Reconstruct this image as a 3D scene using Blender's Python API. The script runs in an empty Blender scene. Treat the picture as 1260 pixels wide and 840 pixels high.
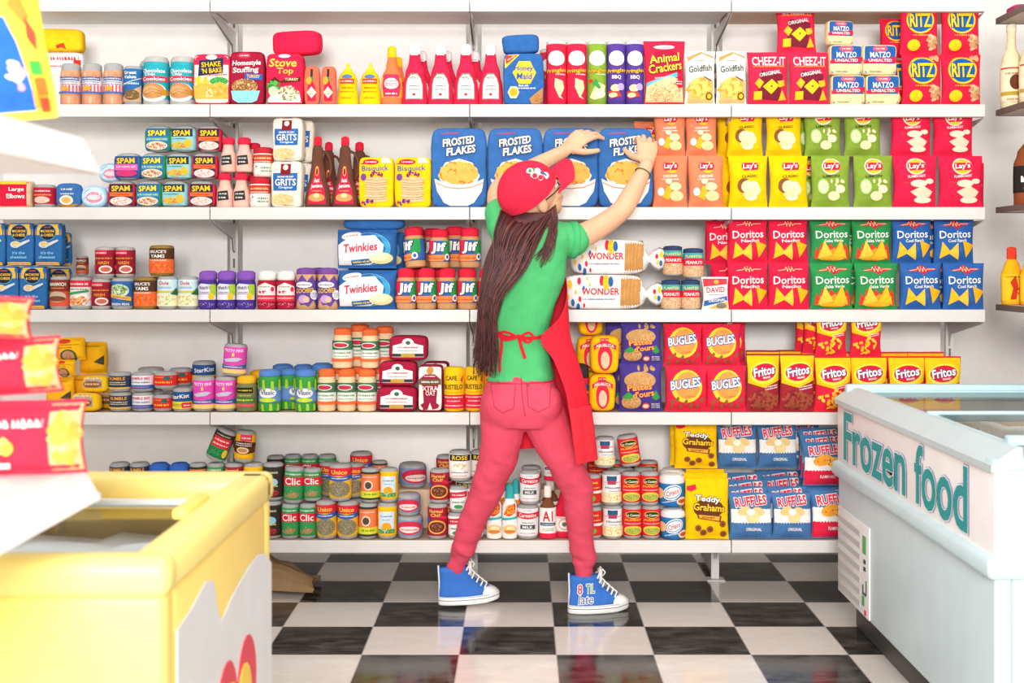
import bpy, math, random
from mathutils import Vector, Matrix, noise, Euler
from mathutils.geometry import tessellate_polygon

# ---------------------------------------------------------------- camera, world, light
F, CX, HY, CH = 1547.0, 642.0, 325.0, 1.222      # focal length in px, vanishing point, camera height
scn = bpy.context.scene
COL = scn.collection
cam_d = bpy.data.cameras.new('camera')
cam = bpy.data.objects.new('camera', cam_d); COL.objects.link(cam)
cam.location = (0, 0, CH); cam.rotation_euler = (math.pi/2, 0, 0)
cam_d.sensor_width = 36; cam_d.lens = F/1260*36
cam_d.shift_x = -12/1260; cam_d.shift_y = -95/1260
cam_d.dof.use_dof = True; cam_d.dof.focus_distance = 4.5; cam_d.dof.aperture_fstop = 5.6
cam_d.clip_start = 0.05
scn.camera = cam
vs = scn.view_settings
vs.view_transform = 'Standard'; vs.look = 'None'; vs.gamma = 1; vs.use_curve_mapping = False; vs.exposure = -0.03
wd = bpy.data.worlds.new('shop_daylight'); scn.world = wd; wd.use_nodes = True
wd.node_tree.nodes['Background'].inputs[0].default_value = (1.0, .985, .965, 1)
wd.node_tree.nodes['Background'].inputs[1].default_value = .88
def area(name, loc, target, size, power, color=(1, .98, .95), size_y=None):
    l = bpy.data.lights.new(name, 'AREA'); l.energy = power; l.color = color
    l.shape = 'RECTANGLE'; l.size = size; l.size_y = size_y or size
    o = bpy.data.objects.new(name, l); COL.objects.link(o); o.location = loc
    o.rotation_euler = (Vector(target)-Vector(loc)).to_track_quat('-Z', 'Y').to_euler()
    return o
area('flash_softbox', (-.05, -2.6, 2.05), (0.1, 4.6, 1.1), 1.6, 400, size_y=1.2)
area('ceiling_light', (0, 3.3, 3.4), (0, 3.9, 0), 3.4 , 26, size_y=.8)

# ---------------------------------------------------------------- materials
_mats = {}
def lin(h):
    h = h.lstrip('#'); c = [int(h[i:i+2], 16)/255 for i in (0, 2, 4)]
    return [x/12.92 if x <= .04045 else ((x+.055)/1.055)**2.4 for x in c]
SPEC = dict(felt=(.95, .12, 900, .25), cloth=(.9, .15, 1400, .12), plain=(.55, .3, 60, .02), gloss=(.38, .35, 30, .02),
            metal=(.4, .4, 60, .03), skin=(.5, .3, 500, .05), hair=(.42, .5, 300, .1), rubber=(.5, .4, 300, .05), steel=(.3, .5, 80, .02))
def mat(h, kind='felt'):
    key = (h, kind)
    if key in _mats: return _mats[key]
    m = bpy.data.materials.new(kind+'_'+h.lstrip('#')); m.use_nodes = True; _mats[key] = m
    nt = m.node_tree; b = nt.nodes['Principled BSDF']
    rough, spec, sc, bump = SPEC[kind]
    c = lin(h)
    b.inputs['Roughness'].default_value = rough; b.inputs['Specular IOR Level'].default_value = spec
    if kind == 'steel': b.inputs['Metallic'].default_value = .6
    if kind == 'skin':
        b.inputs['Subsurface Weight'].default_value = .12; b.inputs['Subsurface Radius'].default_value = (.01, .004, .002)
        b.inputs['Subsurface Scale'].default_value = .5
    tc = nt.nodes.new('ShaderNodeTexCoord'); n = nt.nodes.new('ShaderNodeTexNoise')
    n.inputs['Scale'].default_value = {'felt': 45, 'cloth': 30}.get(kind, 12); n.inputs['Detail'].default_value = 3
    nt.links.new(tc.outputs['Object'], n.inputs['Vector'])
    r = nt.nodes.new('ShaderNodeMapRange'); amt = {'felt': .09, 'cloth': .06, 'hair': .3, 'skin': .06}.get(kind, .03)
    r.inputs['To Min'].default_value = 1-amt; r.inputs['To Max'].default_value = 1+amt
    r.inputs['From Min'].default_value = .3; r.inputs['From Max'].default_value = .7
    nt.links.new(n.outputs['Fac'], r.inputs['Value'])
    mx = nt.nodes.new('ShaderNodeVectorMath'); mx.operation = 'SCALE'; mx.inputs[0].default_value = c
    nt.links.new(r.outputs['Result'], mx.inputs['Scale']); nt.links.new(mx.outputs['Vector'], b.inputs['Base Color'])
    if bump > .03:
        n2 = nt.nodes.new('ShaderNodeTexNoise'); n2.inputs['Scale'].default_value = sc
        nt.links.new(tc.outputs['Object'], n2.inputs['Vector'])
        bp = nt.nodes.new('ShaderNodeBump'); bp.inputs['Strength'].default_value = bump; bp.inputs['Distance'].default_value = .002
        nt.links.new(n2.outputs['Fac'], bp.inputs['Height']); nt.links.new(bp.outputs['Normal'], b.inputs['Normal'])
    return m
def glass_mat():
    m = bpy.data.materials.new('lid_glass'); m.use_nodes = True; nt = m.node_tree; nt.nodes.remove(nt.nodes['Principled BSDF'])
    t = nt.nodes.new('ShaderNodeBsdfTransparent'); t.inputs[0].default_value = (.93, .97, .97, 1)
    g = nt.nodes.new('ShaderNodeBsdfGlossy'); g.inputs['Roughness'].default_value = .05
    fr_ = nt.nodes.new('ShaderNodeFresnel'); fr_.inputs[0].default_value = 1.12; mx = nt.nodes.new('ShaderNodeMixShader')
    nt.links.new(fr_.outputs[0], mx.inputs[0]); nt.links.new(t.outputs[0], mx.inputs[1]); nt.links.new(g.outputs[0], mx.inputs[2])
    nt.links.new(mx.outputs[0], nt.nodes['Material Output'].inputs[0]); return m

# ---------------------------------------------------------------- mesh builder
class MB:
    def __init__(s): s.v = []; s.f = []; s.mi = []; s.mats = []; s.key = {}
    def slot(s, m):
        if m not in s.mats: s.mats.append(m)
        return s.mats.index(m)
    def tris(s, pts_list, m, fn=None, tag=0):
        k = s.slot(m); loc = {}
        for poly in pts_list:
            idx = []
            for p in poly:
                kk = tuple(round(c, 5) for c in p)
                if kk not in loc:
                    loc[kk] = len(s.v); s.v.append(tuple(fn(*p)) if fn else tuple(p))
                idx.append(loc[kk])
            if len(set(idx)) >= 3: s.f.append(idx); s.mi.append(k)
    def grid(s, rows, m, close_u=False, cap=False):
        k = s.slot(m); n = len(rows[0]); b = len(s.v)
        for r in rows: s.v += [tuple(p) for p in r]
        for i in range(len(rows)-1):
            for j in range(n if close_u else n-1):
                j2 = (j+1) % n
                s.f.append([b+i*n+j, b+i*n+j2, b+(i+1)*n+j2, b+(i+1)*n+j]); s.mi.append(k)
        if cap:
            s.f.append([b+j for j in range(n)][::-1]); s.mi.append(k)
            s.f.append([b+(len(rows)-1)*n+j for j in range(n)]); s.mi.append(k)
    def box(s, x0, x1, y0, y1, z0, z1, m, bev=0.0):
        """box with softened edges"""
        if bev <= 0:
            k = s.slot(m); b = len(s.v)
            s.v += [(x, y, z) for z in (z0, z1) for y in (y0, y1) for x in (x0, x1)]
            for q in ((0, 2, 3, 1), (4, 5, 7, 6), (0, 1, 5, 4), (2, 6, 7, 3), (0, 4, 6, 2), (1, 3, 7, 5)):
                s.f.append([b+i for i in q]); s.mi.append(k)
            return
        c = ((x0+x1)/2, (y0+y1)/2, (z0+z1)/2); h = ((x1-x0)/2, (y1-y0)/2, (z1-z0)/2)
        rows = []
        N = 6
        prof = [(-h[2]+bev*(1-math.cos(t)), bev*(1-math.sin(t))) for t in [i*math.pi/2/3 for i in range(4)]]
        prof += [(-z, ins) for z, ins in prof[::-1]]
        for z, ins in prof:
            row = []
            for q, (sx, sy) in enumerate(((1, 1), (-1, 1), (-1, -1), (1, -1))):
                for i in range(4):
                    a = q*math.pi/2 + i*math.pi/6
                    r = bev-ins
                    row.append((c[0]+sx*(h[0]-bev)+r*math.cos(a), c[1]+sy*(h[1]-bev)+r*math.sin(a), c[2]+z))
            rows.append(row)
        s.grid(rows, m, True, True)
    def tube(s, pts, rad, m, n=8, cap=True):
        pts = [Vector(p) for p in pts]; rows = []
        up = None
        for i, p in enumerate(pts):
            t = (pts[min(i+1, len(pts)-1)]-pts[max(i-1, 0)]).normalized()
            if up is None: up = t.orthogonal().normalized()
            up = (up-t*up.dot(t)).normalized(); sd = t.cross(up)
            r = rad[i] if isinstance(rad, (list, tuple)) else rad
            rows.append([p+(up*math.cos(a)+sd*math.sin(a))*r for a in [2*math.pi*k/n for k in range(n)]])
        s.grid(rows, m, True, cap)
    def ball(s, c, r, m, n=14, rot=None):
        if not hasattr(r, '__len__'): r = (r, r, r)
        rows = []
        for i in range(n+1):
            t = math.pi*(i/n)*.998+.001*math.pi
            row = []
            for j in range(n*2):
                a = math.pi*j/n
                v = Vector((r[0]*math.sin(t)*math.cos(a), r[1]*math.sin(t)*math.sin(a), -r[2]*math.cos(t)))
                if rot: v = rot @ v
                row.append(v+Vector(c))
            rows.append(row)
        s.grid(rows, m, True, True)
    def build(s, name, parent=None, smooth=True, loc=None):
        me = bpy.data.meshes.new(name); me.from_pydata([tuple(v) for v in s.v], [], s.f)
        for m in s.mats: me.materials.append(m)
        me.polygons.foreach_set('material_index', s.mi)
        if smooth: me.polygons.foreach_set('use_smooth', [True]*len(me.polygons))
        me.update()
        o = bpy.data.objects.new(name, me); COL.objects.link(o)
        if parent: o.parent = parent
        if loc: o.location = loc
        return o
def autosmooth(o, deg=35):
    me = o.data
    me.polygons.foreach_set('use_smooth', [True]*len(me.polygons))
    me.set_sharp_from_angle(angle=math.radians(deg))
def tag(o, label=None, cat=None, group=None, kind=None):
    if label: o['label'] = label
    if cat: o['category'] = cat
    if group: o['group'] = group
    if kind: o['kind'] = kind
    return o
def empty(name, loc=(0, 0, 0), rz=0):
    o = bpy.data.objects.new(name, None); COL.objects.link(o); o.location = loc; o.rotation_euler = (0, 0, rz)
    o.empty_display_size = .05
    return o
def W(px, py, Y):
    return Vector(((px-CX)/F*Y, Y, CH-(py-HY)/F*Y))

# ---------------------------------------------------------------- flat artwork in felt, cut as real pieces
_txt = {}
def text_tris(t, off, res=2):
    key = (t, off)
    if key not in _txt:
        c = bpy.data.curves.new('t', 'FONT'); c.body = t; c.offset = off; c.resolution_u = res
        c.align_x = 'CENTER'
        o = bpy.data.objects.new('t', c); me = o.to_mesh(); me.calc_loop_triangles()
        vs_ = [(v.co.x, v.co.y) for v in me.vertices]
        tr = [[vs_[i] for i in lt.vertices] for lt in me.loop_triangles]
        o.to_mesh_clear(); bpy.data.objects.remove(o); bpy.data.curves.remove(c)
        _txt[key] = tr
    return _txt[key]
def bbox(tr):
    xs = [p[0] for t in tr for p in t]; ys = [p[1] for t in tr for p in t]
    return min(xs), max(xs), min(ys), max(ys)
def split(tr, L):
    out = []; st = [tuple(map(tuple, t)) for t in tr]
    while st:
        a, b, c = st.pop()
        e = [math.dist(a, b), math.dist(b, c), math.dist(c, a)]
        m = max(e)
        if m <= L: out.append((a, b, c)); continue
        if e[0] == m: q = ((a[0]+b[0])/2, (a[1]+b[1])/2); st += [(a, q, c), (q, b, c)]
        elif e[1] == m: q = ((b[0]+c[0])/2, (b[1]+c[1])/2); st += [(a, b, q), (a, q, c)]
        else: q = ((c[0]+a[0])/2, (c[1]+a[1])/2); st += [(a, b, q), (q, b, c)]
    return out
def poly_tris(pts):
    v = [Vector((p[0], p[1], 0)) for p in pts]
    return [[pts[i] for i in t] for t in tessellate_polygon([v])]
def ell(cx, cy, rx, ry, rot=0, n=20, wob=0, rnd=None):
    out = []
    for i in range(n):
        a = 2*math.pi*i/n; k = 1+(rnd.uniform(-wob, wob) if rnd else 0)
        x, y = rx*math.cos(a)*k, ry*math.sin(a)*k
        out.append((cx+x*math.cos(rot)-y*math.sin(rot), cy+x*math.sin(rot)+y*math.cos(rot)))
    return out
def art(mb, items, w, h, fn, L=.012, kind='felt', step=.00045, base=.0006):
    """items in face units: u -1..1 across, v 0..1 up; fn(x,z,off) maps metres on the face to space"""
    rnd = random.Random(7); lay = base
    def emit(tr, col):
        nonlocal lay
        l = lay
        mb.tris(split(tr, L), mat(col, kind), lambda x, y: fn(x, y, l))
        lay += step
    for it in items:
        k = it[0]
        if k == 'E':
            _, cx, cy, rx, ry, col = it[:6]; rot = math.radians(it[6]) if len(it) > 6 else 0
            emit(poly_tris(ell(cx*w/2, cy*h, rx*w/2, ry*h, rot, 26)), col)
        elif k == 'O':                                   # ring
            _, cx, cy, rx, ry, th, col = it[:7]; rot = math.radians(it[7]) if len(it) > 7 else 0
            o_ = ell(cx*w/2, cy*h, rx*w/2, ry*h, rot, 30); i_ = ell(cx*w/2, cy*h, rx*w/2-th, ry*h-th, rot, 30)
            tr = []
            for i in range(30):
                j = (i+1) % 30; tr += [(o_[i], o_[j], i_[j]), (o_[i], i_[j], i_[i])]
            emit(tr, col)
        elif k == 'R':
            _, x0, y0, x1, y1, col = it[:6]; rot = math.radians(it[6]) if len(it) > 6 else 0
            a, b, c, d = x0*w/2, x1*w/2, y0*h, y1*h; mx, my = (a+b)/2, (c+d)/2
            pts = [(a, c), (b, c), (b, d), (a, d)]
            pts = [(mx+(x-mx)*math.cos(rot)-(y-my)*math.sin(rot), my+(x-mx)*math.sin(rot)+(y-my)*math.cos(rot)) for x, y in pts]
            emit([(pts[0], pts[1], pts[2]), (pts[0], pts[2], pts[3])], col)
        elif k == 'P':
            emit(poly_tris([(x*w/2, y*h) for x, y in it[1]]), it[2])
        elif k == 'L':                                   # polyline stroke
            _, pts, th, col = it
            tr = []
            pp = [(x*w/2, y*h) for x, y in pts]
            for a, b in zip(pp, pp[1:]):
                dx, dy = b[0]-a[0], b[1]-a[1]; l = math.hypot(dx, dy) or 1; nx, ny = -dy/l*th/2, dx/l*th/2
                tr += [((a[0]+nx, a[1]+ny), (a[0]-nx, a[1]-ny), (b[0]-nx, b[1]-ny)), ((a[0]+nx, a[1]+ny), (b[0]-nx, b[1]-ny), (b[0]+nx, b[1]+ny))]
            emit(tr, col)
        elif k == 'Z':                                   # wavy horizontal band
            _, y0, y1, col, amp, n = it[:6]; xw = it[6] if len(it) > 6 else 1
            N = 28; top = []; bot = []
            for i in range(N+1):
                u = -1+2*i/N; o_ = amp*math.sin(u*n)
                top.append((u*xw*w/2, (y1+(o_ if y1 < 1 else 0))*h)); bot.append((u*xw*w/2, (y0+(o_ if y0 > 0 else 0))*h))
            tr = []
            for i in range(N): tr += [(bot[i], bot[i+1], top[i+1]), (bot[i], top[i+1], top[i])]
            emit(tr, col)
        elif k == 'T':
            _, t, cx, cy, tw, th, col = it[:7]; o_ = it[7] if len(it) > 7 else {}
            bold = o_.get('b', .02); base_tr = text_tris(t, bold)
            x0, x1, y0, y1 = bbox(base_tr); sx = tw*w/2*2/(x1-x0)/2*2/2 if False else tw*w/2/(x1-x0)
            sy = th*h/(y1-y0); rot = math.radians(o_.get('r', 0)); sh = o_.get('s', 0); arc = o_.get('arc', 0)*h
            def tf(p, x0=x0, x1=x1, y0=y0, y1=y1, sx=sx, sy=sy, rot=rot, sh=sh, arc=arc, cx=cx, cy=cy):
                x = (p[0]-(x0+x1)/2)*sx; y = (p[1]-(y0+y1)/2)*sy; x += y*sh
                hw = (x1-x0)*sx/2 or 1; y += arc*(1-(x/hw)**2)
                return (cx*w/2+x*math.cos(rot)-y*math.sin(rot), cy*h+x*math.sin(rot)+y*math.cos(rot))
            if 'o' in o_:
                tr = text_tris(t, bold+o_.get('ow', .045)); emit([[tf(p) for p in q] for q in tr], o_['o'])
            emit([[tf(p) for p in q] for q in base_tr], col)
        elif k == 'S':                                   # illegible small print: short strokes
            _, cx, cy, sw, sh_, col = it[:6]; lines = it[6] if len(it) > 6 else 1; r_ = math.radians(it[7]) if len(it) > 7 else 0
            tr = []
            for li in range(lines):
                yy = (cy+sh_*(.5-(li+.5)/lines))*h; lh = sh_*h/lines*.62; x = -sw*w/4
                while x < sw*w/4:
                    ww = lh*rnd.uniform(.35, .8); x2 = min(x+ww, sw*w/4); hh = lh*rnd.uniform(.7, 1)
                    q = [(x, -hh/2), (x2, -hh/2), (x2, -hh/2+hh*.35), (x+ww*.4, hh/2), (x, hh/2)]
                    q = [(cx*w/2+a*math.cos(r_)-(b+yy-cy*h)*math.sin(r_), cy*h+a*math.sin(r_)+(b+yy-cy*h)*math.cos(r_)) for a, b in q]
                    tr += poly_tris(q); x = x2+lh*rnd.choice((.18, .2, .5))
            if tr: emit(tr, col)
        elif k == 'F':                                   # loose scatter of rounded pieces inside an ellipse
            _, cx, cy, rx, ry, n, sz, cols = it[:8]
            for ci, col in enumerate(cols):
                tr = []
                for i in range(n):
                    a = rnd.uniform(0, 6.283); q = math.sqrt(rnd.random())
                    tr += poly_tris(ell(cx*w/2+rx*w/2*q*math.cos(a), cy*h+ry*h*q*math.sin(a), sz*rnd.uniform(.7, 1.2), sz*rnd.uniform(.5, .8), rnd.uniform(0, 3), 9, .15, rnd))
                emit(tr, col)
    return lay

def wobble(p, amp, sc, seed):
    x, y, z = p
    n = noise.noise_vector(Vector((x*sc+seed, y*sc*.3, z*sc+seed*.7)))
    return (x+n.x*amp*min(1, z*30), y+n.y*amp, z)
def box_surface(w, h, d, p=7, amp=.0025, seed=0, sc=14):
    def fn(x, z, off):
        a = min(1, abs(2*x/w)); b = min(1, abs(2*z/h-1))
        c = max(0, 1-a**p-b**p)**(1/p)
        y = -(d/2)*c-off
        return wobble((x, y, z), amp, sc, seed)
    return fn
def box_body(mb, w, h, d, m, p=7, amp=.0025, seed=0, sc=14, N=9, sidem=None):
    for ax in range(3):
        for sg in (-1, 1):
            rows = []
            for i in range(N+1):
                row = []
                for j in range(N+1):
                    # denser toward edges
                    e = lambda t: math.sin((-1+2*t)*math.pi/2)
                    q = [0, 0, 0]; q[ax] = sg; q[(ax+1) % 3] = e(i/N); q[(ax+2) % 3] = e(j/N)*sg
                    s_ = sum(abs(c)**p for c in q)**(-1/p)
                    row.append(wobble((q[0]*s_*w/2, q[1]*s_*d/2, (q[2]*s_+1)*h/2), amp, sc, seed))
                rows.append(row)
            mb.grid(rows, sidem if (sidem and not (ax == 1 and sg == -1)) else m)
def bag_th(a, b, seed):
    bb = min(1, abs(b)/.9)
    c = math.sqrt(max(0, (1-a**4)))*math.sqrt(max(0, 1-bb**3))
    return c
def bag_surface(w, h, d, seed=0, flare=.05, amp=.004):
    def fn(x, z, off):
        a = max(-1, min(1, 2*x/w)); b = max(-1, min(1, 2*z/h-1))
        xx = x*(1-flare*(1-b*b)); c = bag_th(abs(a), b, seed)
        cr = .10*noise.noise(Vector((a*3.2+seed, b*2.2, seed)))*c*(1-.5*c)
        y = -(d/2-.0015)*(c+cr)-.0015-off
        y += .004*math.sin(a*4+seed)*(1-c)
        return wobble((xx, y, z), amp, 9, seed)
    return fn
def bag_body(mb, w, h, d, m, seed=0, flare=.05, amp=.004, N=14, backm=None):
    f = bag_surface(w, h, d, seed, flare, amp)
    def back(x, z):
        a = max(-1, min(1, 2*x/w)); b = max(-1, min(1, 2*z/h-1)); c = bag_th(abs(a), b, seed)
        xx = x*(1-flare*(1-b*b)); y = (d/2-.0015)*c+.0015+.004*math.sin(a*4+seed)*(1-c)
        return wobble((xx, y, z), amp, 9, seed)
    e = lambda t: math.sin((-1+2*t)*math.pi/2)
    fr = [[f(e(j/N)*w/2, (e(i/N)+1)*h/2, 0) for j in range(N+1)] for i in range(N+1)]
    bk = [[back(e(j/N)*w/2, (e(i/N)+1)*h/2) for j in range(N+1)] for i in range(N+1)]
    mb.grid(fr, m); mb.grid([r[::-1] for r in bk], backm or m)
    mb.grid([fr[0], bk[0]], m); mb.grid([bk[-1], fr[-1]], m)
    mb.grid([[r[0] for r in bk], [r[0] for r in fr]], m); mb.grid([[r[-1] for r in fr], [r[-1] for r in bk]], m)
def prof_r(prof, z):
    if z <= prof[0][0]: return prof[0][1]
    for (z0, r0), (z1, r1) in zip(prof, prof[1:]):
        if z <= z1:
            t = (z-z0)/max(1e-9, z1-z0); t = t*t*(3-2*t) if abs(r1-r0) > .003 else t
            return r0+(r1-r0)*t
    return prof[-1][1]
def dense(prof, n=5):
    out = []
    for (z0, r0), (z1, r1) in zip(prof, prof[1:]):
        k = n if (z1-z0) > .002 else 1
        for i in range(k):
            z = z0+(z1-z0)*i/k; out.append((z, prof_r([(z0, r0), (z1, r1)], z)))
    out.append(prof[-1]); return out
def lathe(mb, prof, m, ky=1.0, n=22, amp=.0015, seed=0, dens=True, x0=0, y0=0):
    P = dense(prof) if dens else prof
    rows = []
    for z, r in P:
        rows.append([wobble((x0+max(r, .0004)*math.cos(2*math.pi*k/n), y0+max(r, .0004)*math.sin(2*math.pi*k/n)*ky, z), amp, 20, seed) for k in range(n)])
    mb.grid(rows, m, True, True)
def lathe_surface(prof, z0, R, ky=1.0, amp=.0015, seed=0):
    def fn(x, z, off):
        th = x/R; r = prof_r(prof, z0+z)+off
        return wobble((r*math.sin(th), -r*math.cos(th)*ky, z0+z), amp, 20, seed)
    return fn
# ================================================================ THE ROOM
WHITE, WARM = '#ECE7E3', '#E6E1DC'
def floor_mat():
    m = bpy.data.materials.new('checker_floor_tiles'); m.use_nodes = True; nt = m.node_tree; b = nt.nodes['Principled BSDF']
    N = nt.nodes.new; K = nt.links.new
    g = N('ShaderNodeNewGeometry'); sp = N('ShaderNodeSeparateXYZ'); K(g.outputs['Position'], sp.inputs[0])
    def M(op, a, bb=None):
        n = N('ShaderNodeMath'); n.operation = op
        for i, v in enumerate((a, bb)):
            if v is None: continue
            if isinstance(v, (int, float)): n.inputs[i].default_value = v
            else: K(v, n.inputs[i])
        return n.outputs[0]
    x = M('DIVIDE', M('SUBTRACT', sp.outputs[0], .1086), .3048); y = M('DIVIDE', M('SUBTRACT', sp.outputs[1], 3.936), .3048)
    par = M('ABSOLUTE', M('MODULO', M('ADD', M('FLOOR', x), M('FLOOR', y)), 2.0))
    # joints
    def edge(v): return M('LESS_THAN', M('ABSOLUTE', M('SUBTRACT', M('FRACT', M('ADD', v, .5)), .5)), .006)
    jt = M('MAXIMUM', edge(x), edge(y))
    n1 = N('ShaderNodeTexNoise'); n1.inputs['Scale'].default_value = 9; n1.inputs['Detail'].default_value = 8; n1.inputs['Roughness'].default_value = .7
    mp = N('ShaderNodeMapping'); mp.inputs['Scale'].default_value = (1, 2.2, 1); K(g.outputs['Position'], mp.inputs[0]); K(mp.outputs[0], n1.inputs['Vector'])
    dk = N('ShaderNodeMix'); dk.data_type = 'RGBA'; dk.inputs[6].default_value = (*lin('#1b1816'), 1); dk.inputs[7].default_value = (*lin('#5a544e'), 1)
    cr = N('ShaderNodeMapRange'); cr.inputs['From Min'].default_value = .42; cr.inputs['From Max'].default_value = .68; K(n1.outputs['Fac'], cr.inputs['Value']); K(cr.outputs[0], dk.inputs[0])
    lt = N('ShaderNodeMix'); lt.data_type = 'RGBA'; lt.inputs[6].default_value = (*lin('#ECE3DB'), 1); lt.inputs[7].default_value = (*lin('#E2D8CE'), 1); K(cr.outputs[0], lt.inputs[0])
    mx = N('ShaderNodeMix'); mx.data_type = 'RGBA'; K(par, mx.inputs[0]); K(lt.outputs[2], mx.inputs[6]); K(dk.outputs[2], mx.inputs[7])
    m2 = N('ShaderNodeMix'); m2.data_type = 'RGBA'; K(jt, m2.inputs[0]); K(mx.outputs[2], m2.inputs[6]); m2.inputs[7].default_value = (*lin('#B5ACA4'), 1)
    K(m2.outputs[2], b.inputs['Base Color'])
    rr = N('ShaderNodeMapRange'); rr.inputs['From Min'].default_value = .35; rr.inputs['From Max'].default_value = .7
    rr.inputs['To Min'].default_value = .06; rr.inputs['To Max'].default_value = .22; K(n1.outputs['Fac'], rr.inputs['Value']); K(rr.outputs[0], b.inputs['Roughness'])
    b.inputs['Specular IOR Level'].default_value = .75
    bp = N('ShaderNodeBump'); bp.inputs['Strength'].default_value = .06; bp.inputs['Distance'].default_value = .003; K(n1.outputs['Fac'], bp.inputs['Height']); K(bp.outputs[0], b.inputs['Normal'])
    return m
def struct(mb, name, smooth=False): return tag(mb.build(name, smooth=smooth), kind='structure')
mb = MB(); mb.box(-3.2, 2.2, -1.5, 5.4, -.05, 0, floor_mat()); struct(mb, 'floor')
mb = MB(); mb.box(-3.2, 2.2, 5.3, 5.4, 0, 3.5, mat('#E9E5E1', 'plain')); struct(mb, 'wall_back')
mb = MB(); mb.box(2.12, 2.2, 2.4, 5.3, 0, 3.5, mat('#EDE8E5', 'plain')); struct(mb, 'wall_right')

# ---- wall shelving --------------------------------------------------------
LV = [2.168, 1.792, 1.425, 1.059, .692, .235]
BX = [-2.045, -1.114, -.186, .749, 1.657]
YF, YB = 4.49, 4.86
LVN = ['topmost shelf level', 'first stocked shelf level', 'second stocked shelf level', 'third stocked shelf level', 'fourth stocked shelf level', 'lowest shelf level']
BN = ['far left bay', 'bay left of the person', 'bay the person reaches across', 'bay at the right end']
for bi in range(4):
    x0, x1 = BX[bi], BX[bi+1]
    mb = MB(); mb.box(x0+.03, x1-.03, 4.885, 4.905, .27, 2.5, mat('#F6F3F0', 'plain'))
    o = mb.build('back_panel', smooth=False)
    tag(o, 'white wall shelving back panel behind the '+BN[bi], 'panel', 'shelving back panels')
    for li, H in enumerate(LV):
        o = empty('wall_shelf', ((x0+x1)/2, 0, H))
        tag(o, f'white metal shelf on the {LVN[li]}, {BN[bi]}', 'shelf', 'white wall shelves')
        hw = (x1-x0)/2
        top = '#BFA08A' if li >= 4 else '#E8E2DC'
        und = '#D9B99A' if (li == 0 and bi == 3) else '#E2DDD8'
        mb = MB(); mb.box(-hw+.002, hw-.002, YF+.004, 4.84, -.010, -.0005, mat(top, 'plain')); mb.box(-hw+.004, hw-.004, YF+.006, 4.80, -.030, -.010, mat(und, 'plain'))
        mb.build('board', o, smooth=False)
        mb = MB(); mb.box(-hw+.0015, hw-.0015, YF, YF+.006, -.0435, .001, mat('#D9D5D1', 'metal'), .002)
        mb.box(-hw+.0015, hw-.0015, YF+.006, YF+.03, -.0435, -.0405, mat('#C9C4C0', 'metal'))
        mb.build('price_rail', o, smooth=False)
        for sx in (-1, 1):
            mb = MB(); xx = sx*(hw-.004); t = .0018
            pf = [(YF+.01, -.046), (4.872, -.046), (4.872, -.155), (4.855, -.15), (4.835, -.105), (YF+.05, -.056)]
            k = [(xx-t, y, z) for y, z in pf]; k2 = [(xx+t, y, z) for y, z in pf]
            mb.grid([k, k2], mat('#C9C5C2', 'metal'), True, True); mb.build('bracket', o, smooth=False)
UPN = ['beyond the left end of the photo', 'between the far left bay and its neighbour', 'behind the person', 'between the tall snack bags and the packets', 'at the right end of the shelving']
for i, x in enumerate(BX):
    o = empty('shelf_upright', (x, 0, 0)); tag(o, 'white slotted steel upright '+UPN[i], 'upright', 'slotted shelving uprights')
    mb = MB(); mb.box(-.015, .015, 4.868, 4.884, .006, 2.5, mat('#D8D4D0', 'metal')); 
    for k in range(38):
        z = .28+k*.058
        for dx in (-.006,): mb.box(-.0035, .0035, 4.8665, 4.869, z, z+.036, mat('#6A6664', 'plain'))
    mb.build('post', o, smooth=False)
    mb = MB(); mb.box(-.035, .035, 4.84, 4.90, 0, .006, mat('#CFCBC8', 'metal'), .002); mb.box(-.008, .008, 4.874, 5.2, .02, .10, mat('#A9A5A2', 'metal')); mb.build('foot', o, smooth=False)
# tan risers carrying the back rows of cans on the lowest shelf
for x0, x1, n in ((-1.10, -.20, 'left'), (-.17, .52, 'right')):
    mb = MB(); mb.box(x0, x1, 4.70, 4.85, LV[5]+.0005, LV[5]+.145, mat('#E0BFA2', 'plain'), .003)
    tag(mb.build('display_riser', smooth=False), f'tan wooden step on the lowest shelf carrying the back rows of cans, {n} one', 'riser', 'tan can risers')
# kraft paper under the lowest shelf
mb = MB(); rows = []
for i in range(13):
    row = []
    for j in range(17):
        u, v = i/12, j/16
        n = noise.noise_vector(Vector((u*4, v*5, 3)))
        row.append((-1.07+.30*v+.02*n.x, 4.68+.20*u-.06*v, .015+(.155*math.sin(math.pi*min(1, u*1.2))**.6*(1-v*.75)+.02*n.z)*(1 if i not in (0, 12) else 0)))
    rows.append(row)
mb.grid(rows, mat('#B08D66', 'plain'))
tag(mb.build('paper_bag', smooth=False), 'crumpled brown kraft paper pushed under the lowest shelf', 'bag')

# ---- bracket shelves on the right side wall ------------------------------
for z, n in ((2.11, 'uppermost, above the cream bottles'), (1.778, 'carrying the cream bottles'), (1.427, 'carrying the brown bottle'), (1.076, 'carrying the yellow sauce bottles')):
    o = empty('side_shelf', (0, 0, z)); tag(o, 'narrow dark edged shelf on the right side wall, '+n, 'shelf', 'side wall shelves')
    mb = MB(); mb.box(1.722, 2.118, 3.5, 4.55, -.018, 0, mat('#CFC6C0', 'plain')); mb.build('board', o, smooth=False)
    mb = MB(); mb.box(1.716, 1.722, 3.5, 4.552, -.02, .001, mat('#6B5A54', 'plain')); mb.box(1.722, 2.118, 4.55, 4.553, -.02, .001, mat('#6B5A54', 'plain')); mb.build('edge_strip', o, smooth=False)

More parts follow.
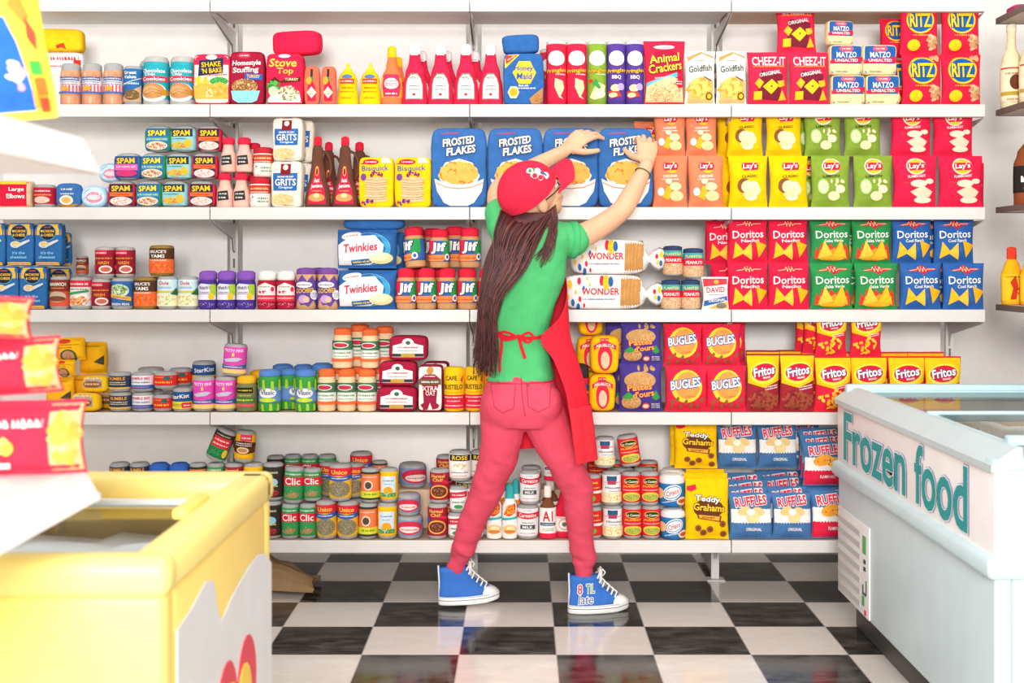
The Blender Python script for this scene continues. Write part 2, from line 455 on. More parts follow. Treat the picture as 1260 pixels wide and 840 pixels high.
# ================================================================ LEFT CHEST FREEZER (yellow)
YEL, YEL2 = '#FFDF78', '#FFE58A'
fz = empty('chest_freezer', (-.455, 1.6, 0)); tag(fz, 'yellow chest freezer, white wave and red heart on its side, in the left foreground', 'freezer')
def bx(parent, name, args, m, bev=0, smooth=False):
    mb = MB(); [mb.box(*a, m, bev) for a in args]; o = mb.build(name, parent)
    if bev: autosmooth(o, 40)
    return o
Lf, Dp = -1.25, .68
bx(fz, 'cabinet', [(Lf, 0, 0, .045, .04, .802), (Lf, 0, Dp-.045, Dp, .04, .802), (-.045, 0, .046, Dp-.046, .04, .802), (Lf, Lf+.05, .046, Dp-.046, .04, .802), (Lf, 0, .01, Dp-.01, .02, .10)], mat(YEL, 'gloss'), .012)
bx(fz, 'rim', [(Lf-.01, .006, -.008, .05, .796, .848), (Lf-.01, .006, Dp-.07, Dp+.008, .796, .848), (-.055, .006, .02, Dp-.02, .796, .848)], mat('#FFE688', 'gloss'), .016)
bx(fz, 'inner_step', [(Lf+.05, -.05, Dp-.11, Dp-.07, .78, .80), (-.08, -.05, .05, Dp-.1, .78, .80)], mat('#F0C020', 'gloss'), .004)
mb = MB(); rows = []
for i in range(20):
    rows.append([(Lf+.06+(j/30)*(-Lf-.115), .055+i/19*(Dp-.13), .745+.02*noise.noise(Vector((j*.3, i*.3, 1)))+.015*noise.noise(Vector((j*.9, i*.9, 4)))) for j in range(31)])
mb.grid(rows, mat('#F0F2F4', 'rubber')); tag(mb.build('frost_bed', fz), kind='stuff')
for k, (a, b) in enumerate(((-.60, -.06), (-1.18, -.56))):
    f = bx(fz, 'sliding_lid', [(a, b, .055, .068, .805+.012*k, .818+.012*k), (a, b, Dp-.125, Dp-.105, .805+.012*k, .818+.012*k), (a, a+.016, .07, Dp-.125, .805+.012*k, .818+.012*k), (b-.016, b, .07, Dp-.125, .805+.012*k, .818+.012*k)], mat('#D9DCD6', 'metal'), .003)
    mb = MB(); zz = .810+.012*k; mb.grid([[(a+.016, .068, zz), (b-.016, .068, zz)], [(a+.016, Dp-.125, zz), (b-.016, Dp-.125, zz)]], glass_mat()); mb.build('glass_pane', f)
    bx(f, 'handle', [(a+.2, a+.34, Dp-.15, Dp-.135, .815+.012*k, .835+.012*k)], mat('#E8E9E6', 'metal'), .005)
bx(fz, 'lid_stop', [(-.075, -.05, .30, .44, .835, .852)], mat('#FFE070', 'gloss'), .006)
# decal on the right side: function from (Y,Z)
def side(parent, name, pts, col, x, kind='gloss'):
    mb = MB(); mb.tris(split(poly_tris(pts), .08), mat(col, kind), lambda a, b: (x, a, b)); 
    pts2 = [(x-.002, a, b) for a, b in pts]; mb.grid([[(x, a, b) for a, b in pts], pts2], mat(col, kind), True)
    return mb.build(name, parent, smooth=False)
wave = [(.05, .04), (.05, .742), (.12, .750), (.20, .768), (.248, .757), (.268, .715), (.288, .685), (.318, .69), (.36, .702), (.42, .712), (.50, .722), (.56, .724), (.62, .712), (.672, .682), (.672, .04)]
dec = side(fz, 'wave_decal', wave, '#E9E8E6', .003)
def heart(s, cy, cz, tip=1.0):
    pts = []
    for i in range(48):
        t = 2*math.pi*i/48
        x = 16*math.sin(t)**3; y = 13*math.cos(t)-5*math.cos(2*t)-2*math.cos(3*t)-math.cos(4*t)
        pts.append((cy+x/16*s*.85, cz+y/16*s*1.0))
    return pts
h1 = side(dec, 'heart_emblem', heart(.165, .395, .49), '#E93A50', .0045)
side(h1, 'heart_band', heart(.115, .395, .488), '#FFD24A', .006); 
h1b = side(dec, 'heart_core', heart(.075, .395, .485), '#E93A50', .0075)

# ================================================================ RIGHT CHEST FREEZER (pale blue)
BLU, BLU2 = '#CFE0E4', '#BBD6DD'
fr = empty('chest_freezer', (1.08, 2.87, 0)); tag(fr, 'pale blue chest freezer with teal Frozen food lettering along its side, at the right', 'freezer')
D2, W2, Z0 = 1.42, .66, .11
t = .04
bx(fr, 'cabinet', [(0, t, 0, D2, Z0, .56), (W2-t, W2, 0, D2, Z0, .75), (t+.0005, W2-t-.0005, 0, t, Z0, .56), (t+.0005, W2-t-.0005, D2-t, D2, Z0, .75), (t, W2-t, t, D2-t, Z0, Z0+.1)], mat(BLU, 'gloss'), .008)
bx(fr, 'sign_band', [(-.002, t, -.002, D2+.002, .545, .752), (t, W2, -.002, t, .545, .752)], mat('#F6F0EE', 'gloss'), .004)
bx(fr, 'bumper_rail', [(-.022, .012, -.022, D2+.012, .503, .555), (-.02, W2, -.022, .012, .503, .555)], mat('#CDE3E8', 'gloss'), .016)
mb = MB()                                            # sloping top rim
pf = [(-.012, .748), (-.012, .764), (.0, .774), (.045, .805), (.06, .805), (.062, .757), (.0, .75)]
mb.grid([[(x, y, z) for x, z in pf] for y in (-.01, D2+.004)], mat('#C6D6DB', 'gloss'), True, True)
o = mb.build('top_rim', fr, smooth=False)
for q in ((-.008, W2, -.012, .05, .748, .777), (.02, W2, D2-.04, D2+.006, .755, .815)): bx(o, 'end_rim', [q], mat('#C4E0E6', 'gloss'), .012)
# inner liner
bx(fr, 'liner', [(t+.002, t+.012, t+.001, D2-t-.001, .22, .735), (t+.012, W2-t, D2-t-.012, D2-t-.002, .22, .76), (t+.01, W2-t-.01, t+.01, D2-t-.02, .21, .23)], mat('#F1EFEA', 'gloss'), .002)
for k, (a, b) in enumerate(((.62, D2-.05), (.06, .66))):
    f = bx(fr, 'sliding_lid', [(.055, W2-.03, a, a+.028, .785+.014*k, .807+.014*k), (.055, W2-.03, b-.02, b, .775+.014*k, .797+.014*k), (.055, .075, a+.028, b-.02, .775+.014*k, .79+.014*k), (W2-.05, W2-.03, a+.028, b-.02, .775+.014*k, .79+.014*k)], mat('#BFE3EA', 'gloss'), .004)
    mb = MB(); zz = .792+.014*k; mb.grid([[(.075, a+.028, zz), (W2-.05, a+.028, zz)], [(.075, b-.02, zz), (W2-.05, b-.02, zz)]], glass_mat()); mb.build('glass_pane', f)
# vent panel
vp = bx(fr, 'vent_panel', [(-.006, .0, D2-.40, D2-.02, .118, .405)], mat('#E6E4E1', 'gloss'), .002)
mb = MB()
for k in range(7):
    z = .135+k*.037
    mb.box(-.0075, -.006, D2-.30, D2-.03, z, z+.018, mat('#BFBDBB', 'plain'))
mb.build('louver', vp, smooth=False)
mb = MB()
for (a, b, c, d, col) in ((.37, .335, .315, .37, '#4FA05A'), (.365, .345, .285, .297, '#3A3A3A'), (.365, .345, .262, .274, '#3A3A3A'), (.375, .372, .19, .235, '#2F4A40'), (.372, .335, .186, .192, '#2F4A40'), (.338, .333, .186, .215, '#2F4A40'), (.352, .33, .15, .18, '#4FA05A'), (.372, .355, .125, .14, '#D83A5A')):
    mb.box(-.0085, -.006, D2-a, D2-b, c, d, mat(col, 'gloss'))
mb.build('control_marks', vp, smooth=False)
bx(fr, 'shadow_base', [(.05, W2-.04, .04, D2-.04, .0, .112)], mat('#4A4846', 'rubber'), .004)  # dark base added under the cabinet, its colour standing in for the shadow there
# lettering: runs from the far end towards the camera
def sign(parent, text, y_far, y_near, z0, z1, x, col, out, name):
    base = text_tris(text, .03, 3); a0, a1, b0, b1 = bbox(base)
    def tf(p): return (y_far-(p[0]-a0)/(a1-a0)*(y_far-y_near), z0+(p[1]-b0)/(b1-b0)*(z1-z0))
    mb = MB()
    for off, c, xx in ((.018, col, x-.0035), (.034, '#FFFFFF', x-.0022), (.040, '#7F7FC8', x-.001)):
        tr = [[tf(p) for p in q] for q in text_tris(text, off, 3)]
        mb.tris(tr, mat(c, 'plain'), lambda a, b: (xx, a, b))
    return mb.build(name, parent, smooth=False)
sign(fr, 'Frozen', D2-.09, .65, .567, .735, -.002, '#1E9C9E', '#fff', 'lettering')
sign(fr, 'food', .575, .16, .567, .737, -.002, '#1E9C9E', '#fff', 'lettering')
# packets lying in the right freezer
for i, (x, y, z, w, d, h, c, n) in enumerate(((.17, .75, .23, .18, .24, .40, '#E8D8BC', 'beige carton standing at the left in the pale blue freezer'), (.42, .86, .23, .22, .2, .42, '#F3EEE6', 'white carton in the middle of the pale blue freezer'), (.42, .42, .23, .26, .3, .36, '#E2CFAE', 'tan carton nearest the camera in the pale blue freezer'), (.17, .32, .23, .16, .26, .33, '#EFE7DA', 'cream carton at the near left in the pale blue freezer'), (.34, 1.2, .23, .30, .2, .40, '#EBDDC6', 'pale beige carton at the far end of the pale blue freezer'))):
    h += .10; mb = MB(); mb.box(-w/2, w/2, -d/2, d/2, 0, h, mat(c), .012)
    mb.box(-w/2+.02, w/2-.02, -d/2+.03, d/2-.03, h, h+.001, mat('#D9C09A'))
    tag(mb.build('frozen_carton', loc=(1.08+x, 2.87+y, z+.001)), n, 'carton', 'cartons in the pale blue freezer')

# ================================================================ LEFT FOREGROUND RACK
rk = empty('display_rack', (-.58, 1.0, 0)); tag(rk, 'white display rack at the left edge, two shelves jutting out over the yellow freezer', 'rack')
for z, th, nm in ((1.39, .047, 'upper_shelf'), (.952, .043, 'lower_shelf')):
    mb = MB()
    pf = [(-.6, z), (-.006, z), (.018, z-th), (.006, z-th-.002), (-.012, z-.016), (-.6, z-.016)]
    y0, y1 = -.4, .68
    mb.grid([[(x, y, zz) for x, zz in pf] for y in (y0, y1)], mat('#F5F2EF', 'metal'), True, True)
    mb.box(-.6, .006, y1-.012, y1, z-th, z-.0165, mat('#F2EEEA', 'metal'))
    mb.build(nm, rk, smooth=False)
for y in (-.35, .12):
    bx(rk, 'post', [(-.66, -.602, y, y+.05, 0, 1.9)], mat('#EDEAE7', 'metal'), .004)
# ================================================================ THE PERSON REACHING UP TO THE BOXES
from mathutils.bvhtree import BVHTree
def bake(mb, name, parent, m, voxel, smooth=4, disp=None, mat2=None):
    """fuse the overlapping volumes of mb into one continuous skin"""
    t = mb.build('tmp'); md = t.modifiers.new('r', 'REMESH'); md.mode = 'VOXEL'; md.voxel_size = voxel; md.use_smooth_shade = True
    if smooth:
        sm = t.modifiers.new('s', 'SMOOTH'); sm.iterations = smooth; sm.factor = .5
    dg = bpy.context.evaluated_depsgraph_get(); dg.update()
    me = bpy.data.meshes.new_from_object(t.evaluated_get(dg)); bpy.data.objects.remove(t)
    me.name = name; me.materials.clear(); me.materials.append(m)
    if disp:
        nr = [v.normal.copy() for v in me.vertices]
        for v, n in zip(me.vertices, nr): v.co += n*disp(v.co)
    me.polygons.foreach_set('use_smooth', [True]*len(me.polygons)); me.polygons.foreach_set('material_index', [0]*len(me.polygons)); me.update()
    o = bpy.data.objects.new(name, me); COL.objects.link(o)
    if parent: o.parent = parent
    return o
def catmull(P_, k=5):
    out = []
    n = len(P_)
    for i in range(n-1):
        p0, p1, p2, p3 = P_[max(i-1, 0)], P_[i], P_[i+1], P_[min(i+2, n-1)]
        for j in range(k):
            t = j/k
            out.append([.5*((2*b)+(-a+c)*t+(2*a-5*b+4*c-d)*t*t+(-a+3*b-3*c+d)*t**3) for a, b, c, d in zip(p0, p1, p2, p3)])
    out.append(list(P_[-1])); return out
def limb(mb, pts, m, k=5, n=16, grow=0):
    """pts: (px, py, Y, radius in m)"""
    q = [list(W(a, b, c))+[r+grow] for a, b, c, r in pts]; q = catmull(q, k)
    mb.tube([p[:3] for p in q], [p[3] for p in q], m, n); mb.ball(q[0][:3], q[0][3], m, 8); mb.ball(q[-1][:3], q[-1][3], m, 8)
def loft(mb, secs, m, k=4, n=28, e=2.3, grow=0):
    """secs: (cx px, y px, depth Y, half width m, half depth m)"""
    q = catmull([list(W(a, b, c))+[hw, hd] for a, b, c, hw, hd in secs], k); rows = []
    for x, y, z, hw, hd in q:
        row = []
        for j in range(n):
            a = 2*math.pi*j/n; c, s_ = math.cos(a), math.sin(a); kk = (abs(c)**e+abs(s_)**e)**(-1/e)
            row.append((x+c*kk*(hw+grow), y+s_*kk*(hd+grow), z))
        rows.append(row)
    mb.grid(rows, m, True, True)
SKIN = mat('#E2AF8C', 'skin')
TORSO = [(641, 470, 4.24, .108, .090), (640, 440, 4.24, .098, .083), (638.5, 412, 4.24, .092, .078), (643, 380, 4.24, .103, .085), (649, 345, 4.24, .116, .096), (653, 312, 4.24, .122, .098), (655, 290, 4.24, .128, .086), (654, 275, 4.245, .105, .066), (652, 265, 4.25, .06, .05)]
R_ARM = [(684, 296, 4.25, .047), (712, 292, 4.27, .044), (742, 276, 4.29, .0385), (764, 259, 4.31, .036), (773, 246, 4.33, .0355), (783, 228, 4.36, .0315), (791, 213, 4.385, .0255), (795.5, 203, 4.40, .0235)]
L_ARM = [(624, 282, 4.25, .047), (617, 262, 4.30, .043), (613, 240, 4.36, .038), (620, 227, 4.40, .0355), (638, 217, 4.405, .035), (660, 204, 4.41, .0315), (680, 193, 4.42, .0255), (693, 186.5, 4.425, .0235)]
R_LEG = [(666, 502, 4.24, .082), (681, 540, 4.25, .071), (696, 570, 4.27, .063), (708, 597, 4.30, .055), (712, 625, 4.33, .050), (715, 660, 4.38, .046), (718, 690, 4.41, .0375), (718.5, 704, 4.42, .0345)]
L_LEG = [(619, 502, 4.24, .080), (617, 540, 4.26, .072), (611, 570, 4.29, .064), (598, 605, 4.34, .055), (583, 637, 4.39, .049), (573, 665, 4.43, .044), (566, 684, 4.462, .0365), (562, 696, 4.485, .0335)]
def hand(mb, wr, f, n, left, curls, thumb, m, s=1.0):
    f = Vector(f).normalized(); n = Vector(n); n = (n-f*n.dot(f)).normalized(); t = n.cross(f) if left else f.cross(n)
    wr = Vector(wr)
    rows = []
    for d, hw, hn in ((-.012, .022, .017), (.012, .026, .016), (.035, .034, .0155), (.06, .0385, .0145), (.078, .038, .0125), (.088, .034, .009)):
        rows.append([wr+f*d*s+t*(math.cos(a)*hw*s)+n*(math.sin(a)*hn*s) for a in [2*math.pi*k/18 for k in range(18)]])
    mb.grid(rows, m, True, True)
    tips = []
    for i, (off, L, r) in enumerate(((.0285, .90, .0082), (.0098, 1.0, .0085), (-.0095, .94, .0081), (-.0275, .76, .0073))):
        p = wr+f*(.078-.004*abs(i-1))*s+t*off*s; d = f.copy(); pts = [p-f*.02*s, p]; rr = [r*s*1.05, r*s*1.1]
        d = (d+t*(.07*(1.4-i))).normalized()
        for L_, c in zip((.043, .027, .021), curls[i] if hasattr(curls[0], '__len__') else curls):
            ax = d.cross(n).normalized() if abs(d.dot(n)) < .97 else t
            ax = f.cross(n).normalized()
            d = Matrix.Rotation(math.radians(c), 3, ax) @ d
            p = p+d*L_*L*s; pts.append(p); rr.append(rr[-1]*.92)
        q = catmull([list(a)+[b] for a, b in zip(pts, rr)], 3)
        mb.tube([a[:3] for a in q], [a[3] for a in q], m, 10); mb.ball(q[-1][:3], q[-1][3]*1.0, m, 6); tips.append(p)
    p = wr+f*.022*s+t*.022*s; d1 = (f*thumb[0]+t*thumb[1]+n*thumb[2]).normalized(); d2 = (d1+f*.5+n*.1).normalized(); d3 = (d2+f*.2).normalized()
    pts = [p, p+d1*.036*s, p+d1*.036*s+d2*.030*s, p+d1*.036*s+d2*.030*s+d3*.022*s]
    q = catmull([list(a)+[b*s] for a, b in zip(pts, (.0135, .0115, .0098, .0082))], 3)
    mb.tube([a[:3] for a in q], [a[3] for a in q], m, 10); mb.ball(q[-1][:3], q[-1][3], m, 6)
    return tips, pts[-1]
mb = MB()
limb(mb, R_ARM, SKIN); limb(mb, L_ARM, SKIN)
loft(mb, TORSO, SKIN, grow=-.012); limb(mb, [(653, 282, 4.245, .05), (651, 262, 4.245, .047), (651, 246, 4.235, .05)], SKIN)
limb(mb, R_LEG, SKIN, grow=-.013); limb(mb, L_LEG, SKIN, grow=-.014); loft(mb, [(641, 452, 4.24, .09, .07), (641, 480, 4.24, .11, .085), (642, 515, 4.24, .11, .08)], SKIN)
limb(mb, [(719, 700, 4.42, .026), (722, 738, 4.425, .024)], SKIN); limb(mb, [(563, 688, 4.475, .020), (562, 722, 4.505, .022)], SKIN)
r_tips, _ = hand(mb, W(796, 202, 4.405), (.06, .42, .9), (-.10, 1, -.45), False, ((22, 42, 30), (20, 40, 30), (22, 42, 32), (26, 44, 34)), (.45, .75, .55), SKIN)
l_tips, l_th = hand(mb, W(695, 185, 4.427), (.72, .12, .62), (.32, .92, -.52), True, ((18, 26, 16), (24, 30, 18), (28, 34, 20), (34, 36, 22)), (.55, .8, .2), SKIN)
# head: fwd, up, right
HC = W(652, 238, 4.215); f = Vector((.81, .28, .50)).normalized(); u = Vector((-.36, -.48, .80)); u = (u-f*u.dot(f)).normalized(); r = f.cross(u).normalized()
HR = Matrix((r, f, u)).transposed()                  # local x right, y forward, z up
def hp(x, y, z): return HC+r*x+f*y+u*z
mb.ball(HC, (.076, .093, .088), SKIN, 16, HR); mb.ball(hp(0, .035, -.055), (.056, .062, .062), SKIN, 14, HR); mb.ball(hp(0, .066, -.098), (.026, .024, .02), SKIN, 10, HR)
mb.ball(hp(0, .010, -.075), (.058, .055, .045), SKIN, 12, HR)
mb.tube([hp(0, .090, -.005), hp(0, .106, -.035), hp(0, .100, -.044)], [.008, .0125, .009], SKIN, 10)
for sx in (-1, 1):
    mb.ball(hp(sx*.078, -.002, -.022), (.010, .019, .029), SKIN, 10, HR); mb.ball(hp(sx*.034, .075, -.035), (.022, .018, .02), SKIN, 8, HR); mb.ball(hp(sx*.031, .082, .012), (.024, .012, .010), SKIN, 8, HR)
mb.tube([hp(-.021, .090, -.070), hp(0, .098, -.068), hp(.021, .090, -.070)], [.004, .0062, .004], SKIN, 8)
mb.tube([hp(-.019, .089, -.077), hp(0, .097, -.078), hp(.019, .089, -.077)], [.004, .0062, .004], SKIN, 8)
person = bake(mb, 'person', None, SKIN, .0034, 2)
tag(person, 'person with long dark hair, red cap and green shirt, back turned, reaching up', 'person')
mb = MB()                                            # eyes and lips
for sx in (-1, 1):
    mb.ball(hp(sx*.031, .0835, -.006), .0105, mat('#F4F0EC', 'gloss'), 8); mb.ball(hp(sx*.032, .0895, -.006), .0056, mat('#3A2418', 'gloss'), 8)
    mb.tube([hp(sx*.016, .092, .013), hp(sx*.032, .092, .018), hp(sx*.048, .082, .013)], [.002, .003, .0015], mat('#4A2A22', 'hair'), 6)
mb.build('eyes', person)
mb = MB(); mb.tube([hp(-.020, .0925, -.0735), hp(0, .103, -.0735), hp(.020, .0925, -.0735)], [.0015, .0045, .0015], mat('#C8706A', 'skin'), 8); mb.build('lips', person)

# --- t-shirt
GRNM = mat('#52BA72', 'cloth')
mb = MB(); loft(mb, [(640, 468, 4.24, .108, .092)]+TORSO[1:-1]+[(652, 263, 4.25, .062, .052)], GRNM, grow=.006)
limb(mb, [(676, 293, 4.245, .058), (692, 294, 4.255, .062), (705, 295, 4.265, .0615)], GRNM); limb(mb, [(634, 288, 4.245, .058), (622, 279, 4.26, .060), (616, 264, 4.29, .058)], GRNM)
def cloth_fold(amp, sx, sz, seed):
    return lambda c: amp*(noise.noise(Vector((c.x*sx+seed, c.y*sx, c.z*sz+c.x*6)))+.5*noise.noise(Vector((c.x*sx*2.3+seed, c.y*sx*2, c.z*sz*2.1-c.x*9))))
shirt = bake(mb, 't_shirt', person, GRNM, .006, 3, cloth_fold(.0062, 9, 10, 3))
for nm, a, b in (('sleeve_cuff', W(700, 295, 4.262), W(710, 295.5, 4.268)),):
    mb = MB(); d = (b-a).normalized()
    mb.tube([a, a+d*.022, a+d*.026], [.0635, .0640, .061], mat('#4CB673', 'cloth'), 24); mb.build(nm, shirt)

# --- trousers
PNK = mat('#DF4F66', 'cloth')
mb = MB()
loft(mb, [(639.5, 457, 4.24, .110, .090), (640.5, 466, 4.24, .113, .094), (641, 482, 4.24, .128, .106), (642, 500, 4.24, .139, .113), (643, 515, 4.245, .138, .105), (645, 524, 4.245, .11, .09)], PNK)
mb.ball(W(619, 497, 4.205), (.070, .075, .075), PNK, 12); mb.ball(W(667, 497, 4.205), (.070, .075, .075), PNK, 12)
limb(mb, R_LEG, PNK); limb(mb, L_LEG, PNK)
def leg_fold(c):
    z = c.z; k = .35+1.1*math.exp(-((z-.48)/.10)**2)+1.8*math.exp(-((z-.19)/.07)**2)+.5*math.exp(-((z-.78)/.06)**2)
    return .0056*k*(noise.noise(Vector((c.x*10, c.y*8, z*(26 if z < .3 else 18)+c.x*10)))+.5*noise.noise(Vector((c.x*25+3, c.y*20, z*36))))
trousers = bake(mb, 'trousers', person, PNK, .006, 3, leg_fold)
def bvh(o): return BVHTree.FromPolygons([v.co for v in o.data.vertices], [list(p.vertices) for p in o.data.polygons])
def on(tree, px, py, lift=.002, Y=4.6):
    o0 = Vector((0, 0, CH)); d = (W(px, py, Y)-o0).normalized(); h_ = tree.ray_cast(o0, d)
    return (h_[0]-d*lift) if h_[0] else W(px, py, 4.2)
tt = bvh(trousers); st = mat('#B83850', 'cloth')
def seam(pts, nm, rad=.0014, tree=tt, parent=trousers, m=st):
    out = []
    for a, b in zip(pts, pts[1:]):
        n_ = max(2, int(math.dist(a, b)/4))
        out += [on(tree, a[0]+(b[0]-a[0])*i/n_, a[1]+(b[1]-a[1])*i/n_, .0008) for i in range(n_)]
    out.append(on(tree, *pts[-1], .0008)); mb = MB(); mb.tube(out, rad, m, 6); return mb.build(nm, parent)
seam([(604, 472), (608, 500), (618, 508), (632, 502), (634, 472), (604, 472)], 'back_pocket'); seam([(648, 472), (650, 500), (662, 507), (676, 500), (678, 470), (648, 472)], 'back_pocket')
seam([(641, 464), (643, 490), (646, 512)], 'centre_seam'); seam([(601, 470), (640, 472), (679, 469)], 'waistband_seam')
for p in ((613, 470), (650, 474), (668, 471)):
    mb = MB(); mb.ball(on(tt, *p), .004, mat('#8A7A6A', 'steel'), 6); mb.build('rivet', trousers)

# --- apron: worn in front, wrapped round the sides, tied at the back
RDM = mat('#E6283C', 'cloth')
AR = [(340, 655, .116, .110, 74, 72), (363, 655, .1165, .110, 99, 84), (390, 653, .126, .104, 132, 96), (414, 655, .126, .098, 168, 112), (440, 660, .133, .104, 156, 92), (475, 667, .142, .128, 150, 74), (500, 672, .139, .140, 150, 66), (530, 676, .139, .146, 150, 62), (558, 680, .137, .150, 150, 60)]
def apron_sheet(rows_, phi0=None, phi1=None, off=0, m=RDM, n=34, th=.003):
    q = catmull([[W(cx, py, 4.24).x, W(cx, py, 4.24).z, a, b, pr, pl] for py, cx, a, b, pr, pl in rows_], 4); g = []; g2 = []
    for x, z, a, b, pr, pl in q:
        lo = -pl if phi0 is None else phi0; hi = pr if phi1 is None else phi1; r0, r1 = [], []
        for j in range(n+1):
            ph = math.radians(lo+(hi-lo)*j/n); w_ = .006*math.sin(ph*7+z*3)*max(0, min(1, (1.0-z)*3))
            r0.append((x+(a+off+w_)*math.sin(ph), 4.24+(b+off+w_)*math.cos(ph), z)); r1.append((x+(a+off+w_+th)*math.sin(ph), 4.24+(b+off+w_+th)*math.cos(ph), z))
        g.append(r0); g2.append(r1)
    mb = MB(); mb.grid(g, m); mb.grid([r_[::-1] for r_ in g2], m)
    for i in (0, -1): mb.grid([g[i], g2[i]], m)
    for i in (0, -1): mb.grid([[r_[i] for r_ in g], [r_[i] for r_ in g2]], m)
    return mb
apron = apron_sheet(AR).build('apron', person)
apron_sheet([(497, 672, .139, .140, 0, 0), (530, 676, .139, .146, 0, 0), (563, 680.5, .137, .150, 0, 0)], 84, 151, .006, mat('#EE3442', 'cloth'), 14).build('pocket', apron)
ts = bvh(shirt)
def ribbon(pts, nm, w=.011, tree=ts, lift=.006, m=mat('#D2222F', 'cloth')):
    P3 = [on(tree, x, y, lift) for x, y in pts]; q = catmull([list(p) for p in P3], 4); mb = MB(); g = []
    for i, p in enumerate(q):
        a = Vector(q[max(i-1, 0)]); b = Vector(q[min(i+1, len(q)-1)]); d = (b-a).normalized(); sd = d.cross(Vector((0, -1, 0))).normalized()
        p = Vector(p); y = Vector((0, -.0025, 0))
        g.append([p+sd*w/2, p+sd*w/2+y, p-sd*w/2+y, p-sd*w/2])
    mb.grid(g, m, True, True); return mb.build(nm, apron, smooth=False)
ribbon([(609, 409), (616, 412), (626, 415), (637, 414), (648, 416), (662, 415), (674, 412)], 'waist_tie', .012)
ribbon([(617, 413), (617, 428), (615, 444), (615, 457)], 'waist_tie', .010, lift=.010); ribbon([(638, 414), (641, 425), (646, 441)], 'waist_tie', .011, lift=.010)
ribbon([(636, 414), (622, 408), (612, 411), (622, 418), (635, 415)], 'bow_loop', .008, lift=.014); ribbon([(640, 414), (650, 409), (656, 414), (650, 421), (640, 416)], 'bow_loop', .008, lift=.014)
mb = MB(); mb.ball(on(ts, 638, 414, .012), (.008, .005, .008), mat('#D2222F', 'cloth'), 8); mb.build('knot', apron)

# --- hair
H1, H2, H3 = mat('#53282A', 'hair'), mat('#70382F', 'hair'), mat('#35191A', 'hair')
mb = MB(); hr = random.Random(5)
loft(mb, [(657, 262, 4.205, .068, .045), (648, 276, 4.175, .076, .030), (636, 293, 4.145, .074, .026), (622, 318, 4.125, .066, .028), (609, 350, 4.12, .048, .024), (602, 385, 4.125, .034, .020), (599, 420, 4.13, .022, .014), (599, 450, 4.135, .010, .008)], H1, e=2)
for i in range(520):
    a = hr.random(); m = hr.choice((H1, H1, H2, H3))
    x0 = 616+68*a; y0 = 258+16*math.sin(math.pi*a)-6*a; dep = hr.uniform(-.026, .008); w = hr.uniform(-1, 1)
    if a > .82 and hr.random() < .6:                 # strands falling beside the face
        q = [(x0, y0, 4.17, 0), (x0+3, y0+22, 4.155, 0), (x0-2+w*3, y0+40, 4.135, 0), (x0-12+w*6, y0+62+w*8, 4.12, 0)]
    else:
        L_ = hr.uniform(.62, 1.0)
        q = [(x0, y0, 4.165+.03*a, 0), (x0-8-10*a, 288+6*w, 4.128+dep, 0), (608+34*a+w*7, 325+w*6, 4.108+dep, 0), (597+17*a+w*8, 365, 4.105+dep, 0), (598+w*12, 365+45*L_, 4.115+dep, 0), (599+w*13+3*math.sin(i), 365+100*L_, 4.125+dep*.7, 0)]
    pts = catmull([list(W(a_, b_, c_)) for a_, b_, c_, _ in q], 5)
    k = len(pts); ph = hr.uniform(0, 6)
    wv = hr.uniform(.003, .009); pts = [(p[0]+wv*math.sin(j*.62+ph*.35)*j/k, p[1]+.004*math.cos(j*.6+ph)*j/k, p[2]) for j, p in enumerate(pts)]
    mb.tube(pts, [.0026*(1-.75*j/(k-1)) for j in range(k)], m, 4)
mb.build('hair', person)

# --- cap
CAPM = mat('#E62C48', 'cloth')
mb = MB(); rows = []
for i in range(15):
    row = []
    for j in range(40):
        a = 2*math.pi*j/40; back = .5-.5*math.sin(a)     # a=90deg is forward
        tmax = math.radians(84+26*back); t = tmax*(i/14)
        rx, ry, rz = .093, .107, .102
        seam_ = 1-.012*max(0, math.cos(a*6))**8
        row.append(hp(rx*seam_*math.sin(t)*math.cos(a), -.004+ry*seam_*math.sin(t)*math.sin(a), .012+rz*math.cos(t)))
    rows.append(row)
mb.grid(rows, CAPM, True); 
inner = [[HC+(Vector(p)-HC)*.965 for p in r_] for r_ in rows]; mb.grid(inner, CAPM, True); mb.grid([rows[-1], inner[-1]], CAPM, True)
cap = mb.build('cap', person)
mb = MB(); g, g2 = [], []
for i in range(11):
    s_ = i/10; row, row2 = [], []
    for j in range(21):
        v = -1+2*j/20; hw = .083*(1-.08*s_); y = .080+.098*s_*(1-.40*v*v)**1 + .022*(1-v*v)*(1-s_)
        if i == 0: y = .062+.040*(math.sqrt(max(0, 1-v*v)))
        z = .026-.034*v*v+.010*s_
        row.append(hp(v*hw, y, z)); row2.append(hp(v*hw, y, z-.004))
    g.append(row); g2.append(row2)
mb.grid(g, CAPM); mb.grid([q[::-1] for q in g2], CAPM); mb.grid([g[-1], g2[-1]], CAPM)
for i in (0, -1): mb.grid([[q[i] for q in g], [q[i] for q in g2]], CAPM)
mb.build('brim', cap)
mb = MB(); mb.ball(hp(0, -.004, .115), .007, CAPM, 8); mb.build('button', cap)
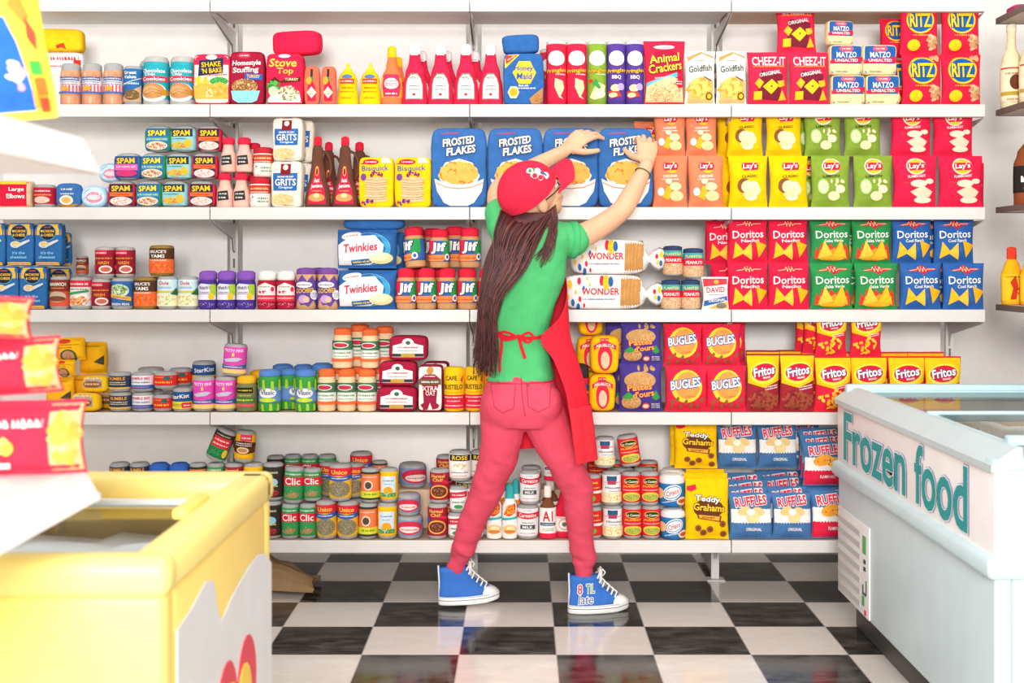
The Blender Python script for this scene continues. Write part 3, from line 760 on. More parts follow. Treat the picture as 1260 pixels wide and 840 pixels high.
# embroidered cherries on the cap front
badge = MB(); tc_ = bvh(cap)
def dot(px, py, rad, m, lift): badge.ball(on(tc_, px, py, lift), (rad, .002, rad), m, 8)
for p in ((657, 216), (664, 218), (671, 216), (661, 211), (652, 211)): dot(*p, .012, mat('#F4EEEA', 'cloth'), .002)
for p in ((658, 216), (665, 218)): dot(*p, .0085, mat('#E23048', 'cloth'), .0045)
for p in ((652, 210), (656, 209)): dot(*p, .006, mat('#3F9A55', 'cloth'), .005)
badge.tube([on(tc_, 662, 209, .006), on(tc_, 669, 213, .006), on(tc_, 676, 219, .006)], .003, mat('#2F66B0', 'cloth'), 6); badge.build('badge', cap)
# --- glasses
mb = MB(); gm = mat('#26201F', 'gloss')
for sx in (-1, 1):
    c = Vector((sx*.033, .108, -.008)); mb.tube([hp(c.x+.024*math.cos(a), c.y-.004*abs(math.cos(a)), c.z+.020*math.sin(a)) for a in [2*math.pi*k/20 for k in range(21)]], .0022, gm, 6)
    mb.tube([hp(sx*.057, .100, -.004), hp(sx*.078, .05, -.006), hp(sx*.082, .0, -.012), hp(sx*.08, -.012, -.03)], .0022, gm, 6)
mb.tube([hp(-.010, .108, -.004), hp(0, .111, -.002), hp(.010, .108, -.004)], .002, gm, 6); mb.build('glasses', person)
# --- bracelet and ring
mb = MB(); c = W(791, 213, 4.385); ax = (W(795.5, 203, 4.40)-W(786, 222, 4.37)).normalized(); a1 = ax.orthogonal().normalized(); a2 = ax.cross(a1)
pts = [c+(a1*math.cos(t)+a2*math.sin(t))*.0278 for t in [2*math.pi*k/24 for k in range(25)]]
mb.tube(pts, .0024, mat('#5F6A48', 'cloth'), 6); mb.tube([pts[6], pts[6]+Vector((.012, -.004, -.022)), pts[6]+Vector((.010, -.004, -.045))], .0016, mat('#5F6A48', 'cloth'), 5); mb.build('bracelet', person)

# --- high-top sneakers
SBL = mat('#3E74C8', 'cloth'); SWH = mat('#F2F0EC', 'rubber'); SDK = mat('#33415A', 'rubber')
def sneaker(loc, rz, ry, sticker):
    root = empty('sneaker'); root.parent = person; root.location = loc; root.rotation_euler = (0, math.radians(ry), math.radians(rz)); root.scale = (.93, .95, .95)
    def outline(x0, x1, w, n=36, sq=2.6):
        out = []
        for j in range(n):
            a = 2*math.pi*j/n; c, s_ = math.cos(a), math.sin(a); k = (abs(c)**sq+abs(s_)**sq)**(-1/sq)
            xx = (x0+x1)/2+c*k*(x1-x0)/2; tt_ = (xx-x0)/(x1-x0); ww = w*(.74+.38*math.sin(math.pi*min(1, tt_*.85+.12))*(.6+.4*tt_))
            out.append((xx, s_*k*ww/2))
        return out
    mb = MB(); so = outline(-.075, .165, .088)
    mb.grid([[(x*.985, y*.96, 0+max(0, x-.11)*.12) for x, y in so], [(x, y, .004+max(0, x-.11)*.12) for x, y in so], [(x, y, .026+max(0, x-.10)*.10) for x, y in so], [(x*.99, y*.95, .030+max(0, x-.10)*.1) for x, y in so]], SWH, True, True); mb.build('sole', root)
    mb = MB(); 
    for z, th in ((.017, .0022), (.0275, .0012)): mb.grid([[(x*1.004, y*1.01, z+max(0, x-.11)*.11) for x, y in so], [(x*1.004, y*1.01, z+th+max(0, x-.11)*.11) for x, y in so]], SDK, True)
    mb.build('sole_stripe', root)
    lay = [(.028, -.071, .158, .080), (.040, -.071, .156, .079), (.052, -.069, .140, .075), (.062, -.067, .112, .070), (.074, -.066, .088, .066), (.090, -.065, .066, .064), (.108, -.066, .052, .067), (.122, -.068, .047, .072), (.136, -.070, .043, .076)]
    mb = MB(); mb.grid([[(x, y, z) for x, y in outline(a, b, w)] for z, a, b, w in lay], SBL, True, True); up_ = mb.build('upper', root)
    mb = MB()                                         # toe cap
    tr = [(.030, .092, .1615, .084), (.040, .092, .160, .082), (.050, .098, .148, .074), (.056, .105, .134, .060)]
    rws = []
    for z, a, b, w in tr: rws.append([(a+(b-a)*math.sin(t)**.8 if math.sin(t) > 0 else a, w/2*math.cos(t), z) for t in [math.pi*k/16 for k in range(17)]])
    mb.grid(rws, SWH, False, False); mb.grid([rws[-1], [(tr[-1][1]+.012, y*.6, .0575) for x, y, z in rws[-1]]], SWH); mb.build('toe_cap', root)
    mb = MB()                                         # laces down the instep
    ins = [(.044, .138), (.052, .122), (.064, .106), (.082, .090), (.098, .076), (.112, .064)]
    for i, (x, z) in enumerate(ins):
        w = .021
        mb.tube([(x-.012, -w-.008, z-.012), (x+.002, -w*.6, z+.003), (x+.004, 0, z+.006), (x+.002, w*.6, z+.003), (x-.012, w+.008, z-.012)], .0032, SWH, 6)
        if i: mb.tube([(ins[i-1][0]+.002, -w*.7, ins[i-1][1]+.004), (x+.003, w*.7, z+.005)], .0028, SWH, 6); mb.tube([(ins[i-1][0]+.002, w*.7, ins[i-1][1]+.004), (x+.003, -w*.7, z+.005)], .0028, SWH, 6)
    mb.tube([(.046, 0, .142), (.058, -.016, .156), (.066, -.02, .146), (.060, -.012, .132)], .003, SWH, 6); mb.tube([(.046, 0, .142), (.058, .016, .158), (.066, .02, .148)], .003, SWH, 6); mb.build('laces', root)
    mb = MB(); mb.grid([[(x*.9+.045, y, z) for x, y in ((0, -.015), (.012, -.017), (.012, .017), (0, .015))] for z in (.10, .155)], mat('#E8E4DC', 'cloth'), True, True); mb.build('tongue', root)
    mb = MB(); mb.tube([(-.072, 0, .03), (-.069, 0, .08), (-.0715, 0, .146)], .0035, mat('#DDE4F0', 'cloth'), 6); mb.build('heel_strip', root)
    if sticker:
        mb = MB()
        def fn(x, z, o): return (-.014+x, -.0362-.0012-o, .036+z)
        w, h_ = .090, .078
        art(mb, [('T', '8', -.55, .72, .42, .46, '#E2404A', {'o': '#F6F4F2', 'b': .01, 'ow': .06}), ('T', 'TiL', .35, .74, .75, .42, '#5AA84A', {'o': '#F6F4F2', 'b': .01, 'ow': .06}), ('T', 'late', -.02, .24, 1.25, .42, '#4A5AA8', {'o': '#F6F4F2', 'b': .0, 'ow': .06, 's': .15})], w, h_, fn, .05, 'gloss')
        mb.build('sticker', root, smooth=False)
    return root
pr = W(718, 752, 4.425); sneaker((pr.x+.012, 4.425, .001), 14, 0, True)
pl = W(561, 738, 4.50); sneaker((pl.x+.006, 4.498, .012), 14, -1.5, False)
# ================================================================ GROCERIES SEWN FROM FELT
# each kind: builder -> root object; front of the thing faces -Y, base at z = 0, origin at the middle of its base
RED, CRIM, DRED = '#E8304C', '#EC2548', '#A82238'
GREY = '#A9A8A6'; WH = '#F4F0EA'; NAVY = '#2B3A5E'; BLUE = '#2F6DB8'; YLW = '#FBC912'; GRN = '#2E9350'; TAN = '#D9A878'; CRM = '#EFD9AE'
DBLUE = '#3C5A86'
KIND = {}
def kind(name, obj, cat, d):
    def deco(fn): KIND[name] = [fn, obj, cat, d, None]; return fn
    return deco
def box_thing(obj, w, h, d, col, items, seed=0, p=7, amp=.003, L=.02, side=None, extra=None):
    mb = MB(); box_body(mb, w, h, d, mat(col), p, amp, seed, sidem=mat(side) if side else None)
    art(mb, items, w, h, box_surface(w, h, d, p, amp, seed), L)
    return mb.build(obj)
def bag_thing(obj, w, h, d, col, items, seed=0, L=.015, flare=.05, amp=.005, back=None):
    mb = MB(); bag_body(mb, w, h, d, mat(col), seed, flare, amp, backm=mat(back) if back else None)
    art(mb, items, w, h, bag_surface(w, h, d, seed, flare, amp), L, step=.0006, base=.0012)
    return mb.build(obj)
def can_thing(obj, r, h, label, items, z0=None, z1=None, metal=GREY, ky=1.0, seed=0, lid=None, extra=None, hrim=.012):
    """tin of felt: grey body with domed ends and a paper band with artwork"""
    root = empty(obj)
    z0 = hrim if z0 is None else z0; z1 = h-hrim if z1 is None else z1
    pf = [(0, r*.5), (.001, r*.86), (hrim*.6, r*.97), (hrim, r), (h-hrim, r), (h-hrim*.55, r*.97), (h-.002, r*.84), (h-.0008, r*.5), (h, 0)]
    mb = MB(); lathe(mb, pf, mat(metal), ky, seed=seed)
    mb.build('can_body', root)
    mb = MB(); ro = r+.0012
    lathe(mb, [(z0, r-.001), (z0+.001, ro), ((z0+z1)/2, ro), (z1-.001, ro), (z1, r-.001)], mat(label), ky, seed=seed)
    art(mb, items, 2*1.25*r, z1-z0, lathe_surface([(0, ro), (h, ro)], z0, ro, ky, seed=seed), .009)
    mb.build('label', root)
    return root
def jar_thing(obj, prof, body, lid_prof, lid, lz0, lz1, label, items, ky=1.0, seed=0, names=('jar', 'lid', 'label'), full=True, ang=1.15, kind_='felt', extra=None):
    root = empty(obj)
    mb = MB(); lathe(mb, prof, mat(body), ky, seed=seed)
    if extra:
        R_ = max(r for z, r in prof); art(mb, extra, 2*1.35*R_, prof[-1][0], lathe_surface(prof, 0, R_, ky, seed=seed), .010)
    mb.build(names[0], root)
    if lid_prof:
        mb = MB(); lathe(mb, lid_prof, mat(lid), ky, seed=seed); mb.build(names[1], root)
    if items is not None:
        mb = MB(); R = max(r for z, r in prof)
        fn = lathe_surface(prof, lz0, R, ky, seed=seed); H = lz1-lz0
        if full:
            pp = [(z, prof_r(prof, z)+.0012) for z in [lz0+H*i/8 for i in range(9)]]
            lathe(mb, [(lz0-.0002, pp[0][1]-.002)]+pp+[(lz1+.0002, pp[-1][1]-.002)], mat(label), ky, seed=seed, dens=False)
            f2 = lambda x, z, o: fn(x, z, o+.0012)
            art(mb, items, 2*1.25*R, H, f2, .009)
        else:
            art(mb, items, 2*ang*R, H, fn, .009, base=.001)
        mb.build(names[2], root)
    return root

_used = {}
def children(o): return list(o.children)
def clone(o, parent=None):
    c = o.copy(); COL.objects.link(c); c.parent = parent
    for ch in children(o): clone(ch, c)
    return c
def put(k, px, z, yf, label, group=None, rz=0, rx=0, ry=0, s=1.0, sx=1.0, lift=0, sy=1.0):
    """px = where the front centre stands across the shelf, read off at the vanishing geometry of this room"""
    fn, obj, cat, d, proto = KIND[k]
    if proto is None: o = fn(); KIND[k][4] = o
    else: o = clone(proto)
    x = (px-CX)/F*yf
    o.location = (x, yf+d*s*sy/2, z+lift+.0008)
    o.rotation_euler = (math.radians(rx), math.radians(ry), math.radians(rz)); o.scale = (s*sx, s*sy, s)
    for k_ in ('label', 'category', 'group'):
        if k_ in o: del o[k_]
    tag(o, label, cat, group); GOODS.append(o)
    return o
GOODS = []
A, B, C_, D, E_ = LV[1], LV[2], LV[3], LV[4], LV[5]
FY = 4.505
PX = 1/343.0
def S_(w, h): return w*PX, h*PX       # px size at the shelf front -> metres
def KB(name, obj, cat, w, h, d, col, items, **k): KIND[name] = [lambda: box_thing(obj, w*PX, h*PX, d, col, items, seed=k.get('seed', len(name)*1.7), p=k.get('p', 8), amp=k.get('amp', .003), side=k.get('side')), obj, cat, d, None]
def KG(name, obj, cat, w, h, d, col, items, **k): KIND[name] = [lambda: bag_thing(obj, w*PX, h*PX, d, col, items, seed=k.get('seed', len(name)*2.3), flare=k.get('flare', .05), amp=k.get('amp', .005), back=k.get('back')), obj, cat, d, None]
def KC(name, obj, cat, w, h, label, items, **k): KIND[name] = [lambda: can_thing(obj, w*PX/2, h*PX, label, items, metal=k.get('metal', GREY), ky=k.get('ky', 1.0), seed=len(name)*1.3, z0=k.get('z0'), z1=k.get('z1')), obj, cat, w*PX*k.get('ky', 1.0), None]
def KJ(name, obj, cat, d, fn): KIND[name] = [fn, obj, cat, d, None]
def P(*pts): return [(z*PX, r*PX) for z, r in pts]

# ---------------- top row
KJ('peanut_jar', 'peanut_jar', 'jar', 25*PX, lambda: jar_thing('peanut_jar', P((0, 8), (.5, 11.5), (3, 12.6), (13, 12.7), (15, 12), (34, 12), (37, 12.7), (42, 12.2), (45, 9.5)), '#D89A76', P((42, 11.5), (45, 11.8), (50, 11.5), (52, 9), (52.5, 0)), GREY, 14*PX, 35*PX, '#F4E7E4',
    [('R', -1, .78, 1, 1, '#4C6AA8'), ('S', 0, .89, 1.8, .12, WH, 1)]+[('R', x, 0, x+.12, .5, '#E0566A') for x in [-.95+.26*i for i in range(8)]]+[('S', 0, .62, 1.5, .26, '#3A5A9C', 2), ('R', -1, 0, 1, .12, '#4C6AA8'), ('E', -.15, .3, .3, .14, '#E8A23C')],
    extra=[('E', -.5, .14, .12, .1, '#C98A68'), ('E', .1, .13, .12, .1, '#E6B08E'), ('E', .55, .15, .12, .1, '#C98A68'), ('E', -.3, .84, .12, .08, '#E6B08E'), ('E', .35, .83, .12, .08, '#C98A68')]))
KC('blue_can', 'food_can', 'can', 22, 49, '#2E6CA8', [('T', 'Great', -.1, .88, 1.2, .1, WH), ('T', 'Value', -.1, .75, 1.2, .1, WH), ('L', [(-1, .5), (1, .72)], .002, WH), ('S', 0, .55, 1.5, .1, WH, 1), ('P', [(-1, 0), (1, 0), (1, .5), (-1, .12)], '#C9A27E'), ('E', .1, .2, .7, .16, '#7A5A3C'), ('F', .1, .2, .6, .12, 10, .0018, ['#3E9A50', '#E8C26A'])])
KJ('frosting_tub', 'frosting_tub', 'tub', 32*PX, lambda: jar_thing('frosting_tub', P((0, 13), (1, 15), (4, 15.6), (52, 15.8), (55, 15.2)), '#35A6B2', P((50, 15.4), (56, 15.6), (60, 13.5), (61.5, 6), (62, 0)), '#B9B6B2', 1*PX, 49*PX, '#2CA5B0',
    [('R', -1.2, 0, 1.2, .13, '#B4B4B2'), ('T', 'Chocolate', 0, .86, 1.5, .10, WH), ('T', 'Chip', -.2, .76, .7, .08, WH), ('R', -.95, .58, .95, .72, RED), ('T', 'Cookies', 0, .65, 1.5, .09, WH), ('E', 0, .3, .85, .24, WH), ('E', -.05, .34, .75, .2, '#C58A52'), ('E', -.2, .37, .5, .10, '#D9A26A'), ('L', [(-.6, .3), (-.1, .4), (.5, .33)], .0012, '#8A5A30'), ('L', [(-.5, .24), (.0, .32), (.5, .26)], .0012, '#8A5A30'), ('E', .75, .3, .3, .08, '#B8862C')]))
KB('coating_box', 'coating_mix_box', 'box', 46, 63, .05, '#F2E8D2', [('R', -.93, .78, .93, .97, '#E32B50'), ('P', [(-.72, .56), (.62, .62), (.66, .92), (-.66, .87)], '#2B3358'), ('E', .0, .93, .3, .05, WH), ('T', 'SHAKE', -.02, .79, 1.05, .1, YLW, {'r': 4, 'o': '#1b1b2b'}), ('T', "'N BAKE", .02, .67, 1.1, .1, YLW, {'r': 4}), ('S', .3, .585, 1.1, .06, RED, 1, 3), ('F', -.5, .45, .38, .1, 24, .006, ['#FBD66A', '#F6C23C']), ('E', .42, .46, .5, .08, '#3F9A48'), ('F', .42, .47, .45, .08, 18, .004, ['#5BB25A']), ('P', [(-.93, .12), (.93, .12), (.93, .38), (.5, .44), (0, .4), (-.5, .42), (-.93, .36)], '#F4B04A'), ('P', [(-.3, .15), (.1, .15), (.05, .3), (-.2, .36)], '#F6CF92'), ('F', .3, .27, .6, .1, 26, .004, ['#F8C777', '#E89B34'])], side='#E32B50')
KB('stuffing_box', 'stuffing_mix_box', 'box', 43, 66, .05, '#A21C38', [('E', -.15, .92, .38, .055, RED), ('S', -.15, .92, .5, .05, WH, 1), ('T', 'Homestyle', 0, .77, 1.65, .12, WH, {'r': 2, 's': .1}), ('T', 'Stuffing', -.05, .64, 1.5, .13, WH, {'r': 3, 's': .1}), ('R', -.1, .47, .9, .58, '#2F5FB0', -4), ('T', 'TURKEY', .4, .53, .75, .06, YLW, {'r': -2}), ('E', -.1, .34, .75, .14, '#C89C6C'), ('F', -.1, .36, .72, .12, 60, .004, ['#E0BC8C', '#A87848', '#8E5E34']), ('P', [(-.88, .26), (.78, .26), (.6, .08), (.3, .04), (-.5, .04), (-.78, .1)], '#8CDCE0')], side='#8E1830')
KB('turkey_box', 'stuffing_mix_box', 'box', 46, 64, .09, '#E5244A', [('E', 0, .94, .32, .035, WH), ('T', 'Stove', -.05, .81, 1.5, .16, '#F6C94E', {'s': .15}), ('T', 'Top', .05, .64, .9, .15, '#F6C94E', {'s': .1}), ('P', [(-.9, .1), (-.5, .3), (.2, .33), (.8, .26), (.9, .05), (-.9, .05)], '#F6EDE4'), ('P', [(-.9, .42), (-.5, .54), (-.1, .42), (.85, .45), (.85, .54), (.1, .5), (-.3, .44)], '#5E2A1E'), ('T', 'TURKEY', .4, .49, .7, .05, '#F6DFA8'), ('F', .25, .22, .55, .14, 60, .004, ['#D8C8A4', '#8A6E48', '#F0E0BC']), ('F', -.55, .36, .35, .09, 16, .006, ['#2F8A3E', '#57AE50']), ('E', -.6, .26, .25, .09, '#BFE0B0')])
KB('red_flat_box', 'stuffing_mix_box', 'box', 62, 30, .07, '#E5244A', [], p=5)
KB('pepper_sauce_box', 'hot_sauce_box', 'box', 19, 48, .035, '#F06A50', [('R', -.16, .62, .16, .92, '#35322E'), ('R', -.2, .58, .2, .72, '#2E8A4A'), ('P', [(-.2, .6), (.2, .6), (.5, .46), (.55, .1), (-.55, .1), (-.5, .46)], '#D2244A'), ('P', [(-.6, .32), (0, .47), (.6, .32), (0, .17)], '#EFEBD0'), ('S', 0, .32, .7, .12, '#4A8A4A', 2), ('E', -.3, .62, .35, .1, '#F2A33A')], p=5)
KJ('mustard_bottle', 'mustard_bottle', 'bottle', 27*PX, lambda: jar_thing('mustard_bottle', P((0, 10), (1, 12.8), (5, 13.6), (14, 12.6), (22, 11.4), (32, 12.2), (38, 10), (43, 6), (45, 4)), '#FBC50E', P((43, 5.2), (46, 4.6), (48, 2.6), (52, 2.2), (54, 0)), '#FFD23A', 6*PX, 40*PX, '#FFD23A',
    [('E', 0, .88, .55, .08, '#5A7AA8'), ('R', -.7, .62, .7, .8, '#E0402E'), ('S', 0, .71, 1.1, .1, WH, 1), ('S', 0, .47, 1.1, .09, '#7A5A14', 1), ('S', 0, .33, 1.2, .08, '#7A5A14', 1), ('S', 0, .1, .8, .07, '#D2502E', 1)], ky=.7, full=False, names=('bottle', 'nozzle_cap', 'label')))
KJ('hot_sauce_bottle', 'hot_sauce_bottle', 'bottle', 26*PX, lambda: jar_thing('hot_sauce_bottle', P((0, 11), (1, 13), (26, 13), (36, 12), (48, 7.5), (60, 5.2), (62, 5)), '#F57A48', P((60, 5.4), (62, 5.8), (72, 5.2), (74, 3), (74.5, 0)), '#FFC41E', 6*PX, 44*PX, '#F57A48',
    [('P', [(-1.2, .1), (1.2, .1), (1.2, .75), (-1.2, .75)], '#FDB92E'), ('P', [(-.6, .12), (.6, .12), (.8, .5), (.62, .85), (-.62, .85), (-.8, .5)], '#D8345A'), ('E', 0, .55, .55, .18, '#F2DCD6'), ('S', 0, .56, .9, .2, '#C83250', 3), ('S', 0, .22, .8, .1, WH, 1)], full=False, names=('bottle', 'cap', 'label'), ang=1.3, ky=.8))
def ketchup():
    return jar_thing('ketchup_bottle', P((0, 13), (1, 15.6), (5, 16), (22, 15.2), (40, 12), (56, 7.5), (64, 6.5), (66, 6)), '#E2284C', P((64, 7), (66, 7.2), (74, 6.6), (76.5, 4), (77, 0)), '#F1ECEA', 5*PX, 71*PX, '#F1ECEA',
      [('P', [(-.62, .03), (.62, .03), (.66, .3), (.58, .44), (.3, .52), (-.3, .52), (-.58, .44), (-.66, .3)], '#5A8A6A'), ('P', [(-.56, .045), (.56, .045), (.6, .3), (.52, .42), (.26, .495), (-.26, .495), (-.52, .42), (-.6, .3)], '#F2EEE2'), ('T', 'HEINZ', 0, .43, .7, .05, '#3A6A4A', {'arc': .012}), ('S', 0, .35, .4, .03, RED, 1), ('S', 0, .285, .7, .04, '#3A3A3A', 1), ('S', 0, .215, .72, .04, '#3A3A3A', 1), ('E', 0, .12, .1, .025, RED), ('L', [(-.45, .08), (-.45, .16)], .001, '#3A8A4A'), ('L', [(.45, .08), (.45, .16)], .001, '#3A8A4A'), ('R', -.5, .865, .5, .93, '#F1ECEA'), ('R', -.5, .845, .5, .86, '#C8324C'), ('S', 0, .895, .6, .04, '#5A7A5A', 1)], full=False, ky=.75, names=('bottle', 'cap', 'label'))
KJ('ketchup', 'ketchup_bottle', 'bottle', 32*PX*.75, ketchup)
def hexagon(cx, cy, rx, ry): return [(cx+rx*math.cos(math.radians(a)), cy+ry*math.sin(math.radians(a))) for a in range(0, 360, 60)]
KB('graham_box', 'cracker_box', 'box', 50, 64, .06, '#3166A8', [('P', [(-.95, .96), (-.2, .97), (-.9, .7)], '#F6D04A'), ('P', [(-.9, .95), (-.3, .95), (-.86, .78)], '#D8402E'), ('S', -.62, .9, .4, .05, WH, 1, 30), ('P', hexagon(.05, .62, .58, .25), '#FBC93A'), ('T', 'Honey', .02, .69, .95, .13, '#2A5FA8', {'s': .1}), ('T', 'Maid', .05, .55, .75, .12, '#2A5FA8', {'s': .1}), ('T', 'Made with', .0, .37, .5, .04, WH), ('S', .15, .32, .9, .05, WH, 1), ('P', hexagon(-.5, .24, .3, .13), '#F6E0B0'), ('E', -.5, .24, .2, .08, '#F6A92A'), ('P', [(.3, .12), (.95, .33), (.95, .02), (.4, .02)], '#B88450'), ('F', .7, .12, .2, .07, 12, .0025, ['#9A6A3A'])])
KB('graham_box_flat', 'cracker_box', 'box', 46, 23, .06, '#3166A8', [], p=5, amp=.006)
def chips_tube(nm, col, picture, bbq=False):
    arts = [('E', 0, .76, .72, .125, '#F4EFEA'), ('T', 'Pringles', 0, .545, 1.7, .085, '#F5B62C', {'r': 5, 'o': '#2a3a1a', 's': .1, 'b': .025})]
    arts += [('T', 'BBQ', 0, .44, .75, .07, WH)] if bbq else [('S', .35, .49, .8, .04, WH, 1)]
    arts += picture
    return lambda: jar_thing('chip_tube', P((0, 11), (1, 12), (3, 12.2), (75, 12.2), (76, 12)), col, P((75, 12), (76, 12.5), (79, 12.4), (80.5, 10), (81, 0)), '#DAD6D0', 2*PX, 75*PX, col, arts, names=('tube', 'lid', 'printed_sleeve'))
chip = [('P', [(-.1, .42), (.5, .38), (.6, .26), (.3, .12), (.55, .07), (.2, .1), (-.15, .28)], '#F6E2A4')]
KJ('tube_red', 'chip_tube', 'tube', 25*PX, chips_tube('r', '#E02848', chip))
KJ('tube_green', 'chip_tube', 'tube', 25*PX, chips_tube('g', '#86A83A', [('P', [(-.6, .1), (0, .36), (.7, .3), (.5, .1), (-.2, .06)], '#F2E6A8'), ('P', [(-.4, .34), (-.1, .42), (.3, .26), (.1, .24)], '#3F9A48'), ('E', -.55, .38, .25, .03, '#E0402E'), ('E', .3, .16, .35, .06, '#F8F0C8')]))
KJ('tube_purple', 'chip_tube', 'tube', 25*PX, chips_tube('p', '#5A3E96', [('P', [(-.8, .2), (.1, .22), (.4, .12), (-.5, .08)], '#E0402E'), ('E', -.1, .26, .4, .06, '#F6E2A4'), ('E', .35, .28, .3, .06, '#B9A6D8'), ('E', -.3, .14, .35, .04, '#F6E2A4')], True))
KG('animal_bag', 'cracker_bag', 'bag', 53, 80, .06, '#E62A48', [('E', -.05, .895, .5, .032, WH), ('S', -.05, .895, .7, .035, RED, 1), ('P', [(-.85, .5), (-.5, .82), (.3, .85), (.8, .74), (.85, .5)], '#B02040'), ('T', 'Animal', -.05, .72, 1.5, .13, '#F9D24A', {'r': 6, 'o': '#8a1a30'}), ('T', 'Crackers', 0, .58, 1.7, .14, '#F9D24A', {'r': 8, 'o': '#8a1a30'}), ('P', [(-.95, .34), (.6, .5), (.6, .43), (-.95, .28)], '#4FC0D8'), ('S', -.1, .42, .9, .04, WH, 1, 4), ('P', [(-.95, .05), (.92, .05), (.92, .36), (.3, .44), (-.5, .36), (-.95, .28)], '#EBCF9C'), ('F', 0, .2, .85, .13, 34, .008, ['#DDB880']), ('F', 0, .2, .88, .15, 26, .0022, ['#9A7448', '#7A5834']), ('P', [(.5, .33), (.75, .44), (.92, .4), (.92, .28), (.7, .25)], '#D81E40'), ('S', .72, .34, .3, .07, WH, 2)])
KG('fish_bag', 'cracker_bag', 'bag', 38, 67, .045, '#EFEAE2', [('P', [(-.85, .8), (.2, .96), (.9, .86), (.9, .9), (.1, .99), (-.85, .88)], '#F4985A'), ('S', .0, .82, .8, .045, '#E86A3A', 1), ('T', 'Goldfish', 0, .67, 1.6, .12, '#4A5A50', {'r': 5, 's': .1}), ('P', [(-.85, .04), (.85, .04), (.85, .45), (.2, .52), (-.3, .5), (-.85, .4)], '#F6B878'), ('F', -.1, .3, .7, .18, 22, .011, ['#FBC04A', '#F6A03C', '#F9CE6A']), ('L', [(.2, .52), (.7, .44)], .004, '#5A3A2A'), ('E', .55, .16, .25, .07, '#7A4A24'), ('E', .55, .16, .15, .045, '#FBC92A')], seed=4)
KG('cheese_bag', 'cheese_cracker_bag', 'bag', 51, 66, .05, '#E72C4C', [('T', 'CHEEZ-IT', .0, .82, 1.65, .17, WH, {'b': .012}), ('S', 0, .72, 1.6, .045, '#F6A92A', 1), ('P', [(-.62, .12), (.5, .08), (.72, .56), (-.42, .64)], '#7C2434'), ('T', 'ORIGINAL', .02, .59, 1.1, .07, WH, {'r': 10}), ('P', [(-.35, .34), (.1, .48), (.5, .36), (.1, .2)], '#FBC52C'), ('E', .1, .35, .05, .02, '#8A5A14'), ('P', [(-.75, .4), (-.55, .5), (-.3, .42), (-.5, .3)], '#F6B62C'), ('P', [(.4, .44), (.75, .46), (.8, .36), (.5, .32)], '#F6B62C'), ('R', -.75, .1, -.35, .25, '#FBC52C', 4), ('P', [(.45, .08), (.85, .1), (.65, .28)], '#F6B62C')])
KB('matzo_box', 'flatbread_box', 'box', 42, 37, .05, '#2A5FA6', [('E', 0, .86, .42, .1, '#E85A70'), ('S', 0, .86, .5, .08, WH, 1), ('T', 'MATZO', 0, .66, 1.2, .19, WH), ('P', [(-.98, .36), (.98, .42), (.98, .6), (0, .54), (-.98, .5)], '#D8284A'), ('T', 'UNSALTED', 0, .475, 1.4, .1, WH), ('R', -.98, .03, .98, .36, '#EBD6A2'), ('F', 0, .2, .9, .12, 22, .0018, ['#D8B878']), ('S', -.3, .1, .7, .07, '#4A4A4A', 1)], amp=.004, side='#EBD6A2')
KG('round_cracker_bag', 'cracker_bag', 'bag', 49, 63, .055, '#E42444', [('E', .0, .68, .75, .27, '#FBCB22'), ('E', 0, .68, .66, .235, '#1F5FA8'), ('T', 'RITZ', 0, .68, 1.15, .28, '#FBCB22', {'o': '#16407a', 'b': .03}), ('S', .1, .38, 1.0, .06, '#F8B04A', 1), ('E', -.35, .18, .34, .11, '#FBCB22'), ('F', .65, .26, .25, .14, 6, .011, ['#D9A878', '#E6BC90', '#C89468']), ('F', .6, .9, .25, .06, 5, .009, ['#D9A878'])], seed=2)
# ---------------- second row
KB('red_pasta_box', 'pasta_box', 'box', 42, 33, .06, '#D21F3C', [('R', -.98, .86, .98, .97, '#F5C23C'), ('T', 'Large', .2, .66, .9, .18, WH), ('T', 'Elbows', .15, .42, 1.1, .17, WH), ('R', .8, 0.02, 1, .98, '#D8BE98')], side='#D8BE98', amp=.004)
KC('crimson_can', 'food_can', 'can', 26, 29, '#C02440', [('S', 0, .78, 1.3, .16, WH, 1), ('S', 0, .55, 1.5, .14, '#F6C24A', 1), ('E', 0, .25, .6, .2, '#F0C4B0'), ('F', 0, .25, .5, .15, 8, .0014, ['#C8405A'])])
KB('tuna_pouch', 'tuna_pouch', 'pouch', 33, 30, .035, '#3A6CA8', [('R', -.95, .02, .95, .14, '#B9842E'), ('S', -.1, .75, .9, .15, WH, 1), ('S', -.05, .56, 1.1, .1, WH, 1), ('E', -.1, .3, .55, .2, '#E8E0C8'), ('E', -.1, .3, .35, .12, '#E8B06A')], p=4, amp=.006)
KB('fish_tin', 'fish_tin', 'tin', 33, 27, .05, '#A8D2EA', [('E', 0, .5, .85, .4, '#CFE6F2'), ('E', .1, .45, .6, .25, '#E88AA0'), ('E', .1, .45, .5, .12, '#F6D8D8'), ('F', 0, .5, .7, .3, 8, .0018, ['#FFFFFF', '#7AA8C8']), ('L', [(-.6, .7), (-.2, .85)], .0015, '#2A2A2A')], p=2.6, amp=.003)
def spam(nm, face, txt, side, bits, nm2=None):
    KIND[nm] = [lambda: spam_b(face, txt, side, bits, len(nm)), 'luncheon_meat_can', 'can', .075, None]
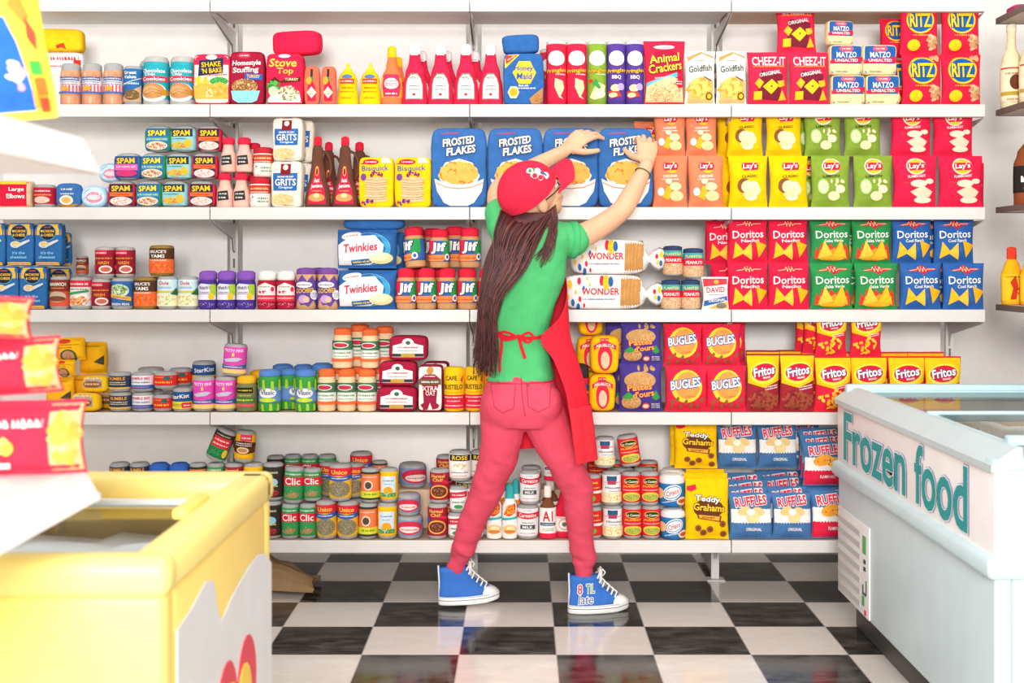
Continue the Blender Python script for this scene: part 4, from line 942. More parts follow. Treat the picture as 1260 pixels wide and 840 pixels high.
def spam_b(face, txt, side, bits, seed):
    root = empty('luncheon_meat_can'); w, h, d = 33*PX, 34*PX, .075
    mb = MB(); box_body(mb, w*.98, h, d*.98, mat(GREY), 3.6, .0015, seed); mb.build('can_body', root)
    mb = MB(); zz = h*.07; H = h*.80
    def fn(x, z, off):
        return (lambda q: (q[0], q[1], q[2]))(box_surface(w, h*1.3, d, 4.2, .0015, seed)(x, z+h*.22, off))
    def f2(x, z, off): p = fn(x, z, off+.0012); return (p[0], p[1], p[2]-h*.22+zz+0)
    N = 28
    rows = []
    for i in range(7):
        z = H*i/6; row = []
        for j in range(N):
            a = 2*math.pi*j/N; c, s_ = math.cos(a), math.sin(a); k = (abs(c)**4.2+abs(s_)**4.2)**(-1/4.2); e = .0012 if 0 < i < 6 else -.003
            row.append(wobble((c*k*(w/2+e), s_*k*(d/2+e), z+zz), .0015, 14, seed))
        rows.append(row)
    mb.grid(rows, mat(side), True)
    def ff(x, z, off):
        a = min(1, abs(2*x/w)); y = -(d/2)*max(0, 1-a**4.2)**(1/4.2)-off-.0014
        return wobble((x, y, z+zz), .0015, 14, seed)
    art(mb, [('R', -.86, .02, .86, .98, face)]+bits[:1]+[('T', 'SPAM', -.02, .78, 1.35, .26, txt, {'o': '#1c2b3a', 'b': .03, 'r': 2})]+bits[1:], w, H, ff, .012)
    mb.build('label', root); return root
spam('meat_red', '#2B3448', '#F8C62E', '#E4264A', [('R', -.84, .42, .84, .6, '#F0703C'), ('S', 0, .51, 1.3, .1, '#C8283A', 1), ('E', 0, .2, .82, .2, '#F2C9C0'), ('F', 0, .2, .7, .16, 18, .002, ['#D8405A', '#FFF6EE'])])
spam('meat_green', '#2F6AA8', '#F8DC3E', '#2F8A44', [('R', -.84, .4, .84, .6, '#3F8AC0'), ('S', 0, .5, 1.5, .15, '#C8E04A', 1), ('E', 0, .2, .8, .2, '#E8D0B0'), ('F', 0, .2, .7, .16, 14, .003, ['#9A5A3A', '#E0A070', '#C84A5A'])])
spam('meat_teal', '#8CC8CC', '#F8C62E', '#8CC8CC', [('R', -.84, .62, .84, .98, '#27364E'), ('S', -.2, .52, 1.1, .08, '#2A4A5A', 1), ('E', -.2, .22, .65, .16, '#D8B04A'), ('F', -.2, .22, .6, .12, 12, .003, ['#D85A6A', '#9AB84A']), ('E', .5, .3, .3, .2, '#E8B43A')])
spam('meat_pink', '#3A4A8A', '#F8C62E', '#3F6AA8', [('R', -.84, .34, .84, .62, '#E060A8'), ('S', 0, .5, 1.4, .14, '#F6D0E0', 1), ('E', 0, .2, .8, .15, '#C8386A')])
KJ('seasoning_jar', 'seasoning_jar', 'jar', 21*PX, lambda: jar_thing('seasoning_jar', P((0, 9), (1, 10.3), (12, 10.5), (20, 10), (27, 7.5), (33, 6.5), (36, 6.3)), '#E9B8A8', P((34, 7.4), (36, 8.4), (41, 8.2), (43, 5), (43.4, 0)), '#E22C48', 3*PX, 26*PX, WH, [('R', -.8, .25, .6, .75, '#3A3836', 6), ('S', -.1, .6, 1.0, .14, WH, 1), ('S', -.1, .4, .8, .14, WH, 1)], full=False, ang=1.0))
KJ('pancake_jar', 'sprinkle_jar', 'jar', 27*PX, lambda: jar_thing('sprinkle_jar', P((0, 11), (1, 13.2), (28, 13.4), (30, 12.4)), '#EFE2D4', P((29, 12.8), (30, 13.8), (35, 13.6), (37, 10), (37.5, 0)), '#C22A38', 1.5*PX, 28*PX, '#F3E9DF', [('R', -1.2, .6, 1.2, .98, '#D8402E'), ('S', 0, .82, 1.6, .16, '#F8E0A0', 1), ('S', 0, .66, 1.5, .1, WH, 1), ('E', -.5, .3, .3, .26, WH), ('F', -.5, .3, .25, .2, 7, .0022, ['#3A3A3A', '#C83A3A']), ('S', .35, .3, .8, .3, '#4A8A5A', 2)]))
KB('grits_box', 'grits_box', 'box', 43, 57, .06, '#EEE4D2', [('R', -.3, .72, .32, .99, '#8A1E2C'), ('E', 0, .86, .16, .06, '#F0E4D8'), ('S', 0, .75, .5, .04, WH, 1), ('R', -.82, .36, .75, .74, '#2F6AB0'), ('R', -.3, .7, .32, .8, '#8A1E2C'), ('S', 0, .66, 1.0, .07, WH, 1), ('T', 'GRITS', 0, .54, 1.35, .15, WH), ('T', 'Original', 0, .42, .9, .06, WH), ('E', -.2, .17, .75, .12, '#E6C68C'), ('F', -.2, .18, .65, .09, 30, .0022, ['#F8E6BE', '#C8A060']), ('S', .2, .045, .7, .03, '#8A7A68', 1)], amp=.004)
def syrup():
    root = jar_thing('syrup_bottle', P((0, 15), (1.5, 18), (8, 18.4), (20, 16.8), (38, 11.5), (58, 8.2), (73, 7.2), (76, 5.2), (78, 5)), '#6A4234', P((77, 5.6), (79, 6), (86, 5.6), (88, 3), (88.5, 0)), '#E2283E', 3*PX, 54*PX, '#E2284A',
        [('P', [(-.9, .03), (.9, .03), (.82, .4), (.5, .66), (.3, .93), (-.3, .93), (-.5, .66), (-.82, .4)], '#E2284A'), ('E', 0, .82, .24, .12, '#F6C24A'), ('E', 0, .81, .17, .09, '#8A3038'), ('T', 'Aunt', 0, .6, .7, .11, WH, {'r': 3}), ('T', 'Jemima', 0, .45, 1.2, .12, WH, {'r': 3}), ('S', 0, .34, .9, .05, '#F6C24A', 1), ('E', 0, .18, .75, .1, '#D89A5C'), ('E', 0, .23, .25, .05, '#FBE6A0')], full=False, ky=.62, names=('bottle', 'cap', 'label'), ang=.82)
    mb = MB(); pts = [(x*PX, 0, z*PX) for x, z in ((6, 70), (12, 68), (17, 60), (19, 50), (17.5, 41), (13, 35))]
    mb.tube(pts, [.006, .0055, .005, .005, .0055, .006], mat('#6A4234'), 10); mb.build('handle', root); return root
KJ('syrup', 'syrup_bottle', 'bottle', 36*PX*.62, syrup)
KB('pancake_box', 'pancake_mix_box', 'box', 45, 62, .06, '#FBC914', [('E', -.3, .9, .45, .055, '#E2283E'), ('P', [(-.95, .85), (-.6, .9), (-.3, .86)], '#E2283E'), ('S', -.3, .9, .6, .05, WH, 1), ('R', .3, .88, .85, .98, WH), ('T', 'Bisquick', -.05, .76, 1.55, .14, '#2F6A9A', {'r': 2, 'b': .012}), ('F', 0, .64, .35, .07, 7, .0055, ['#E2283E', '#3A3A90']), ('E', -.72, .6, .16, .07, '#7A4A9A')]+[('E', .0+.06*math.sin(i*2.3), .14+.047*i, .62, .034, '#E2B98A' if i % 2 else '#EBC79C') for i in range(10)]+[('L', [(-.55, .165+.047*i), (0, .145+.047*i), (.6, .165+.047*i)], .0009, '#8A6038') for i in range(9)]+[('F', -.5, .1, .35, .05, 8, .0055, ['#E2283E', '#3A3A90'])])
KB('flakes_box', 'cereal_box', 'box', 68, 98, .07, '#3A6CAC', [('S', -.32, .93, .6, .035, '#D8345A', 1, 3), ('P', [(-.74, .40), (-.5, .56), (0, .61), (.5, .56), (.74, .40), (.6, .3), (-.6, .3)], '#F4EEE6'), ('F', 0, .43, .66, .12, 90, .011, ['#F2A33A', '#F8C46A', '#F08A2C', '#F6B65A']), ('P', [(-.88, .36), (-.5, .30), (0, .285), (.5, .30), (.88, .36), (.8, .2), (.55, .06), (.3, .02), (-.3, .02), (-.55, .06), (-.8, .2)], '#F4EEE6'), ('L', [(-.84, .31), (-.45, .25), (0, .235), (.45, .25), (.84, .31)], .004, '#E58A6A'), ('T', 'FROSTED', .0, .83, 1.15, .10, WH, {'r': 8, 's': .15, 'o': '#26303c', 'b': .035, 'ow': .05}), ('T', 'FLAKES', .08, .715, 1.05, .10, WH, {'r': 8, 's': .15, 'o': '#26303c', 'b': .035, 'ow': .05})], amp=.004)
def lays(nm, col, sub, picture, oval=False, w=48, h=64, cat='chip bag', subc='#3a3a20'):
    logo = ([('E', 0, .79, .47, .16, '#F6EDE0'), ('E', 0, .79, .42, .14, '#FBC22C')] if oval else [('E', .12, .77, .35, .11, '#FBC22C')])
    KG(nm, 'chip_bag', cat, w, h, .055, col, logo+[('P', [(-.42, .78), (-.36, .86), (.4, .86), (.48, .8), (.42, .72), (-.3, .71)], '#D8243C'), ('T', "Lay's", .02, .79, .72, .13, WH, {'r': 4, 's': .1}), ('T', sub, 0, .6, .85, .05, subc, {'r': 3})]+picture, seed=len(nm)*1.9)
potato = [('E', -.3, .42, .35, .14, '#8A5634'), ('E', -.1, .40, .34, .12, '#F2DDAC'), ('E', .2, .4, .3, .1, '#F8E8BC'), ('E', .3, .33, .3, .1, '#F2DDAC'), ('E', .1, .2, .32, .07, '#F8E8BC'), ('E', -.1, .25, .25, .05, '#EBD09A')]
lays('chips_yellow', '#F9C60C', 'CLASSIC', potato)
lays('chips_green', '#87A33A', 'LIMON', [('E', -.45, .4, .32, .15, '#A9CF7A'), ('E', -.45, .4, .26, .12, '#D6EBB0'), ('L', [(-.65, .4), (-.25, .4)], .001, '#87A33A'), ('L', [(-.45, .3), (-.45, .5)], .001, '#87A33A'), ('F', .1, .48, .6, .06, 6, .008, ['#F2E2B0']), ('E', .1, .22, .32, .09, '#F2DDAC'), ('E', .45, .35, .25, .08, '#F8E8BC')], True)
lays('chips_red', '#E9244A', 'FLAMIN HOT', [('F', -.6, .46, .25, .04, 5, .0022, ['#4A6A4A']), ('E', .1, .46, .4, .07, '#F8DCC0'), ('P', [(-.3, .3), (.1, .18), (.6, .2), (.75, .3), (.3, .42)], '#F6D2B4'), ('E', .3, .14, .4, .06, '#F8E2C8'), ('E', .6, .5, .2, .05, '#F8DCC0')], True, w=54, subc=WH)
lays('chips_coral', '#F0855E', 'CHEDDAR', [('S', 0, .54, 1.0, .05, WH, 1), ('P', [(-.5, .2), (-.2, .42), (.1, .36), (-.1, .14)], '#F6B62C'), ('E', .3, .4, .35, .08, '#F8DCA8'), ('E', .35, .22, .4, .1, '#F6D29A'), ('E', -.6, .3, .2, .08, '#F2F0EE'), ('E', -.1, .5, .2, .05, '#F8E8BC')], w=43, subc=WH)
# ---------------- third row
KB('mac_box', 'macaroni_box', 'box', 34, 53, .05, '#3068A2', [('R', -.95, .72, .95, .97, '#F2B42E'), ('F', 0, .85, .85, .1, 26, .003, ['#F8CE62', '#D8922A']), ('E', 0, .78, .62, .19, '#5AA8D0'), ('E', 0, .78, .57, .175, '#2B2A3A'), ('S', 0, .9, .5, .05, '#E0506A', 1), ('T', 'MACARONI', 0, .81, .95, .06, '#F6C24A'), ('T', '& CHEESE', 0, .72, .9, .06, '#F6C24A'), ('P', [(-.1, .52), (.75, .62), (.8, .58), (.1, .46)], '#C9CDD2'), ('E', -.25, .5, .38, .08, '#C9CDD2'), ('F', -.25, .51, .33, .055, 14, .0028, ['#F2B42E', '#F8CE62']), ('T', "it's the", .0, .31, .9, .07, '#8CC4E8'), ('T', 'cheesiest', 0, .21, 1.2, .07, '#8CC4E8'), ('R', -.85, .02, .85, .09, '#F2B42E'), ('S', 0, .055, 1.4, .04, '#3068A2', 1)], amp=.003)
KC('sloppy_can', 'food_can', 'can', 24, 41, '#8A3A2E', [('T', 'MANWICH', 0, .82, 1.5, .13, WH, {'o': '#4a1a14'}), ('S', 0, .68, 1.2, .06, '#F6C24A', 1), ('R', -1.2, 0, 1.2, .55, '#D8583E'), ('E', 0, .35, .75, .2, '#C8B098'), ('E', 0, .28, .7, .1, '#7A4A34'), ('E', -.85, .5, .2, .08, '#3F9A48')])
KC('tomato_can', 'food_can', 'can', 27, 40, '#F0ECE6', [('R', -1.2, .74, 1.2, 1, '#D8344A'), ('S', 0, .86, 1.5, .14, WH, 1), ('S', 0, .66, 1.3, .08, '#3A3A3A', 1), ('P', [(-1.1, .4), (.8, .55), (.8, .64), (-1.1, .5)], '#3F9A58'), ('F', 0, .22, .7, .16, 22, .004, ['#F08A3A', '#E85A2E', '#F6B04A']), ('L', [(-.9, .3), (-.4, .04), (.5, .04), (.9, .3)], .0015, '#8A8A8A')])
KC('hash_can', 'food_can', 'can', 24, 38, '#9C2436', [('R', -1.2, .8, .3, 1, '#D8344A'), ('S', -.2, .88, 1, .1, WH, 1), ('S', 0, .66, 1.6, .12, '#F2A33A', 1), ('T', 'HASH', .05, .47, .9, .13, '#F2A33A'), ('E', .25, .2, .55, .16, '#F2E8DC'), ('E', .25, .2, .4, .1, '#C86A5A'), ('E', -.7, .3, .2, .1, '#D8344A')], metal='#B4B0AC')
KC('pea_can', 'food_can', 'can', 29, 39, '#3468A6', [('E', -.1, .62, .75, .26, '#DDE6C4'), ('F', -.1, .65, .62, .2, 26, .0034, ['#7AA25A', '#A8C48A', '#5A8A48']), ('P', [(-.8, .5), (.8, .36), (.8, .2), (-.8, .36)], '#F2B42E'), ('S', 0, .35, 1.1, .09, '#3468A6', 1, -6), ('T', 'GREEN PEAS', 0, .08, 1.3, .09, WH)])
KC('yam_can', 'food_can', 'can', 30, 40, '#5A3A2A', [('T', "BRUCE'S", -.1, .86, 1.2, .12, WH), ('T', 'YAMS', -.1, .68, 1.0, .14, WH), ('R', -1.2, 0, 1.2, .56, '#F0703C'), ('S', -.1, .52, 1.2, .1, '#F8DCC8', 1), ('F', 0, .25, 1.0, .2, 26, .004, ['#F58A4A', '#E0582C'])], metal='#9A7A3A')
KC('pineapple_can', 'food_can', 'can', 26, 41, '#CDE6EA', [('T', 'Dole', -.1, .87, .8, .14, '#D8304A'), ('S', -.1, .7, 1.2, .07, '#2F6AA8', 2), ('R', -1.2, .52, 1.2, .57, '#E8B43A'), ('R', -1.2, 0, 1.2, .48, '#EFE8C0'), ('F', 0, .24, .9, .18, 22, .003, ['#D8DCA0', '#F8F4D8', '#B4C070']), ('P', [(.4, .45), (.9, .7), (1.1, .4)], '#2E6A44')])
def jelly(nm, lidc, jarc, glass, items): KJ(nm, 'jelly_jar', 'jar', 23*PX, lambda: jar_thing('jelly_jar', P((0, 9), (1, 11.3), (5, 12), (30, 12), (35, 11), (38, 8.6)), jarc, P((36, 10.6), (38, 11.4), (45, 11.2), (47.4, 8), (48, 0)), lidc, 12*PX, 32*PX, glass, items, full=False, ang=1.2, extra=[('F', 0, .15, .8, .08, 24, .0012, ['#EDE6F6'])]))
jelly('grape_jar', '#8A58B8', '#4E3690', WH, [('P', [(-.95, 0), (.95, 0), (.9, .9), (-.5, 1), (-.95, .8)], '#E8E4EE'), ('T', "Welch's", -.15, .75, 1.1, .24, '#3A3A6A', {'r': 4}), ('S', -.2, .42, 1.0, .18, '#4A3A8A', 2), ('R', .35, .3, .95, .95, '#A8C83A'), ('E', .45, .2, .25, .2, '#F2C22C')])
jelly('strawberry_jar', '#EDEAE4', '#B0203C', WH, [('P', [(-.95, .1), (.95, .1), (.9, .8), (0, 1.05), (-.9, .8)], '#F2E6E0'), ('S', -.1, .8, 1.0, .12, '#3A7A4A', 1), ('F', -.3, .52, .4, .1, 5, .0045, ['#D8304A']), ('R', -.95, -.1, .95, .28, '#D8304A'), ('S', 0, .1, 1.5, .14, WH, 2), ('E', .6, .65, .16, .15, '#D8304A')])
KJ('swirl_jar', 'peanut_butter_jelly_jar', 'jar', 25*PX, lambda: jar_thing('peanut_butter_jelly_jar', P((0, 10), (1, 12.3), (5, 12.9), (42, 12.9), (44, 12)), '#D9A878', P((43, 12.2), (44, 12.9), (49, 12.6), (51, 9), (51.6, 0)), '#7A4E9A', 1*PX, 43*PX, '#CFA072',
    [('P', [(-1.2, 1), (-1.2, .1), (-.9, 0), (-.6, .3), (-.3, .1), (0, .12), (.3, .05), (.7, .25), (1.2, 0), (1.2, 1), (.9, .8), (.6, .98), (.2, .8), (-.2, 1), (-.6, .8)], '#6A4A9A'), ('E', -.1, .7, .7, .09, '#F0ECF4'), ('S', -.1, .7, 1, .07, '#4A3A6A', 1), ('T', 'GOOBER', 0, .53, 1.5, .14, '#F6C24A', {'o': '#3a2a5a', 'r': 3}), ('E', -.1, .28, .35, .12, '#C8A0C8'), ('E', .15, .27, .2, .09, '#F2B4A0'), ('E', .75, .4, .35, .14, WH), ('S', .75, .4, .5, .16, '#4A5AA0', 3)]))
KG('cake_box', 'snack_cake_box', 'box', 72, 48, .09, '#3468AA', [('P', [(-.95, .08), (.1, .08), (.55, .25), (.6, .6), (.3, .85), (-.5, .82), (-.95, .6)], '#F4F1F2'), ('P', [(.35, .12), (.55, .2), (.66, .5), (.5, .78), (.1, .9), (.5, .84), (.8, .62), (.78, .3), (.6, .14)], '#3FA0C8'), ('O', .1, .5, .72, .42, .0014, '#9AD0E8'), ('E', -.5, .84, .33, .1, WH, 10), ('S', -.5, .84, .5, .08, '#D8304A', 1, 8), ('T', 'Twinkies', -.18, .54, 1.15, .22, '#D8304A', {'r': 5, 's': .1}), ('P', [(-.5, .2), (.2, .26), (.2, .14), (-.5, .08)], '#3468AA'), ('S', -.15, .17, .6, .09, '#F6E04A', 1, 4), ('E', .52, .26, .4, .15, '#F6DFA4'), ('E', .45, .29, .3, .1, '#FBEBC0')], flare=.0, seed=3)
KB('cake_roll', 'snack_cake_box', 'box', 76, 17, .08, '#3468AA', [], p=3.2)
KJ('pb_jar', 'peanut_butter_jar', 'jar', 25*PX, lambda: jar_thing('peanut_butter_jar', P((0, 10), (1, 12.2), (5, 12.8), (34, 12.8), (38, 11.6), (41, 9.5)), '#C99466', P((39, 10.6), (41, 11.4), (48, 11.2), (50.5, 8), (51, 0)), '#E22840', 8*PX, 35*PX, '#3A62A8',
    [('R', -1.2, 0, -.35, 1, '#E02C44'), ('R', .35, .35, 1.2, 1, '#2F9A50'), ('T', 'Jif', 0, .64, 1.2, .55, WH, {'o': '#24305a', 'b': .04, 's': .1}), ('P', [(-1.1, .02), (.3, .02), (.9, .2), (.4, .33), (-1.1, .3)], '#F08A4A'), ('S', -.2, .16, 1.2, .12, '#C8341E', 1), ('E', .7, .22, .22, .16, '#F4EFEA'), ('E', .7, .22, .12, .09, '#3A62A8')]))
def bread():
    root = empty('bread_loaf'); w, h, d = 100*PX, 43*PX, .12
    mb = MB(); box_body(mb, w, h, d, mat('#F3F0EE'), 5, .006, 3, sc=8, N=10)
    it = [('R', .42, .03, .93, .97, '#C99355')]+[('L', [(.5+.09*i, .06), (.47+.09*i, .5), (.5+.09*i, .94)], .0014, '#B07C42') for i in range(4)]
    it += [('T', 'WONDER', -.08, .52, .95, .2, '#D8343E', {'o': WH, 'b': .025}), ('S', -.12, .30, .8, .08, '#5A6A7A', 1)]
    for x, y, r, c in ((-.05, .83, .07, '#E0304A'), (.06, .78, .10, '#F6C42C'), (.17, .8, .07, '#3468AA'), (-.62, .82, .05, '#E0304A'), (-.5, .62, .03, '#3468AA'), (-.7, .5, .03, '#F6C42C'), (-.6, .3, .04, '#E0304A'), (-.85, .72, .06, '#F6C42C'), (-.78, .2, .05, '#3468AA'), (-.5, .12, .03, '#E0304A'), (-.35, .72, .025, '#F6C42C'), (-.9, .35, .04, '#F6C42C'), (-.42, .88, .025, '#F6C42C'), (-.65, .08, .05, '#3468AA')):
        it.append(('E', x, y, r*.9, r*1.9*1.1, c))
    art(mb, it, w, h, box_surface(w, h, d, 5, .006, 3, 8), .015); mb.build('wrapped_loaf', root)
    mb = MB()                                            # gathered end of the wrapper
    rows = []
    for i, (x, r) in enumerate(((w/2-.012, .048), (w/2+.0, .036), (w/2+.012, .014), (w/2+.02, .011), (w/2+.035, .03), (w/2+.055, .040), (w/2+.072, .036))):
        rows.append([(x+.004*math.sin(k*1.9), r*1.1*math.cos(2*math.pi*k/20)*(1+.12*math.cos(k*2.4)), h*.44+r*math.sin(2*math.pi*k/20)*(1+.14*math.sin(k*2.2+i))) for k in range(20)])
    mb.grid(rows, mat('#F3F0EE'), True, True)
    def tf(x, z, o): return (w/2+.055+x, -.045-o, h*.44+z)
    art(mb, [('E', -.6, .3, .3, .3, '#E0304A'), ('E', .3, .5, .35, .4, '#F6C42C'), ('E', .2, -.5, .3, .35, '#3468AA'), ('E', -.4, -.4, .25, .25, '#F6C42C')], .04, .03, tf)
    mb.build('gathered_end', root); return root
KIND['bread'] = [bread, 'bread_loaf', 'bread', .12, None]
KC('peanut_tin', 'peanut_tin', 'tin', 26, 36, '#2FA6A6', [('T', 'PLANTERS', 0, .86, 1.5, .12, '#E8DC6A'), ('P', [(-1.2, .48), (1.2, .48), (1.2, .74), (0, .8), (-1.2, .74)], '#E2283E'), ('T', 'PEANUTS', 0, .6, 1.4, .13, WH), ('R', -1.2, 0, 1.2, .48, '#D8B08A'), ('F', 0, .24, .9, .2, 26, .003, ['#E6C8A4', '#BE9068'])], metal='#BDB8B2')
KIND['peanut_tin'][0] = lambda: jar_thing('peanut_tin', P((0, 11), (1, 12.6), (3, 13), (30, 13), (31, 12.6)), '#BDB8B2', P((30, 12.6), (31, 13.3), (35, 13), (36.4, 9), (36.8, 0)), '#34466A', 2*PX, 30*PX, '#2FA6A6', [('T', 'PLANTERS', 0, .87, 1.5, .12, '#E8DC6A'), ('P', [(-1.2, .46), (1.2, .46), (1.2, .74), (0, .8), (-1.2, .74)], '#E2283E'), ('T', 'PEANUTS', 0, .6, 1.4, .14, WH), ('R', -1.2, 0, 1.2, .46, '#D8B08A'), ('F', 0, .23, .9, .2, 26, .003, ['#E6C8A4', '#BE9068'])])
KG('seed_bag', 'seed_packet', 'packet', 35, 40, .03, '#F1EEEA', [('P', [(-.93, .7), (.93, .78), (.93, .95), (-.93, .95)], '#E2404C'), ('E', .1, .85, .2, .07, '#F6A04A'), ('T', 'DAVID', 0, .61, 1.5, .17, '#D8304A', {'r': 2}), ('S', 0, .46, 1.4, .05, '#4A6AA0', 1), ('P', [(-.93, .1), (.93, .28), (.93, .42), (-.93, .27)], '#3468AA'), ('T', 'ORIGINAL', .1, .29, 1.4, .09, WH, {'r': 5}), ('P', [(-.6, .04), (.93, .04), (.93, .25)], '#F2C04A'), ('E', .45, .12, .4, .09, '#8A8478')])
def doritos(nm, col, sub, bits, w=51, h=57):
    KG(nm, 'tortilla_chip_bag', 'chip bag', w, h, .055, col, [('P', [(-.75, .83), (-.2, .9), (0, .97), (.15, .9), (.8, .88), (.3, .82), (.05, .75), (-.1, .82)], '#D8243C'), ('L', [(-.6, .84), (-.25, .86), (-.18, .92), (-.12, .82), (-.04, .93), (.04, .81), (.1, .92), (.18, .83), (.26, .87), (.65, .87)], .0022, '#F6D0A0'), ('T', 'Doritos', .0, .64, 1.6, .17, WH, {'r': 2, 'b': .012}), ('T', sub, .1, .5, .95, .07, WH, {'r': 2})]+bits, seed=len(nm)*1.1)
tri = lambda x, y, s, r, c: ('P', [(x+s*math.cos(math.radians(a+r)), y+s*.62*math.sin(math.radians(a+r))) for a in (90, 210, 330)], c)
three = [tri(-.55, .27, .36, 20, '#FBBE2C'), tri(-.02, .25, .36, -25, '#FBC846'), tri(.62, .34, .36, 45, '#F8B01E'), ('F', 0, .27, .7, .12, 14, .0012, ['#D8862A'])]
doritos('tortilla_red', '#E32446', 'Nacho', three)
doritos('tortilla_blue', '#3062A8', 'Cool Ranch', three)
flame = [('P', [(-.85, .1), (-.8, .36), (-.65, .26), (-.55, .46), (-.35, .3), (-.1, .44), (.1, .32), (.35, .46), (.5, .3), (.7, .44), (.85, .3), (.85, .08)], '#E8402E'), ('P', [(-.7, .1), (-.6, .3), (-.3, .24), (.1, .34), (.4, .25), (.7, .3), (.75, .1)], '#F6922C'), tri(-.35, .26, .4, 10, '#FBC846'), tri(.4, .27, .42, -5, '#FBBE2C'), ('E', 0, .1, .6, .05, '#F6B62C')]
doritos('tortilla_green', '#2E8E4C', 'Salsa Verde', flame, w=53)
# ---------------- fourth row
KG('yellow_packet', 'candy_packet', 'packet', 40, 28, .06, '#F8B81C', [('E', -.1, .85, .4, .09, '#D8402E'), ('S', .1, .7, 1.4, .09, '#B86A1E', 1), ('S', -.1, .58, .9, .08, '#4A4030', 1), ('E', .1, .2, .5, .3, '#3F5A40'), ('E', .1, .2, .38, .24, '#C8906A'), ('L', [(0, .02), (.05, .42)], .001, '#5A3A2A'), ('L', [(.2, .02), (.18, .42)], .001, '#5A3A2A')], flare=.02)
KG('yellow_pack_tall', 'candy_packet', 'packet', 33, 40, .07, '#F8B81C', [('S', -.1, .88, 1.3, .06, '#B86A1E', 1), ('P', [(.2, .4), (.9, .3), (.9, .6)], '#4A4A3A')], flare=.02)
KB('chub_pack', 'sausage_pack', 'pack', 38, 23, .06, '#F8C01C', [('R', -.9, .3, .6, .95, '#A89C94'), ('S', -.2, .85, 1.2, .12, '#E8E0DA', 1), ('E', -.15, .5, .7, .2, '#9A5A30'), ('S', -.15, .52, 1.1, .2, '#F6D8A0', 1), ('S', -.15, .32, 1.0, .09, '#2A5A8A', 1)], p=3.5, amp=.005)
def flatcan(nm, label, items, w=28, h=24): KC(nm, 'food_can', 'can', w, h, label, items)
flatcan('navy_can', '#34405E', [('T', 'BUMBLE', 0, .78, 1.3, .24, '#F6A82C'), ('S', 0, .42, 1.4, .3, '#F0DCA0', 2), ('R', -1.2, 0, 1.2, .1, '#F6C22C')])
flatcan('clam_can', '#ECEAEE', [('T', 'BUMBLE BEE', 0, .8, 1.5, .2, '#D8405A'), ('S', 0, .5, 1.5, .2, '#5A6A9A', 1), ('R', -1.2, 0, 1.2, .28, '#2F5FA8'), ('S', 0, .14, 1.3, .16, '#E88A9A', 1)])
flatcan('shrimp_can', '#E0302E', [('S', 0, .82, 1.4, .2, '#F6A82C', 1), ('E', .3, .75, .25, .2, '#2F6A6A'), ('S', 0, .35, 1.3, .32, '#F8C43A', 1)], h=21)
flatcan('tuna_can', '#2A5590', [('T', 'StarKist', 0, .72, 1.6, .24, WH, {'r': 4}), ('R', -1.2, 0, 1.2, .42, '#E8D22C'), ('S', -.3, .22, 1.0, .16, '#3A6A4A', 2), ('R', .2, .05, 1, .36, '#E0304E'), ('S', .6, .2, .5, .14, WH, 1)], h=29)
KC('pink_can', 'fish_can', 'can', 30, 43, '#E64FB4', [('T', 'PRETTY PINK', 0, .88, 1.5, .11, '#F8E8F2', {'arc': -.03}), ('P', [(-.1, .72), (0, .78), (.1, .72), (.06, .64), (-.06, .64)], '#F6E04A'), ('P', [(-.8, .5), (-.5, .42), (.3, .45), (.7, .56), (.3, .6), (-.3, .56)], '#C8C6D8'), ('P', [(-1.2, .16), (1.2, .2), (1.2, .36), (0, .28), (-1.2, .32)], '#2F6AA0'), ('S', 0, .24, 1.4, .08, WH, 1), ('R', -1.2, 0, 1.2, .15, '#F0CC7A')], ky=.9)
KJ('olive_jar', 'pickle_jar', 'jar', 29*PX, lambda: jar_thing('pickle_jar', P((0, 11), (1, 13.8), (5, 14.3), (30, 14.3), (34, 13), (36, 11)), '#7D7A50', P((34, 12), (36, 13), (41, 12.8), (43.6, 9), (44, 0)), '#F6B62A', 6*PX, 30*PX, '#6E7A44', [('R', -.8, .72, .7, 1, '#2C2E22'), ('S', 0, .86, 1.2, .14, '#F2D24A', 1), ('S', 0, .6, 1.0, .14, '#B8D24A', 1), ('R', -.9, .25, .9, .5, '#3E7A3E'), ('S', 0, .37, 1.4, .16, '#E8D84A', 1), ('R', -.7, .03, .8, .17, '#D85A5A')], full=False))
KJ('pickle_jar', 'pickle_jar', 'jar', 28*PX, lambda: jar_thing('pickle_jar', P((0, 11), (1, 13.4), (5, 13.9), (40, 13.9), (44, 12.6)), '#3F9A44', P((43, 12.6), (44, 13.6), (49, 13.3), (51.4, 9), (52, 0)), '#5A86C8', 12*PX, 30*PX, '#6A92C8', [('E', 0, .62, .65, .32, WH), ('T', 'Vlasic', 0, .66, 1.0, .3, '#3A4A8A', {'s': .15}), ('E', 0, .15, .6, .14, '#C8DC3A')], extra=[(('P'), [(x-.12, a), (x+.12, a), (x+.05, b), (x-.1, b)], '#A9CC3E') for x, a, b in ((-.8, .03, .23), (-.3, .02, .22), (.25, .04, .23), (.75, .03, .22), (-.75, .62, .88), (-.2, .6, .9), (.35, .62, .86), (.85, .6, .9))]))
